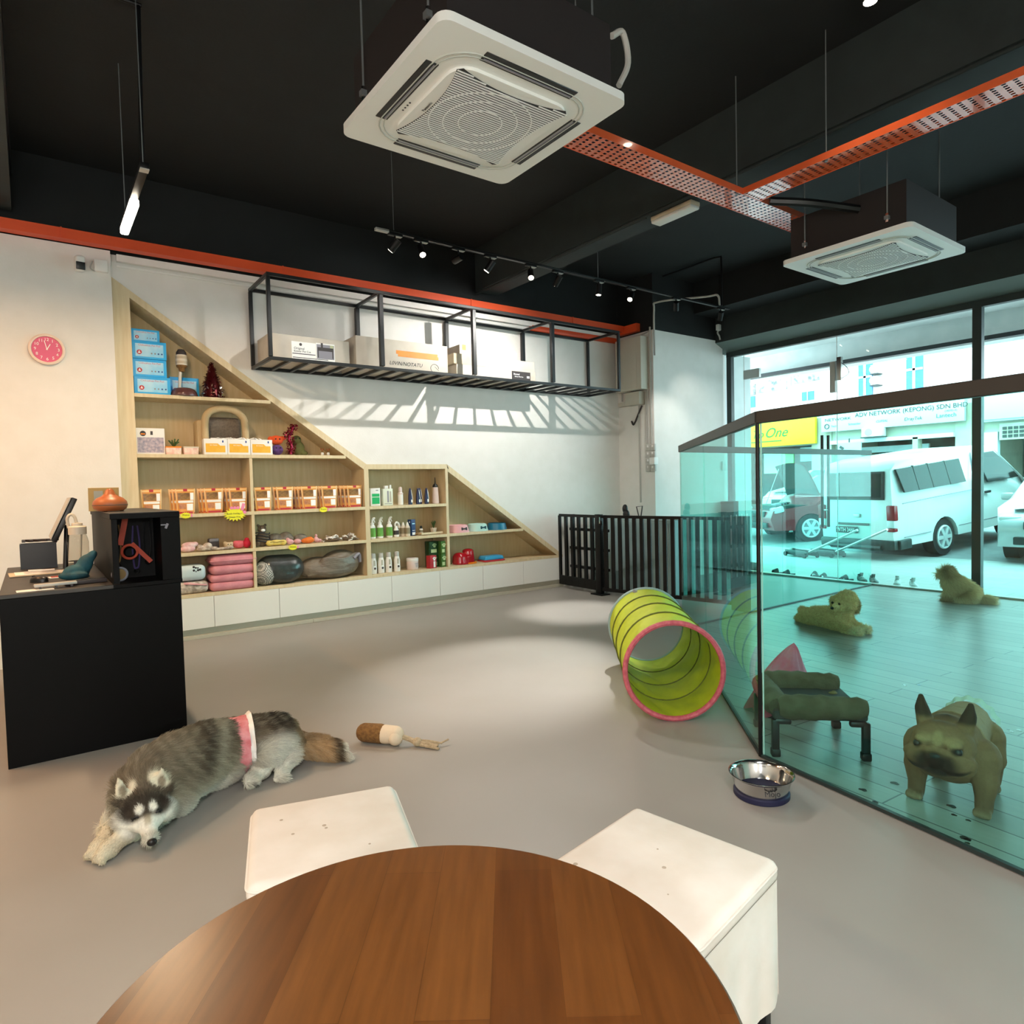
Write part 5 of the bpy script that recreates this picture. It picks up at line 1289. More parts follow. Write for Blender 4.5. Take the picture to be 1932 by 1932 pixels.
b = B(); b.box((0, 0, .075), (.1, .07, .15), M['red_print'], bev=.002); part('carton_body', b, t); b = B(); paw(b, .015, -.0365, .1, .017, M['white']); b.box((.015, -.036, .045), (.03, .001, .07), M['white']); part('printed_paw', b, t)
# ------------------------------------------------ bowls, right bay
for col, nm, x, lab in (('e9aeb2', 'pink_bowl', 4.22, 'glossy pink bowl with bone cut-out on the right bay shelf'), ('b5dcd2', 'mint_bowl', 4.5, 'mint green bowl with bone cut-out on the right bay shelf')):
    t = T('pet_bowl', lab, 'bowl', (x, 6.88, L4)); m = mat(nm, col, .3)
    b = B(); b.lathe([(0, .05), (.08, .055), (.09, .085), (.1, .092), (.112, .085), (.135, .0), (.128, 0), (.1, .08)], m, n=40, power=2.6, sy=.9); part('bowl_body', b, t)
    b = B(); 
    for sx in (-.03, .03):
        for dz in (-.008, .008): b.sph((.02 + sx, -.113, .045 + dz), (.013, .006, .011), M['photo_dark'] if nm == 'pink_bowl' else M['teal_cloth'], n=10, rot=(-.28, 0, 0))
    b.box((.02, -.113, .045), (.06, .008, .016), M['photo_dark'] if nm == 'pink_bowl' else M['teal_cloth'], rot=(-.28, 0, 0)); part('bone_cutout', b, t)
t = T('pet_bowl', 'round teal blue bowl on the right bay shelf', 'bowl', (4.8, 6.88, L4)); m = mat('teal_blue_bowl', '1f6f8f', .3)
b = B(); b.lathe([(0, .03), (.09, .035), (.1, .075), (.108, .085), (.116, .08), (.13, 0), (.12, 0), (.098, .07)], m, n=40); part('bowl_body', b, t)
t = T('pet_house_bowl', 'glossy red double bowl feeder on the lowest board of the right bay', 'feeder', (4.24, 6.89, L5)); m = mat('gloss_red', 'a81220', .15, coat=.5)
b = B(); b.lathe([(0, 0), (.1, 0), (.1, .02), (.088, .1), (.07, .12), (0, .125)], m, n=32); b.cyl((.12, 0, 0), (.12, 0, .16), .085, m, r2=.07, n=32); b.sph((.12, 0, .155), (.072, .07, .03), m); b.sph((0, 0, .115), (.078, .075, .03), m); b.cyl((.06, 0, .0), (.06, 0, .1), .1, m, n=24); o_ = obj('feeder_body', remesh(b, .007, 4, 'feeder_body'), t)
b = B(); b.lathe([(.103, 0), (.106, .004), (.106, .014), (.1, .018)], M['tape_or'], n=28, c=(.115, -.01, 0)); part('base_band', b, t)
t = T('blue_dish', 'flat bright blue dish on a dark base, lowest board of the right bay', 'dish', (4.7, 6.88, L5))
b = B(); b.box((0, 0, .045), (.3, .17, .05), mat('bright_blue_dish', '3a9fce', .3), bev=.015, top=(.9, .9)); part('dish_body', b, t)
b = B(); b.box((0, 0, .01), (.31, .18, .02), M['red_print'], bev=.006); part('base', b, t)
# ---------------------------------------------------------------- street: road slope height
def road(x): return -.06 + .081 * (min(max(x, 12.3), 15.5) - 12.3)
for o in list(COL.objects):
    if o.name.startswith('floor_street'):
        for v in o.data.vertices:
            if v.co.x < 12.5: v.co.z = -.06
            elif v.co.x < 16: v.co.z = .2
            else: v.co.z = .22
M['car_white'] = mat('white_car_paint', 'dfe3e1', .25, coat=.5)
M['car_silver'] = mat('silver_car_paint', 'c9cfcf', .25, metal=.3, coat=.5)
M['car_red'] = mat('dark_red_car_paint', '8c1c26', .3, coat=.5)
M['car_glass'] = mat('car_window', '0d1c1d', .12, spec=.3)
M['tyre'] = mat('tyre', '1d2022', .8)
M['alloy'] = mat('alloy_wheel', 'dfe3e3', .3, metal=.2)
M['tail_red'] = mat('tail_lamp_red', '8f0a18', .2)
M['lamp_clear'] = mat('clear_lamp', 'd9dfde', .15)
M['plate'] = mat('number_plate', '10120f', .5)
def arch(cx, r, z0, n=10): return [(cx + r * math.cos(PI * i / n), z0 + r * math.sin(PI * i / n)) for i in range(n + 1)]
def body(prof, w, m, belt=1.0, tuck=.1, bev=.07):
    """side profile (x,z) ccw from -y side, extruded across y 0..w, rounded and tucked in above the belt line"""
    bm = bmesh.new()
    n = len(prof)
    ys = [0, .04, w * .25, w * .5, w * .75, w - .04, w]
    loops = []
    for k, y in enumerate(ys):
        s = .985 if k in (0, len(ys) - 1) else 1
        cz = .6
        loops.append([bm.verts.new((x, y, z if s == 1 else cz + (z - cz) * (.97 if z > belt else 1))) for x, z in prof])
    for a, b_ in zip(loops, loops[1:]):
        for i in range(n): bm.faces.new([a[i], b_[i], b_[(i + 1) % n], a[(i + 1) % n]])
    bm.faces.new(loops[0][::1]); bm.faces.new(loops[-1][::-1])
    for v in bm.verts:
        if v.co.z > belt: v.co.y = w / 2 + (v.co.y - w / 2) * (1 - tuck * min(1, (v.co.z - belt) / .6))
        # plan rounding of nose and tail
    xs = [x for x, z in prof]; x0, x1 = min(xs), max(xs)
    for v in bm.verts:
        e = min(v.co.x - x0, x1 - v.co.x)
        if e < .35:
            k = 1 - .12 * (1 - e / .35) ** 2
            v.co.y = w / 2 + (v.co.y - w / 2) * k
    bmesh.ops.recalc_face_normals(bm, faces=bm.faces)
    b = B(); b.dump(bm, m); return b
def wheel(t, x, y, r, side, w=.2):
    b = B(); b.cyl((x, y, r), (x, y - side * w, r), r, M['tyre'], n=28); o = part('wheel', b, t)
    b = B(); b.cyl((x, y + side * .004, r), (x, y - side * .06, r), r * .64, M['photo_grey'], n=24)
    for k in range(6):
        a = k * PI / 3; b.box((x + r * .34 * math.cos(a), y + side * .012, r + r * .34 * math.sin(a)), (r * .56, .03, r * .2), M['alloy'], rot=(0, -a, 0))
    b.tube([(x + r * .62 * math.cos(q), y + side * .008, r + r * .62 * math.sin(q)) for q in [2 * PI * i / 24 for i in range(24)]], .02, M['alloy'], n=6, closed=True); b.cyl((x, y + side * .03, r), (x, y, r), r * .16, M['alloy'], n=12)
    part('alloy_rim', b, o)
def sidepanel(pts, y, m, t, nm, tuck=0, belt=1.0, w=1.5, d=.012, flip=False):
    """thin panel following the tucked side; pts (x,z)"""
    b = B()
    def yy(z, base): return base if z <= belt else w / 2 + (base - w / 2) * (1 - tuck * min(1, (z - belt) / .6))
    n = len(pts); s = -1 if not flip else 1
    vs = [(x, yy(z, y) + s * d, z) for x, z in pts] + [(x, yy(z, y) - s * .02, z) for x, z in pts]
    fs = [list(range(n)) if s < 0 else list(range(n))[::-1]] + [[i, n + i, n + (i + 1) % n, (i + 1) % n] if s < 0 else [(i + 1) % n, n + (i + 1) % n, n + i, i] for i in range(n)]
    b.raw(vs, fs, m); return part(nm, b, t)
# ---------------------------------------------------------------- white van
W = 1.52
hd = math.radians(-10)
vanpos = V((11.6, 4.893, -.11)) - V((math.cos(hd), math.sin(hd), 0)) * .05
t = T('van', 'white passenger van seen from its rear corner outside the window', 'van', vanpos, rot=(0, math.radians(-5), hd))
prof = [(0, .3), (.86, .3)] + arch(1.25, .37, .3)[::-1] + [(1.64, .3), (3.06, .3)] + arch(3.45, .37, .3)[::-1] + [(3.84, .3), (4.22, .33), (4.25, .7), (4.14, .98), (3.78, 1.1), (3.3, 1.5), (3.0, 1.72), (2.7, 1.8), (.6, 1.78), (.16, 1.735), (.05, 1.6), (-.02, .95), (-.03, .5)]
part('van_body', body(prof, W, M['car_white'], 1.0, .12), t, sharp=50)
kw = dict(tuck=.12, belt=1.0, w=W)
sidepanel([(.24, 1.2), (.24 + 1.72, 1.2), (1.88, 1.62), (.12, 1.6)], 0, M['car_glass'], t, 'side_window', **kw)
for x in (.62, 1.02, 1.5): sidepanel([(x, 1.2), (x + .025, 1.2), (x - .035, 1.62), (x - .06, 1.62)], -.004, M['black_plastic'], t, 'window_pillar', **kw)
sidepanel([(2.62, 1.12), (3.62, 1.12), (3.3, 1.42), (2.95, 1.66), (2.4, 1.66)], 0, M['car_glass'], t, 'door_window', **kw)
for pts in ([(.15, 1.02), (2.2, 1.035), (2.2, 1.045), (.15, 1.03)], [(2.3, .4), (2.31, .4), (2.26, 1.7), (2.25, 1.7)], [(.15, .455), (.85, .455), (.85, .465), (.15, .465)], [(1.65, .455), (3.0, .455), (3.0, .465), (1.65, .465)]):
    sidepanel(pts, 0, M['photo_grey'], t, 'body_line', d=.004, **kw)
sidepanel([(2.5, .93), (2.64, .93), (2.64, .97), (2.5, .97)], 0, M['dark_metal'], t, 'door_handle', d=.02, **kw)
b = B(); b.cyl((-.06, .28, .29), (-.06, W - .28, .29), .05, M['frame'], n=8); b.box((.02, W / 2, .34), (.16, W - .1, .16), M['frame'], bev=.03); b.box((.18, .03, .34), (.3, .06, .16), M['frame'], bev=.02); part('rear_bumper', b, t)
tilt = math.atan2(.07, .65)
def rearp(y0, y1, z0, z1, m, nm, off=.012, bev=0, rd=None):
    b = B(); zc = (z0 + z1) / 2; xx = -.02 + .107 * max(0, zc - .95) - off
    b.box((xx, (y0 + y1) / 2, zc), (.03, y1 - y0, z1 - z0), M[m], rot=(0, .107 if zc > 1 else .0, 0), bev=bev, seg=3); return part(nm, b, t)
rearp(.22, W - .22, 1.1, 1.58, 'black_plastic', 'window_seal', bev=.012); rearp(.27, W - .27, 1.14, 1.55, 'car_glass', 'rear_window', .02, .01)
rearp(.5, W - .42, .66, .7, 'dark_metal', 'handle_recess', .02, .01); rearp(.72, 1.13, .52, .63, 'plate', 'number_plate', .03, .004)
text('WTH 3446', .1, M['white'], t, (-.078, .925, .575), rot=(PI / 2, 0, -PI / 2), sx=.75)
rearp(.66, .78, .8, .86, 'steel', 'badge', .02, .006)
for sy in (.105, W - .105):
    b = B(); b.box((-.0, sy, .88), (.1, .15, .26), M['tail_red'], bev=.02); o_ = part('tail_lamp', b, t)
    b = B(); b.box((-.012, sy, .7), (.1, .13, .12), M['lamp_clear'], bev=.01); b.box((-.012, sy, .6), (.09, .13, .06), M['tail_red'], bev=.01); part('reversing_lamp', b, o_)
for x in (1.25, 3.45): wheel(t, x, .03, .31, -1); wheel(t, x, W - .03, .31, 1)
b = B(); b.box((1.25, W / 2, .5), (.8, W - .3, .5), M['rubber']); b.box((3.45, W / 2, .5), (.8, W - .3, .5), M['rubber']); part('underbody', b, t)
b = B(); b.box((3.75, -.12, 1.15), (.1, .16, .2), M['black_plastic'], bev=.03); part('door_mirror', b, t)
# ---------------------------------------------------------------- cars
def car(name, label, pos, rz, m, W=1.66, hood=False, plate=None):
    t = T(name, label, 'car', pos, rz)
    prof = [(0, .28), (.42, .26)] + arch(.78, .36, .26)[::-1] + [(1.14, .24), (2.86, .24)] + arch(3.2, .36, .26)[::-1] + [(3.56, .26), (3.98, .26), (4.05, .5), (4.0, .68)] + ([(3.1, .8), (2.95, .95)] if hood else [(3.7, .86), (2.95, 1.0)]) + [(2.25, 1.43), (1.2, 1.47), (.5, 1.3), (.08, 1.0), (0, .8)]
    part('car_body', body(prof, W, m, .98, .2), t, sharp=50)
    for y, fl_ in ((0, False), (W, True)):
        sidepanel([(.62, 1.03), (1.55, 1.03), (1.55, 1.38), (1.2, 1.38), (.8, 1.26)], y, M['car_glass'], t, 'side_window', tuck=.2, belt=.98, w=W, flip=fl_)
        sidepanel([(1.62, 1.03), (2.75, 1.02), (2.2, 1.36), (1.62, 1.39)], y, M['car_glass'], t, 'side_window', tuck=.2, belt=.98, w=W, flip=fl_)
    b = B(); b.raw([(2.9, .2, 1.035), (2.9, W - .2, 1.035), (2.28, W - .3, 1.425), (2.28, .3, 1.425)], [[0, 1, 2, 3]], M['car_glass']); part('windscreen', b, t)
    for x in (.78, 3.2): wheel(t, x, .02, .3, -1); wheel(t, x, W - .02, .3, 1)
    b = B(); b.box((2, W / 2, .45), (3.4, W - .35, .4), M['rubber']); part('underbody', b, t)
    for sy in (.2, W - .2):
        b = B(); b.box((3.86, sy, .7), (.24, .3, .13), M['lamp_clear'], bev=.03, rot=(0, .25, .25 if sy < .5 else -.25)); part('headlamp', b, t)
    b = B(); b.box((4.03, W / 2, .6), (.05, .85, .13), M['frame'], bev=.015); part('grille', b, t)
    b = B(); b.box((4.04, W / 2, .36), (.05, 1.1, .12), M['frame'], bev=.015)
    part('air_intake', b, t)
    b = B(); b.box((4.07, W / 2, .48), (.02, .45, .11), M['plate']); part('number_plate', b, t)
    for sy in (-.08, W + .08): b = B(); b.box((2.75, sy, 1.02), (.1, .18, .12), m, bev=.03); part('door_mirror', b, t)
    if hood:
        b = B(); b.box((3.45, W / 2, .74), (.9, W - .3, .1), M['frame'])
        for k in range(7): b.box((3.15 + .1 * k, W * (.25 + .08 * k), .8), (.14, .22, .06), M['black_plastic' if k % 2 else 'photo_grey'], bev=.015)
        part('engine_bay', b, t)
        ho = B(); ho.grid(lambda u, v: V((2.95 + .78 * v * .42, W / 2 + (u - .5) * 1.4 * (1 - .1 * v), .98 + .86 * v + .05 * math.sin(PI * u) - .18 * v * v)), 10, 8, M['dark_metal'])
        ho.grid(lambda u, v: V((2.95 + .78 * v * .42 - .03, W / 2 + (.5 - u) * 1.4 * (1 - .1 * v), .99 + .86 * v + .05 * math.sin(PI * u) - .18 * v * v)), 10, 8, m); part('bonnet', ho, t)
        b = B(); b.cyl((3.6, .35, .72), (3.28, .4, 1.6), .008, M['steel'], n=6); part('bonnet_prop', b, t)
    else:
        b = B(); b.grid(lambda u, v: V((2.98 + .85 * v, W / 2 + (u - .5) * 1.35 * (1 - .12 * v), 1.0 + .012 - .14 * v - .03 * (2 * u - 1) ** 2)), 8, 6, m); part('bonnet', b, t)
    return t
def place(front, ang, corner=(4.0, 0.8)):
    a = math.radians(ang); c, s = math.cos(a), math.sin(a); return V((front[0] - c * corner[0] + s * corner[1], front[1] - s * corner[0] - c * corner[1], 0))
ang = 148; p = place((13.42, 7.5), ang, (3.2, 1.64)); p.z = .015
car('red_car', 'dark red car with its bonnet propped open beyond the window', p, math.radians(ang), M['car_red'], hood=True)
ang = 184; p = place((12.35, 3.77), ang, (3.95, .1)); p.z = -.03
car('silver_car', 'pale silver car nosing in at the right edge of the window', p, math.radians(ang), M['car_silver'])
ang = 170; p = place((15.9, 9.6), ang); p.z = .18
car('parked_car', 'pale parked car behind the red car and the van', p, math.radians(ang), M['car_silver'])
p = V((17.4, 12.6, .2)); car('parked_car', 'pale parked car far left behind the open bonnet', p, math.radians(100), M['car_white'])
# ---------------------------------------------------------------- floor jacks on the walkway
def jack(label, x, y, rz, hx):
    t = T('floor_jack', label, 'floor jack', (x, y, -.03), rz)
    b = B(); b.box((0, .1, .07), (.6, .035, .09), M['dark_metal'], bev=.01); b.box((0, -.1, .07), (.6, .035, .09), M['dark_metal'], bev=.01); b.box((-.1, 0, .075), (.3, .2, .05), M['frame'], bev=.01); part('chassis', b, t)
    for x_, y_ in ((-.26, .13), (-.26, -.13), (.26, .13), (.26, -.13)): b = B(); b.cyl((x_, y_ - .015, .04), (x_, y_ + .015, .04), .04, M['tyre'], n=14); part('wheel', b, t)
    b = B(); b.cyl((-.22, 0, .1), (-.22, 0, .13), .06, M['steel']); b.box((-.05, 0, .11), (.36, .05, .04), M['frame']); part('lifting_arm', b, t)
    b = B(); b.cyl((.22, 0, .1), (hx, 0, .56), .02, M['steel'], n=8); part('handle', b, t)
jack('left black floor jack with long handle on the tiled walkway', 11.2, 6.45, math.radians(-112), 1.35)
jack('right black floor jack with long handle on the tiled walkway', 11.55, 6.15, math.radians(-112), 1.35)
# ---------------------------------------------------------------- shoes by the threshold
M['shoe_dark'] = mat('dark_shoe', '2e3b3b', .7); M['shoe_grey'] = mat('grey_shoe', '8b9a98', .7, col2='6d7a79', scale=30); M['shoe_white'] = mat('white_shoe', 'e5ebe9', .7, col2='cfd8d6', scale=20); M['sole'] = mat('white_sole', 'e9edec', .6)
def shoe(kind, label, y, rz, x=8.84, m='shoe_dark', group='shoes lined up outside the glass'):
    t = T(kind, label, 'shoe', (x, y, -.029), rz, group)
    L = .26; foot = [(.0, .0), (.05, .036), (.14, .034), (.21, .045), (.25, .03), (.26, 0), (.25, -.034), (.2, -.042), (.12, -.032), (.05, -.034), (.01, -.02)]
    b = B(); b.prism([(a - .13, c) for a, c in foot][::-1] if False else [(a - .13, -c) for a, c in foot], .028, M['sole'] if m != 'shoe_dark' else M['rubber']); part('sole', b, t)
    if kind == 'sneaker':
        b = B(); b.sph((-.07, 0, .06), (.055, .036, .05), M[m]); b.sph((.07, 0, .045), (.062, .043, .03), M[m]); b.sph((0, 0, .05), (.09, .036, .04), M[m]); o_ = obj('upper', remesh(b, .006, 3, 'upper'), t)
        b = B(); b.sph((-.085, 0, .1), (.036, .024, .016), M['shoe_dark']); part('opening', b, t)
        b = B()
        for k in range(4): b.tube([(.0 + .02 * k, -.025, .082 - .006 * k), (.0 + .02 * k, 0, .092 - .007 * k), (.0 + .02 * k, .025, .082 - .006 * k)], .004, M['white_plastic'], n=5)
        part('laces', b, t)
        b = B(); b.box((-.02, 0, .115), (.012, .045, .06), M[m], rot=(0, .5, 0), bev=.005); part('tongue', b, t)
    else:
        b = B(); b.grid(lambda u, v: V((.0 + .07 * v, .043 * math.cos(PI * u) * (1 + .0 * v), .026 + .07 * math.sin(PI * u) * (1 - .35 * v))), 14, 5, M[m]); b.grid(lambda u, v: V((.0 + .07 * v, -.04 * math.cos(PI * u), .022 + .066 * math.sin(PI * u) * (1 - .35 * v))), 14, 5, M[m]); part('strap', b, t)
shoe('slipper', 'dark slipper lying leftmost in the row of shoes outside', 5.47, 2.6, 8.86)
shoe('slipper', 'dark slipper second from the left in the row of shoes', 5.28, 2.9, 8.82)
shoe('slipper', 'dark slipper third from the left, standing near the block', 4.93, 3.4, 8.92)
shoe('slipper', 'dark strapped slipper fourth from the left in the row', 4.75, 3.1, 8.84)
shoe('slipper', 'dark slipper fifth from the left, beside the first sneaker', 4.46, 2.9, 8.86)
shoe('sneaker', 'grey sneaker, left one of the grey pair by the glass edge', 4.24, 3.9, 8.84, 'shoe_grey'); shoe('sneaker', 'grey sneaker, right one of the grey pair by the glass edge', 4.08, 3.8, 8.82, 'shoe_grey')
shoe('sneaker', 'white sneaker with flopped tongue, left of the white pair', 3.8, 3.5, 8.84, 'shoe_white'); shoe('sneaker', 'white sneaker at the right end of the row of shoes', 3.6, 3.7, 8.82, 'shoe_white')
b = B(); b.box((0, 0, .03), (.1, .2, .06), M['shoe_dark'], bev=.008); solo('rubber_block', b, 'dark rubber block on the ground between slippers and sneakers', 'block', (8.72, 4.58, -.029))
# ---------------------------------------------------------------- shophouses across the road
XB = 22.
M['render_white'] = mat('white_render', 'd6d9d5', .9, col2='cbcfca', scale=2)
M['render_dirty'] = mat('weathered_render', 'd0d3cf', .9, col2='5d6868', scale=5, detail=8)
M['render_cream'] = mat('cream_render', 'a9ab99', .9, col2='9fa190', scale=3)
M['win_blue'] = mat('blue_window', '1f6ba8', .2, col2='3380b8', scale=1.5)
M['shop_dark'] = mat('shop_interior', '1f3534', .8, col2='4d6b68', scale=2.2)
def house(name, label, y0, y1):
    t = T(name, label, 'building', (XB, (y0 + y1) / 2, .2)); w = y1 - y0
    def bx(nm, ya, yb, za, zb, xo, d, m, p=t):
        b = B(); b.box((xo, (ya + yb) / 2 - t.location.y, (za + zb) / 2 - .2), (d, yb - ya, zb - za), M[m]); return part(nm, b, p)
    bx('upper_wall', y0, y1, 3.45, 8.5, 2, 4, 'render_white'); bx('pier', y0, y0 + .35, .2, 3.45, 1.9, 3.8, 'render_cream'); bx('pier', y1 - .35, y1, .2, 3.45, 1.9, 3.8, 'render_cream')
    bx('shop_back', y0 + .35, y1 - .35, .2, 3.45, 3.4, .2, 'shop_dark'); bx('lintel', y0 + .35, y1 - .35, 2.56, 3.45, .3, .5, 'render_cream')
    return t, bx
t, bx = house('shophouse', 'white shophouse with blue upstairs windows across the road', 7.5, 11.9)
for ya, yb, za, zb in ((10.18, 10.62, 4.03, 5.06), (8.7, 9.17, 4.05, 5.11)):
    o_ = bx('window', ya, yb, za, zb, -.02, .06, 'win_blue')
    bx('glazing_bar', ya, yb, za + .55, za + .62, -.06, .03, 'blue_pale', o_); bx('glazing_bar', (ya + yb) / 2 - .03, (ya + yb) / 2 + .05, za, zb, -.06, .03, 'blue_pale', o_)
bx('pillar', 8.8, 8.95, .2, 2.56, 0, .3, 'render_cream'); bx('shelving', 9.1, 11.3, .4, 1.7, 2.6, .5, 'photo_grey'); bx('shelving', 7.9, 8.7, .4, 1.9, 2.6, .5, 'pad_blue'); bx('sign_strip', 9.0, 11.2, 2.2, 2.4, 1.2, .1, 'pad_blue')
bx('fascia_band', 7.85, 11.55, 2.5, 2.62, -.05, .2, 'pad_blue')
t, bx = house('shophouse', 'weathered white shophouse at the left behind the yellow sign', 11.9, 17.0)
bx('weathered_band', 11.95, 12.9, 4.75, 5.25, -.03, .08, 'render_dirty'); bx('weathered_band', 13.05, 14.3, 4.6, 5.1, -.03, .08, 'render_dirty'); bx('weathered_band', 14.4, 16.5, 4.55, 4.95, -.03, .08, 'render_dirty'); bx('parapet', 11.95, 17, 5.3, 5.42, -.1, .25, 'photo_grey')
o_ = bx('window', 12.14, 12.57, 4.1, 4.4, -.02, .06, 'win_blue'); bx('glazing_bar', 12.33, 12.37, 4.1, 4.4, -.06, .03, 'photo_grey', o_)
bx('window', 14.42, 14.77, 4.09, 4.5, -.02, .06, 'win_blue'); bx('downpipe', 12.98, 13.06, 3.5, 5.6, -.08, .08, 'render_white')
bx('shelving', 12.3, 13.9, .4, 1.8, 2.2, .6, 'shop_dark'); bx('banner', 13.2, 14.4, 1.6, 2.4, .5, .05, 'pale_green'); bx('shutter_band', 12.2, 13.0, 2.0, 2.5, .6, .05, 'slate')
t, bx = house('shophouse', 'plain white shophouse at the right with a grille over its door', 1.0, 7.5)
o_ = bx('door_grille', 5.9, 6.75, 2.32, 2.78, -.02, .05, 'render_cream')
for k in range(5):
    for j in range(3): bx('grille_hole', 6.62 - .13 * k - .05, 6.62 - .13 * k + .05, 2.38 + .11 * j, 2.46 + .11 * j, -.05, .02, 'frame', o_)
bx('fascia_band', 1.4, 7.1, 2.85, 2.95, -.05, .2, 'pad_blue'); bx('doorway_panel', 6.8, 7.15, .2, 2.56, .1, .2, 'pad_blue')
t, bx = house('shophouse', 'far left white shophouse half hidden by the window jamb', 17.0, 23)
bx('parapet', 17, 23, 5.3, 5.42, -.1, .25, 'photo_grey')
# signs
M['sign_yellow'] = mat('yellow_sign_face', 'e0b800', .5); M['sign_white'] = mat('white_sign_face', 'b9c6c4', .5); M['sign_green'] = mat('green_lettering', '0d6b2c', .5); M['sign_teal'] = mat('teal_lettering', '005f5e', .5)
t = T('shop_sign', 'yellow shop sign with green script lettering across the road', 'sign', (XB - .2, 13.6, 3.05))
b = B(); b.box((.05, 0, 0), (.15, 3.2, .95), M['sign_yellow'], bev=.01); part('sign_box', b, t)
rS = (PI / 2, 0, -PI / 2)
text('Side To', .42, M['sign_green'], t, (-.04, 1.02, -.02), rS, shear=.35); text('One', .5, M['sign_green'], t, (-.04, -.12, .0), rS, shear=.4)
b = B(); b.box((-.035, .3, -.29), (.02, 1.3, .03), M['sign_green']); b.box((-.035, 1.15, -.36), (.02, .5, .03), M['sign_green']); part('underline', b, t)
t = T('shop_sign', 'long white shop sign with dark company lettering across the road', 'sign', (XB - .2, 9.66, 3.32))
b = B(); b.box((.05, 0, 0), (.15, 4.24, .78), M['sign_white'], bev=.01); part('sign_box', b, t)
text('ADV NETWORK (KEPONG) SDN BHD', .19, M['ink'], t, (-.04, -.62, .07), rS); text('(180702-X)', .07, M['ink'], t, (-.04, -1.78, -.06), rS); text('NETWORK', .13, M['ink'], t, (-.04, 1.55, .0), rS, sx=1.35)
b = B(); b.tube([(-.04, 1.92 + .075 * math.cos(a), -.21 + .075 * math.sin(a)) for a in [2 * PI * i / 20 for i in range(20)]], .012, M['ink'], n=5, closed=True); part('ring_logo', b, t)
text('Tech', .09, M['sign_teal'], t, (-.04, 1.68, -.22), rS); text('Schneider', .1, M['sign_teal'], t, (-.04, 1.0, -.2), rS); text('CLIPSAL', .1, M['ink'], t, (-.04, .15, -.19), rS, shear=.3); text('DrayTek', .14, M['ink'], t, (-.04, -.76, -.2), rS, shear=.15); text('Lantech', .17, M['sign_teal'], t, (-.04, -1.66, -.19), rS)
t = T('shop_sign', 'blank white shop sign right of the black window post', 'sign', (XB - .2, 5.0, 3.3))
b = B(); b.box((.05, 0, 0), (.15, 4.6, .8), M['sign_white'], bev=.01); part('sign_box', b, t)
t = T('shop_sign', 'dark teal hanging sign board under the white sign', 'sign', (XB - 1.2, 10.35, 2.2))
b = B(); b.box((0, 0, 0), (.06, .75, .55), M['slate'], bev=.01); part('sign_box', b, t)
b = B(); b.box((-.04, .22, .12), (.01, .14, .08), M['frame'], rot=(.6, 0, 0)); b.box((-.04, -.08, -.02), (.01, .4, .02), M['pad_blue']); b.box((-.04, -.1, -.1), (.01, .35, .02), M['pad_blue']); part('printed_mark', b, t)
b = B(); b.cyl((0, 0, .27), (0, 0, .4), .02, M['frame']); part('hanger', b, t)
def condenser(label, y, z, x=XB - .25, w=.62, h=.28):
    t = T('condenser_unit', label, 'air conditioner', (x, y, z), 0, 'outdoor condenser units')
    b = B(); b.box((0, 0, h / 2), (.3, w, h), M['white_plastic'], bev=.01); part('casing', b, t)
    b = B(); b.cyl((-.15, w * .15, h / 2), (-.16, w * .15, h / 2), h * .42, M['slate'], n=20); part('fan_guard', b, t)
    b = B(); b.box((.0, 0, -.02), (.3, w + .06, .03), M['frame']); part('bracket', b, t)
condenser('condenser unit under the long white sign', 10.05, 2.66)
condenser('upper small condenser beside the blue upstairs window', 10.02, 4.66, XB - .15, .2, .26); condenser('lower small condenser beside the blue upstairs window', 10.02, 4.3, XB - .15, .2, .26)
b = B(); b.box((0, 0, .01), (.1, .28, .03), M['white_plastic'], bev=.01); solo('walkway_lamp', b, 'small white lamp under the walkway ceiling outside', 'lamp', (10.1, 4.6, 3.632))
# ---------------------------------------------------------------- animals
def attr_mat(name, rough=.75, var=0.0, spec=.2, mul=1):
    m = bpy.data.materials.new(name); m.use_nodes = True; nt = m.node_tree; b = nt.nodes['Principled BSDF']
    a = nt.nodes.new('ShaderNodeAttribute'); a.attribute_name = 'coat'
    nt.links.new(a.outputs['Color'], b.inputs['Base Color'])
    b.inputs['Roughness'].default_value = rough; b.inputs['Specular IOR Level'].default_value = spec
    return m
M['coat_skin'] = attr_mat('dog_coat')
def sstep(a, b, x):
    t = np.clip((x - a) / (b - a), 0, 1); return t * t * (3 - 2 * t)
def lc(c): return np.array(lin(c)[:3])
def near(P, c, r, soft=.5):
    c = np.array(c); r = np.array(r if hasattr(r, '__len__') else (r, r, r))
    d = np.sqrt((((P - c) / r) ** 2).sum(1)); return 1 - sstep(1 - soft, 1 + soft * .4, d)
def paint(me, fn):
    n = len(me.vertices); P = np.zeros(n * 3); me.vertices.foreach_get('co', P); P = P.reshape(-1, 3)
    Nn = np.zeros(n * 3); me.vertices.foreach_get('normal', Nn); Nn = Nn.reshape(-1, 3)
    c = np.clip(fn(P, Nn), 0, 1)
    li = np.zeros(len(me.loops), dtype=np.int32); me.loops.foreach_get('vertex_index', li)
    at = me.color_attributes.new('coat', 'FLOAT_COLOR', 'CORNER')
    cc = np.concatenate([c, np.ones((n, 1))], 1)[li]
    at.data.foreach_set('color', cc.astype(np.float32).ravel())
    me.color_attributes.active_color = at
def displace(me, amp, freq, seed=0, amp2=0):
    from mathutils import noise
    me.update()
    for v in me.vertices:
        k = noise.noise(v.co * freq + V((seed, 0, 0))) * amp
        if amp2: k += noise.noise(v.co * freq * 3) * amp2
        v.co += v.normal * k
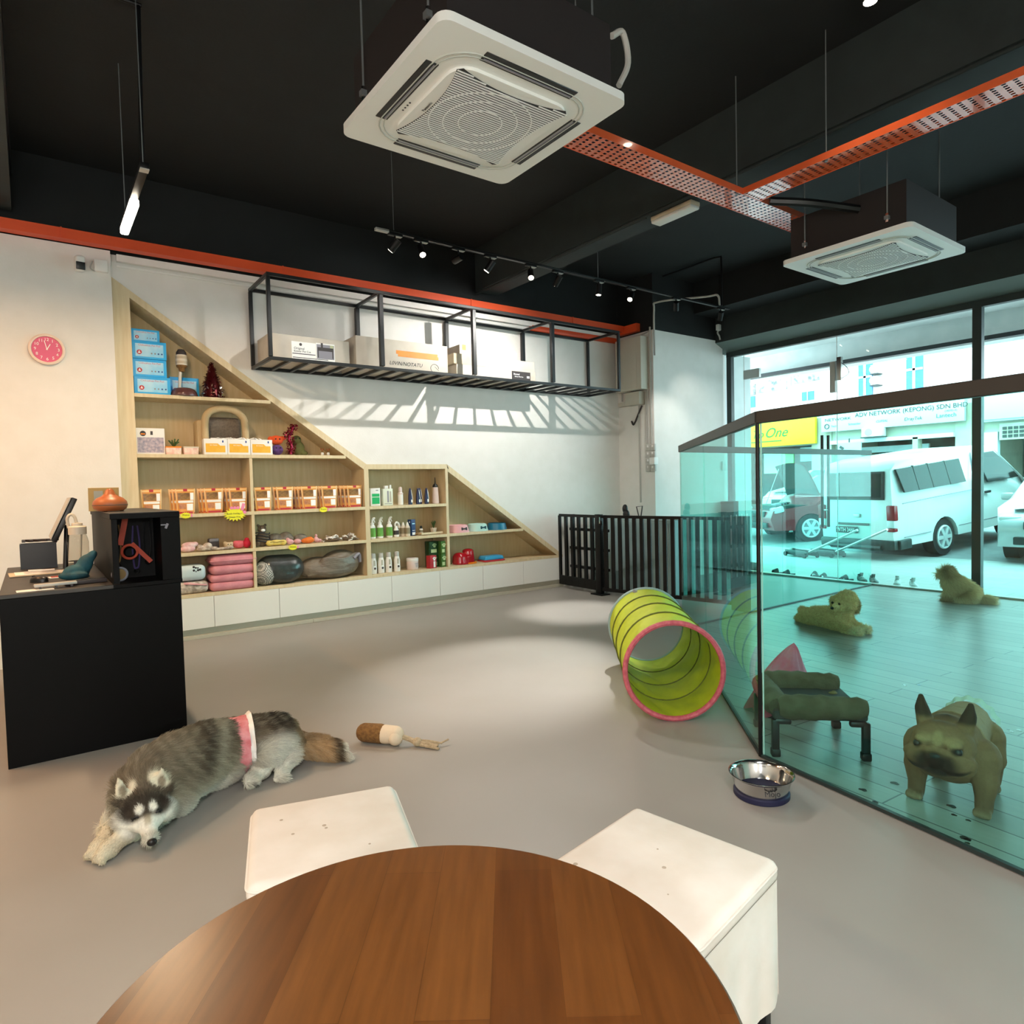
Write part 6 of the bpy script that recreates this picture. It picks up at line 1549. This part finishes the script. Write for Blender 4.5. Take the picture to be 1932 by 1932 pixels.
def fur(t, me, count, length, comb, colf, mask=None, lift=.35, rnd=.25, droop=.25, radius=.0009, seed=1, curl=0.0, seg=4):
    """a coat of hair strands rooted on me: comb = direction (or function of the roots) the hair lies along"""
    rng = np.random.default_rng(seed)
    me.calc_loop_triangles()
    n = len(me.vertices); P = np.zeros(n * 3); me.vertices.foreach_get('co', P); P = P.reshape(-1, 3)
    Nn = np.zeros(n * 3); me.vertices.foreach_get('normal', Nn); Nn = Nn.reshape(-1, 3)
    T3 = np.zeros(len(me.loop_triangles) * 3, dtype=np.int32); me.loop_triangles.foreach_get('vertices', T3); T3 = T3.reshape(-1, 3)
    A = np.linalg.norm(np.cross(P[T3[:, 1]] - P[T3[:, 0]], P[T3[:, 2]] - P[T3[:, 0]]), axis=1); A /= A.sum()
    tri = rng.choice(len(T3), count, p=A); u = rng.random((count, 2)); f = u.sum(1) > 1; u[f] = 1 - u[f]
    w = np.stack([1 - u.sum(1), u[:, 0], u[:, 1]], 1)[:, :, None]
    root = (P[T3[tri]] * w).sum(1); nor = (Nn[T3[tri]] * w).sum(1); nor /= np.linalg.norm(nor, axis=1)[:, None] + 1e-9
    c = comb(root) if callable(comb) else np.tile(np.array(comb, float), (count, 1))
    tan = c - nor * (c * nor).sum(1)[:, None]
    tan /= np.maximum(np.linalg.norm(tan, axis=1)[:, None], .25)
    L = length * (mask(root) if mask else np.ones(count)) * (1 + rnd * (rng.random(count) - .5) * 2)
    keep = L > length * .03
    root, nor, tan, L = root[keep], nor[keep], tan[keep], L[keep]; k = len(root)
    # strands clump together a little
    d = tan + nor * lift + (rng.random((k, 3)) - .5) * rnd * 1.2; d /= np.linalg.norm(d, axis=1)[:, None]
    pts = np.zeros((k, seg, 3)); pts[:, 0] = root - nor * .002; cur = pts[:, 0].copy(); dr = d.copy()
    ph = rng.random((k, 1)) * 6.28
    for i in range(1, seg):
        dr = dr + np.array([0, 0, -droop]) / seg + tan * .12 * (not curl)
        if curl: dr = dr + curl * (rng.random((k, 3)) - .5) * 2
        dr /= np.linalg.norm(dr, axis=1)[:, None]
        cur = cur + dr * (L / (seg - 1))[:, None]; pts[:, i] = cur
    off = np.array(t.location)
    pts[:, :, 2] = np.maximum(pts[:, :, 2], .0015 if off[2] < .003 else 0)
    col = colf(root, nor); col = np.clip(col * (1 + .35 * (rng.random((k, 1)) - .5)), 0, 1)
    h = bpy.data.hair_curves.new('coat_hair'); h.add_curves([seg] * k)
    h.attributes['position'].data.foreach_set('vector', pts.astype(np.float32).ravel())
    r = h.attributes.new('radius', 'FLOAT', 'POINT'); prof = np.tile(np.linspace(1, .2, seg), k) * radius; r.data.foreach_set('value', prof.astype(np.float32))
    a = h.attributes.new('coat', 'FLOAT_COLOR', 'CURVE'); a.data.foreach_set('color', np.concatenate([col, np.ones((k, 1))], 1).astype(np.float32).ravel())
    h.materials.append(M['coat_skin'])
    o = bpy.data.objects.new('coat_hair', h); COL.objects.link(o); o.parent = t
    return o
# ---------------------------------------------------------------- husky (modelled where it lies; local = world minus origin)
HO = V((.62, 3.2, 0))
b = B(); m = M['coat_skin']
def hp(*a): return V(a) - HO
def chain(b, pts, m, off=V((0, 0, 0)), n=14):
    for (p, r), (q, s_) in zip(pts, pts[1:]): b.cap(V(p) - off, V(q) - off, r, s_, m, n=n)
chain(b, [((.93, 3.34, .135), .125), ((.80, 3.37, .15), .118), ((.62, 3.31, .16), .142), ((.47, 3.20, .165), .15), ((.385, 3.12, .18), .13), ((.335, 3.04, .178), .10)], m, HO)
b.sph(hp(.92, 3.345, .11), (.13, .11, .11), m); b.sph(hp(.60, 3.30, .1), (.2, .12, .1), m); b.sph(hp(.43, 3.13, .1), (.11, .11, .1), m); b.sph(hp(.30, 3.12, .13), (.09, .1, .12), m)
# head in its own frame: a to the right of the picture, b towards the nose, c out of the forehead
HM, HF, HU = V((.314, 2.892, .137)), V((.03, -.79, -.61)), V((0, -.61, .79))
def hd3(a, b_, c): return HM + V((1, 0, 0)) * a + HF * b_ + HU * c - HO
b.sph(hd3(0, -.08, -.05), (.078, .075, .075), m); b.sph(hd3(0, -.035, -.043), (.068, .06, .055), m)
for s_ in (-1, 1):
    b.sph(hd3(.026 * s_, -.012, -.012), (.028, .022, .022), m); b.sph(hd3(.062 * s_, -.03, -.062), (.05, .05, .05), m); b.sph(hd3(.03 * s_, .012, -.045), (.03, .035, .03), m)
b.cap(hd3(0, .0, -.035), hd3(0, .05, -.032), .042, .034, m); b.cap(hd3(0, .05, -.032), hd3(0, .092, -.026), .034, .025, m); b.cap(hd3(0, .03, -.062), hd3(0, .078, -.048), .032, .022, m)
for s_, tx in ((-1, -.016), (1, .006)):
    e0 = hd3(.066 * s_, -.088, .002)
    for k in range(9):
        q = k / 8; w_ = .034 * (1 - q) ** .75 + .004
        b.sph(e0 + V((tx * q, .008 * q + .004, -.012 + .092 * q)), (w_, .011 - .004 * q, w_ * .6 + .006), m, n=10)
# fore legs
chain(b, [((.29, 3.14, .1), .06), ((.215, 3.09, .05), .042), ((.178, 2.99, .036), .032), ((.152, 2.945, .03), .034), ((.138, 2.925, .024), .026)], m, HO)
chain(b, [((.38, 3.06, .08), .06), ((.305, 3.0, .045), .042), ((.22, 2.925, .05), .031), ((.178, 2.895, .034), .035), ((.158, 2.878, .026), .026)], m, HO)
for (px_, py_, a_) in ((.138, 2.925, -2.35), (.16, 2.876, -2.55)):
    for k in (-1.5, -.5, .5, 1.5): b.sph(hp(px_ + .014 * math.cos(a_) - .013 * k * math.sin(a_), py_ + .014 * math.sin(a_) + .013 * k * math.cos(a_), .019), (.014, .014, .017), m, n=8)
# hind legs
chain(b, [((.94, 3.31, .13), .1), ((.865, 3.245, .1), .072), ((.83, 3.225, .06), .05)], m, HO)
chain(b, [((1.0, 3.31, .12), .06), ((.985, 3.235, .075), .036), ((.94, 3.19, .038), .028), ((.91, 3.165, .028), .032)], m, HO)
chain(b, [((.84, 3.22, .05), .045), ((.80, 3.195, .038), .034), ((.775, 3.175, .034), .035)], m, HO)
for k in (-1.5, -.5, .5, 1.5): b.sph(hp(.897 + .012 * k, 3.14 - .004 * k, .019), (.013, .016, .017), m, n=8); b.sph(hp(.768 + .013 * k, 3.147 - .002 * k, .028 + .006 * abs(k)), (.012, .013, .015), m, n=8)
# tail
chain(b, [((.99, 3.37, .12), .06), ((1.06, 3.35, .08), .052), ((1.14, 3.29, .062), .056), ((1.20, 3.22, .05), .048), ((1.235, 3.17, .032), .018)], m, HO)
me = remesh(b, .008, 3, 'dog_body')
C = {k: lc(v) for k, v in dict(dark='362f27', mid='7b6f5c', grey='8b8371', pale='b9b29c', cream='d8d0b8', white='e9e8dc', tan='c7a67a', pink='c77a72', black='14110f').items()}
def husky_col(P, N):
    W_ = P + np.array(HO)
    n = len(P); rng = np.random.default_rng(5)
    x, y, z = W_[:, 0], W_[:, 1], W_[:, 2]
    col = np.tile(C['mid'], (n, 1))
    def mix(c, w): nonlocal_col[0] = nonlocal_col[0] * (1 - w[:, None]) + C[c] * w[:, None]
    nonlocal_col = [col]
    # back darker, flank paler, underside white: by height and side
    mix('dark', sstep(.19, .29, z) * sstep(.45, .7, x) * .75)
    mix('pale', (1 - sstep(.10, .22, z)) * .75)
    mix('white', (1 - sstep(.03, .13, z)))
    band = np.exp(-((x - .565 - .3 * (z - .2)) / .05) ** 2) * sstep(.1, .2, z); mix('dark', band * .7)
    band = np.exp(-((x - .63 - .3 * (z - .2)) / .035) ** 2) * sstep(.08, .16, z); mix('pale', band * .6)
    mix('grey', near(W_, (.38, 3.12, .24), (.16, .13, .14)) * .45)
    mix('dark', sstep(.16, .25, z) * sstep(.84, .9, x) * (1 - sstep(1.0, 1.05, x)))
    mix('white', near(W_, (.91, 3.21, .11), (.13, .09, .11)) * .9)
    mix('black', near(W_, (.785, 3.25, .07), (.05, .05, .06)) * .6); mix('black', near(W_, (.768, 3.138, .028), (.016, .008, .012), .5) * .7)
    # tail
    tl = sstep(.98, 1.04, x); mix('tan', tl * .95); mix('dark', sstep(1.15, 1.19, x) * (1 - sstep(1.2, 1.225, x)) * .9); mix('dark', tl * sstep(.09, .13, z) * .6); mix('white', sstep(1.2, 1.235, x))
    # legs
    leg = near(W_, (.2, 2.96, .03), (.16, .17, .07), .3); mix('cream', leg)
    # face
    D = W_ - np.array(HM); fa = D[:, 0]; fb = D @ np.array(HF); fc = D @ np.array(HU); aa = abs(fa)
    head = near(W_, (.313, 2.93, .15), (.12, .13, .13), .25)
    mix('dark', head * sstep(-.13, -.09, fb) * (1 - sstep(.0, .03, fb)) * .95)
    mix('mid', head * (1 - sstep(-.1, -.05, fb)) * .5)
    cheek = head * sstep(.036, .056, aa + .35 * fb) * (1 - sstep(-.04, -.012, fc)) * sstep(-.07, -.035, fb); mix('white', cheek)
    mix('white', head * sstep(.006, .03, fb) * (1 - (1 - sstep(.008, .016, aa)) * (1 - sstep(.035, .065, fb)) * sstep(-.03, -.005, fc)))
    for s_ in (-1, 1): mix('white', near(W_, tuple(np.array(HM) + np.array([.024 * s_, 0, 0]) + np.array(HF) * -.016 + np.array(HU) * .008), (.017, .021, .021), .5) * .98)
    mix('dark', head * near(np.stack([aa, fb, fc * 0], 1), (.062, -.03, 0), (.02, .04, 1), .5) * sstep(-.06, -.03, fc) * .9)
    # sleepy eyes, nose
    for s_ in (-1, 1): mix('black', near(np.stack([fa, fb, fc * 0], 1), (.042 * s_, .004 - .0 * s_, 0), (.014, .007, 1), .5) * head * sstep(-.05, -.02, fc))
    mix('black', near(W_, tuple(np.array(HM) + np.array(HF) * .115 + np.array(HU) * -.018), (.019, .016, .016), .2))
    # ears: cream rims, dark inside at the front, dark backs
    for s_ in (-1, 1):
        e0 = np.array(HM) + np.array([.066 * s_, 0, 0]) - np.array(HF) * .088
        ear = near(W_, (e0[0], e0[1] + .008, e0[2] + .045), (.05, .03, .055), .25); mix('cream', ear * (N[:, 1] < .3)); mix('dark', ear * (N[:, 1] >= .3) * .9)
        mix('mid', near(W_, (e0[0] + .002 * s_, e0[1] - .01, e0[2] + .03), (.017, .03, .03), .35) * (N[:, 1] < .2) * .95)
    # uneven streaks through the coat
    nz = np.sin(x * 71 + 9 * np.sin(z * 37)) * np.sin(y * 53 + 7 * np.sin(x * 31)) + .6 * np.sin(z * 97 + x * 120)
    mix('dark', np.clip(nz, 0, 1) * .22 * (1 - head) * (1 - leg)); mix('pale', np.clip(-nz, 0, 1) * .3 * (1 - head) * (1 - leg))
    out = nonlocal_col[0]
    return out * (1 + .22 * (rng.random((n, 1)) - .5))
paint(me, husky_col)
hu = T('husky_dog', 'grey and white husky dozing on the floor beside the black counter', 'dog', HO)
hb = part('dog_body', me, hu)
def hlen(P):
    W_ = P + np.array(HO); L = np.ones(len(P))
    D = W_ - np.array(HM); fb = D @ np.array(HF); head = near(W_, (.313, 2.92, .14), (.12, .14, .13), .3)
    L *= 1 - head * (.62 + .26 * sstep(-.05, .03, fb))
    for s_ in (-1, 1):
        e0 = np.array(HM) + np.array([.066 * s_, 0, 0]) - np.array(HF) * .088; L *= 1 - .86 * near(W_, (e0[0], e0[1] + .005, e0[2] + .05), (.05, .035, .055), .3)
    L *= 1 - .72 * near(W_, (.19, 2.94, .03), (.13, .14, .07), .3)
    L *= 1 - .8 * near(W_, (.85, 3.19, .02), (.15, .07, .07), .3)
    L *= 1 - .9 * near(W_, (.765, 3.3, .2), (.04, .2, .16), .3)
    L[W_[:, 2] < .008] *= .2
    for s_ in (-1, 1): L *= 1 - near(W_, tuple(np.array(HM) + np.array([.042 * s_, 0, 0]) + np.array(HF) * .004), .013, .4)
    L *= 1 - near(W_, tuple(np.array(HM) + np.array(HF) * .112 + np.array(HU) * -.018), .02, .4)
    return L * .95
def hcomb(P):
    W_ = P + np.array(HO)
    d = np.tile(np.array([.9, .3, -.35]), (len(P), 1))
    hd_ = near(W_, (.313, 2.94, .14), (.14, .16, .16), .3)[:, None]; back = W_ - np.array([.32, 2.78, .07]); back /= np.linalg.norm(back, axis=1)[:, None] + 1e-9
    d = d * (1 - hd_) + back * hd_
    lg = near(W_, (.19, 2.95, .03), (.13, .14, .06), .3)[:, None]; d = d * (1 - lg) + np.array([-.5, -.6, 0]) * lg
    tl = sstep(1.0, 1.06, W_[:, 0])[:, None]; d = d * (1 - tl) + np.array([.75, -.6, -.2]) * tl
    return d
fur(hu, me, 110000, .042, hcomb, husky_col, hlen, lift=.5, rnd=.3, droop=.35, radius=.0011)
b = B(); b.sph(hd3(0, .116, -.016), (.018, .013, .0145), M['black_plastic'], n=14); part('nose', b, hu)
for s_ in (-1, 1):
    b = B(); b.tube([hd3(.042 * s_ + .0125 * k, .005 - .004 * k * s_ , .0005 - .004 * k * k - .006 * max(0, k * s_)) for k in (-1, -.5, 0, .5, 1)], .0028, M['black_plastic'], n=6); part('eyelid', b, hu)
M['pink_band'] = mat('pink_patterned_cotton', 'cf6f76', .8, col2='e09aa0', scale=22, bump=.2, bscale=60)
def bandf(r0, off, w):
    def g(u, v):
        a = 2 * PI * u; c = hp(.765 + off, 3.345, .148); axx = V((.97, -.12, 0)).normalized(); sd_ = V((0, 0, 1)).cross(axx)
        rr = r0 * (1 + .02 * math.sin(8 * a + 5 * v))
        p = c + axx * ((v - .5) * w) + sd_ * (-rr * math.cos(a) * 1.02) + V((0, 0, 1)) * (rr * math.sin(a))
        p.z = max(p.z, .006); return p
    return g
b = B(); b.grid(bandf(.137, 0, .085), 48, 6, M['pink_band']); part('belly_band', b, hu)
b = B(); b.grid(lambda u, v: bandf(.139 + .012 * v + .004 * math.sin(60 * u), .052, .022)(u, v), 96, 3, M['white']); part('white_frill', b, hu)
# ---------------------------------------------------------------- bulldog (local: x forward, y left)
BO = V((3.16, 1.115, .006))
b = B()
chain(b, [((-.15, 0, .235), .098), ((-.03, 0, .235), .108), ((.09, 0, .225), .128), ((.16, 0, .25), .105), ((.215, 0, .262), .082)], m)
b.sph((.09, 0, .18), (.11, .13, .1), m); b.sph((-.16, 0, .2), (.08, .1, .09), m)
b.sph((.235, 0, .262), (.085, .118, .085), m); b.sph((.305, .058, .216), (.042, .052, .038), m); b.sph((.305, -.058, .216), (.042, .052, .038), m); b.sph((.325, 0, .234), (.03, .046, .032), m); b.sph((.29, 0, .178), (.05, .072, .022), m); b.sph((.27, .085, .215), (.04, .04, .045), m); b.sph((.27, -.085, .215), (.04, .04, .045), m)
for s_ in (-1, 1):
    b.sph((.3, .05 * s_, .285), (.024, .034, .022), m)                                         # brow
    chain(b, [((.28, .11 * s_, .225), .02), ((.315, .07 * s_, .25), .014), ((.338, .03 * s_, .268), .011), ((.338, 0, .272), .011)], m)   # nose roll
    e0 = V((.2, .068 * s_, .315)); b.cyl(e0, e0 + V((.0, .016 * s_, .06)), .034, m, r2=.026, n=12); b.cyl(e0 + V((0, .016 * s_, .06)), e0 + V((-.005, .02 * s_, .108)), .026, m, r2=.008, n=12)
    chain(b, [((.11, .1 * s_, .2), .078), ((.125, .122 * s_, .13), .05), ((.13, .12 * s_, .06), .034), ((.14, .12 * s_, .025), .032)], m)
    chain(b, [((-.15, .07 * s_, .2), .075), ((-.13, .1 * s_, .13), .05), ((-.185, .1 * s_, .085), .03), ((-.165, .098 * s_, .03), .026)], m)
    for lx in (.165, -.13):
        for k in (-1.5, -.5, .5, 1.5): b.sph((lx + .01 - .004 * abs(k), (.12 if lx > 0 else .098) * s_ + .015 * k, .016), (.02, .0105, .016), m, n=8)
b.sph((-.245, 0, .24), (.03, .025, .025), m)
me = remesh(b, .005, 3, 'dog_body')
CB = {k: lc(v) for k, v in dict(fawn='97664a', light='c8956c', dark='1d140f', grey='523b2e', cream='c7a184').items()}
def bull_col(P, N):
    n = len(P); rng = np.random.default_rng(3); c = np.tile(CB['fawn'], (n, 1)); x, y, z = P.T
    def mix(k, w):
        nonlocal c; c = c * (1 - w[:, None]) + CB[k] * w[:, None]
    mix('light', sstep(.2, .32, z) * (x < .1) * .6); mix('grey', (1 - sstep(.03, .16, z)) * .5); mix('cream', (1 - sstep(.0, .04, z)) * .5)
    mix('dark', near(P, (.325, 0, .215), (.055, .095, .05), .35) * .95); mix('dark', sstep(.335, .36, z) * (x > .15) * .85)
    for s_ in (-1, 1):
        mix('dark', near(P, (.3, .062 * s_, .268), (.04, .024, .02), .4) * .9); mix('light', near(P, (.31, .05 * s_, .298), (.05, .04, .016), .5) * .5)
    mix('light', near(P, (.31, 0, .3), (.06, .02, .03), .5) * .6); mix('dark', near(np.stack([P[:, 0], abs(P[:, 1]), P[:, 2] - .18 * abs(P[:, 1])], 1), (.33, .04, .184), (.07, .09, .011), .5) * .95); mix('dark', near(P, (.34, 0, .236), (.03, .035, .03), .4) * .7); mix('grey', near(P, (.27, 0, .16), (.1, .12, .03), .5) * .6)
    return c * (1 + .14 * (rng.random((n, 1)) - .5))
paint(me, bull_col)
bd = T('french_bulldog', 'stocky fawn bulldog standing and facing us behind the glass', 'dog', BO, PI + .12); bd.scale = (1, 1, 1.1)
o = part('dog_body', me, bd)
fur(bd, me, 45000, .0065, (-.7, 0, -.3), bull_col, None, lift=.3, rnd=.25, radius=.0007, seed=4, seg=3)
b = B(); b.sph((.342, 0, .246), (.012, .022, .013), M['black_plastic'], n=14); part('nose', b, bd)
for s_ in (-1, 1): b = B(); b.sph((.308, .068 * s_, .268), (.016, .017, .015), M['black_plastic'], n=14); part('eye', b, bd)
b = B(); b.grid(lambda u, v: V((-.2 - .03 * v, (.1 + .012 * v + .004 * math.sin(50 * u)) * math.cos(PI * (u * 1.1 - .05)), .225 + (.1 + .012 * v + .004 * math.cos(47 * u)) * math.sin(PI * (u * 1.1 - .05)))), 90, 3, M['paper']); part('lace_frill', b, bd)
# ---------------------------------------------------------------- poodle lying on the pen floor (local: x towards front paws)
def curly(name, label, b, org, rz, colf, hair, hl, vox=.009, amp=.02, mask=None, kink=.0, normal=.5, align=(0, 0, -.2), parts=None):
    me = remesh(b, vox, 2, 'dog_body'); displace(me, amp, 34, 3, amp * .35); paint(me, colf)
    t = T(name, label, 'dog', org, rz); o = part('dog_body', me, t)
    if hair: fur(t, me, hair, hl, align, colf, mask, lift=normal, rnd=.5, radius=.002, seed=7, curl=kink, seg=6 if kink else 4)
    return t
b = B()
chain(b, [((-.34, .02, .1), .095), ((-.2, .0, .115), .105), ((-.02, 0, .13), .115), ((.05, 0, .17), .1), ((.07, 0, .24), .08)], m)
b.sph((.0, 0, .09), (.12, .13, .09), m)
b.sph((.085, -.01, .315), (.11, .115, .105), m); b.sph((.1, .0, .37), (.09, .095, .07), m); b.sph((.06, -.1, .275), (.055, .055, .045), m); b.sph((.05, -.135, .262), (.032, .035, .028), m)
b.sph((.14, .08, .28), (.045, .04, .08), m); b.sph((-.03, -.03, .3), (.04, .05, .075), m)
chain(b, [((.04, .08, .1), .06), ((.15, .08, .045), .045), ((.23, .085, .035), .042), ((.255, .09, .035), .045)], m); chain(b, [((.04, -.08, .1), .06), ((.16, -.075, .045), .045), ((.25, -.075, .035), .042), ((.275, -.075, .035), .045)], m)
chain(b, [((-.33, .02, .09), .08), ((-.42, .1, .06), .05), ((-.56, .14, .04), .04), ((-.6, .15, .035), .04)], m); chain(b, [((-.34, .0, .08), .08), ((-.45, .0, .055), .05), ((-.55, .04, .04), .038)], m); b.sph((-.45, -.02, .14), (.05, .04, .05), m)
CP = {k: lc(v) for k, v in dict(base='f5cc9c', light='fbe6c8', dark='94684a').items()}
def pood_col(P, N):
    n = len(P); rng = np.random.default_rng(2); c = np.tile(CP['base'], (n, 1)); x, y, z = P.T
    w = sstep(.2, .3, -z + .35)[:, None] * .0; w2 = near(P, (.26, 0, .03), (.09, .2, .07))[:, None] * .7; c = c * (1 - w2) + CP['light'] * w2
    w3 = near(P, (.15, .08, .27), (.05, .06, .09))[:, None] * .7; c = c * (1 - w3) + CP['dark'] * w3
    k = np.clip(np.sin(x * 95 + 3 * np.sin(z * 60)) * np.sin(y * 88 + 3 * np.sin(x * 50)) * np.sin(z * 92), -.6, .6)[:, None]
    return np.clip(c * (1 + .3 * k), 0, 1) * (1 + .3 * (rng.random((n, 1)) - .5))
pt = curly('poodle_dog', 'curly beige poodle lying on the pen floor with head turned', b, (5.83, 3.0, .006), -PI / 2 - .15, pood_col, 42000, .03, kink=1.1, normal=1.0, mask=lambda P: 1 - .8 * near(P, (.06, -.13, .285), (.08, .07, .075), .4))
pt.scale = (.82, .82, .82)
b = B(); b.sph((.045, -.175, .268), (.019, .016, .016), M['black_plastic'], n=12); part('nose', b, pt)
for p in ((.1, -.128, .318), (.015, -.128, .318)): b = B(); b.sph(p, (.014, .014, .014), M['black_plastic'], n=12); part('eye', b, pt)
# ---------------------------------------------------------------- small spitz sitting, seen from behind
b = B()
chain(b, [((-.1, 0, .11), .105), ((.0, 0, .18), .11), ((.1, 0, .255), .1), ((.13, 0, .31), .085)], m)
b.sph((.15, 0, .355), (.075, .075, .07), m); chain(b, [((.2, .0, .345), .04), ((.25, .0, .335), .022)], m)
for s_ in (-1, 1):
    e0 = V((.13, .05 * s_, .4)); b.cyl(e0, e0 + V((-.005, .008 * s_, .045)), .024, m, r2=.005, n=10)
    chain(b, [((.1, .055 * s_, .2), .05), ((.14, .055 * s_, .1), .03), ((.15, .055 * s_, .03), .024), ((.18, .055 * s_, .02), .024)], m); chain(b, [((-.1, .08 * s_, .1), .075), ((.0, .1 * s_, .06), .045), ((-.06, .1 * s_, .025), .026), ((.02, .1 * s_, .02), .024)], m)
chain(b, [((-.18, 0, .07), .045), ((-.26, .02, .05), .04), ((-.34, .03, .04), .028)], m)
CS = {k: lc(v) for k, v in dict(base='f3d3ac', light='fbecd8', dark='a07c5e').items()}
def spitz_col(P, N):
    n = len(P); rng = np.random.default_rng(8); c = np.tile(CS['base'], (n, 1)); x, y, z = P.T
    w = (sstep(.28, .36, z) * (1 - sstep(.15, .22, x)))[:, None] * .55; c = c * (1 - w) + CS['dark'] * w
    w = (1 - sstep(.02, .14, z))[:, None] * .6; c = c * (1 - w) + CS['light'] * w
    w = ((z < .1) & (x > .08))[:, None] * .6; c = c * (1 - w) + CS['dark'] * w
    return c * (1 + .3 * (rng.random((n, 1)) - .5))
st_ = curly('spitz_dog', 'small fluffy cream dog sitting by the window post, back turned', b, (8.06, 2.82, .006), PI / 2 + .35, spitz_col, 40000, .06, vox=.01, amp=.004, normal=.95, align=(-.35, 0, -.45))
st_.scale = (.82, .82, .85)
b = B(); b.sph((.268, 0, .338), (.012, .011, .01), M['black_plastic'], n=12); part('nose', b, st_)
# ---------------------------------------------------------------- clumps of shed hair and wet marks on the pen floor
M['wet'] = mat('wet_mark', '1c2a28', .06, spec=.8)
# ---------------------------------------------------------------- lamps' light
EN = [50, 120, 16, 42, 150, 195, 520, 900, 90, 30]
SZ = [80, 45, 60, 60, 45, 125, 27, 29, 36, 60]
for (p, tg), h, e, z in zip(spots, heads, EN, SZ):
    spot(p, tg, e, col=(1, .965, .91), size=z, rad=.012, blend=.8)
def area(loc, size, energy, col=(1, .985, .96), rot=(0, 0, 0)):
    l = bpy.data.lights.new('area', 'AREA'); l.shape = 'RECTANGLE'; l.size, l.size_y = size; l.energy = energy; l.color = col
    o = bpy.data.objects.new('tube_light', l); COL.objects.link(o); o.location = loc; o.rotation_euler = rot; return o
def bulb(loc, energy, col=(1, .985, .965), r=.12):
    l = bpy.data.lights.new('bulb', 'POINT'); l.energy = energy; l.color = col; l.shadow_soft_size = r
    o = bpy.data.objects.new('fill_globe_light', l); COL.objects.link(o); o.location = loc
area((.59, 4.88, 3.13), (.05, .5), 45, (1, .74, .46))
area((.2, -.4, 3.08), (.05, 1.0), 70)  # fill light of the added lamp over the seating area
area((-1.15, 4.8, 3.12), (.05, 1.0), 52, (1, .47, .18))  # warm fill of the added lamp left of the counter
area((-2.0, 1.5, 3.08), (.05, 1.0), 35, (1, .68, .38))  # warm fill of the added rear corner lamp
bulb((-1.1, -1.0, 1.93), 165); bulb((-.3, -2.4, 1.93), 180)  # fill light of the two added globes
spot((4.0, 1.86, 4.09), (3.2, 1.9, 0), 50, size=90)
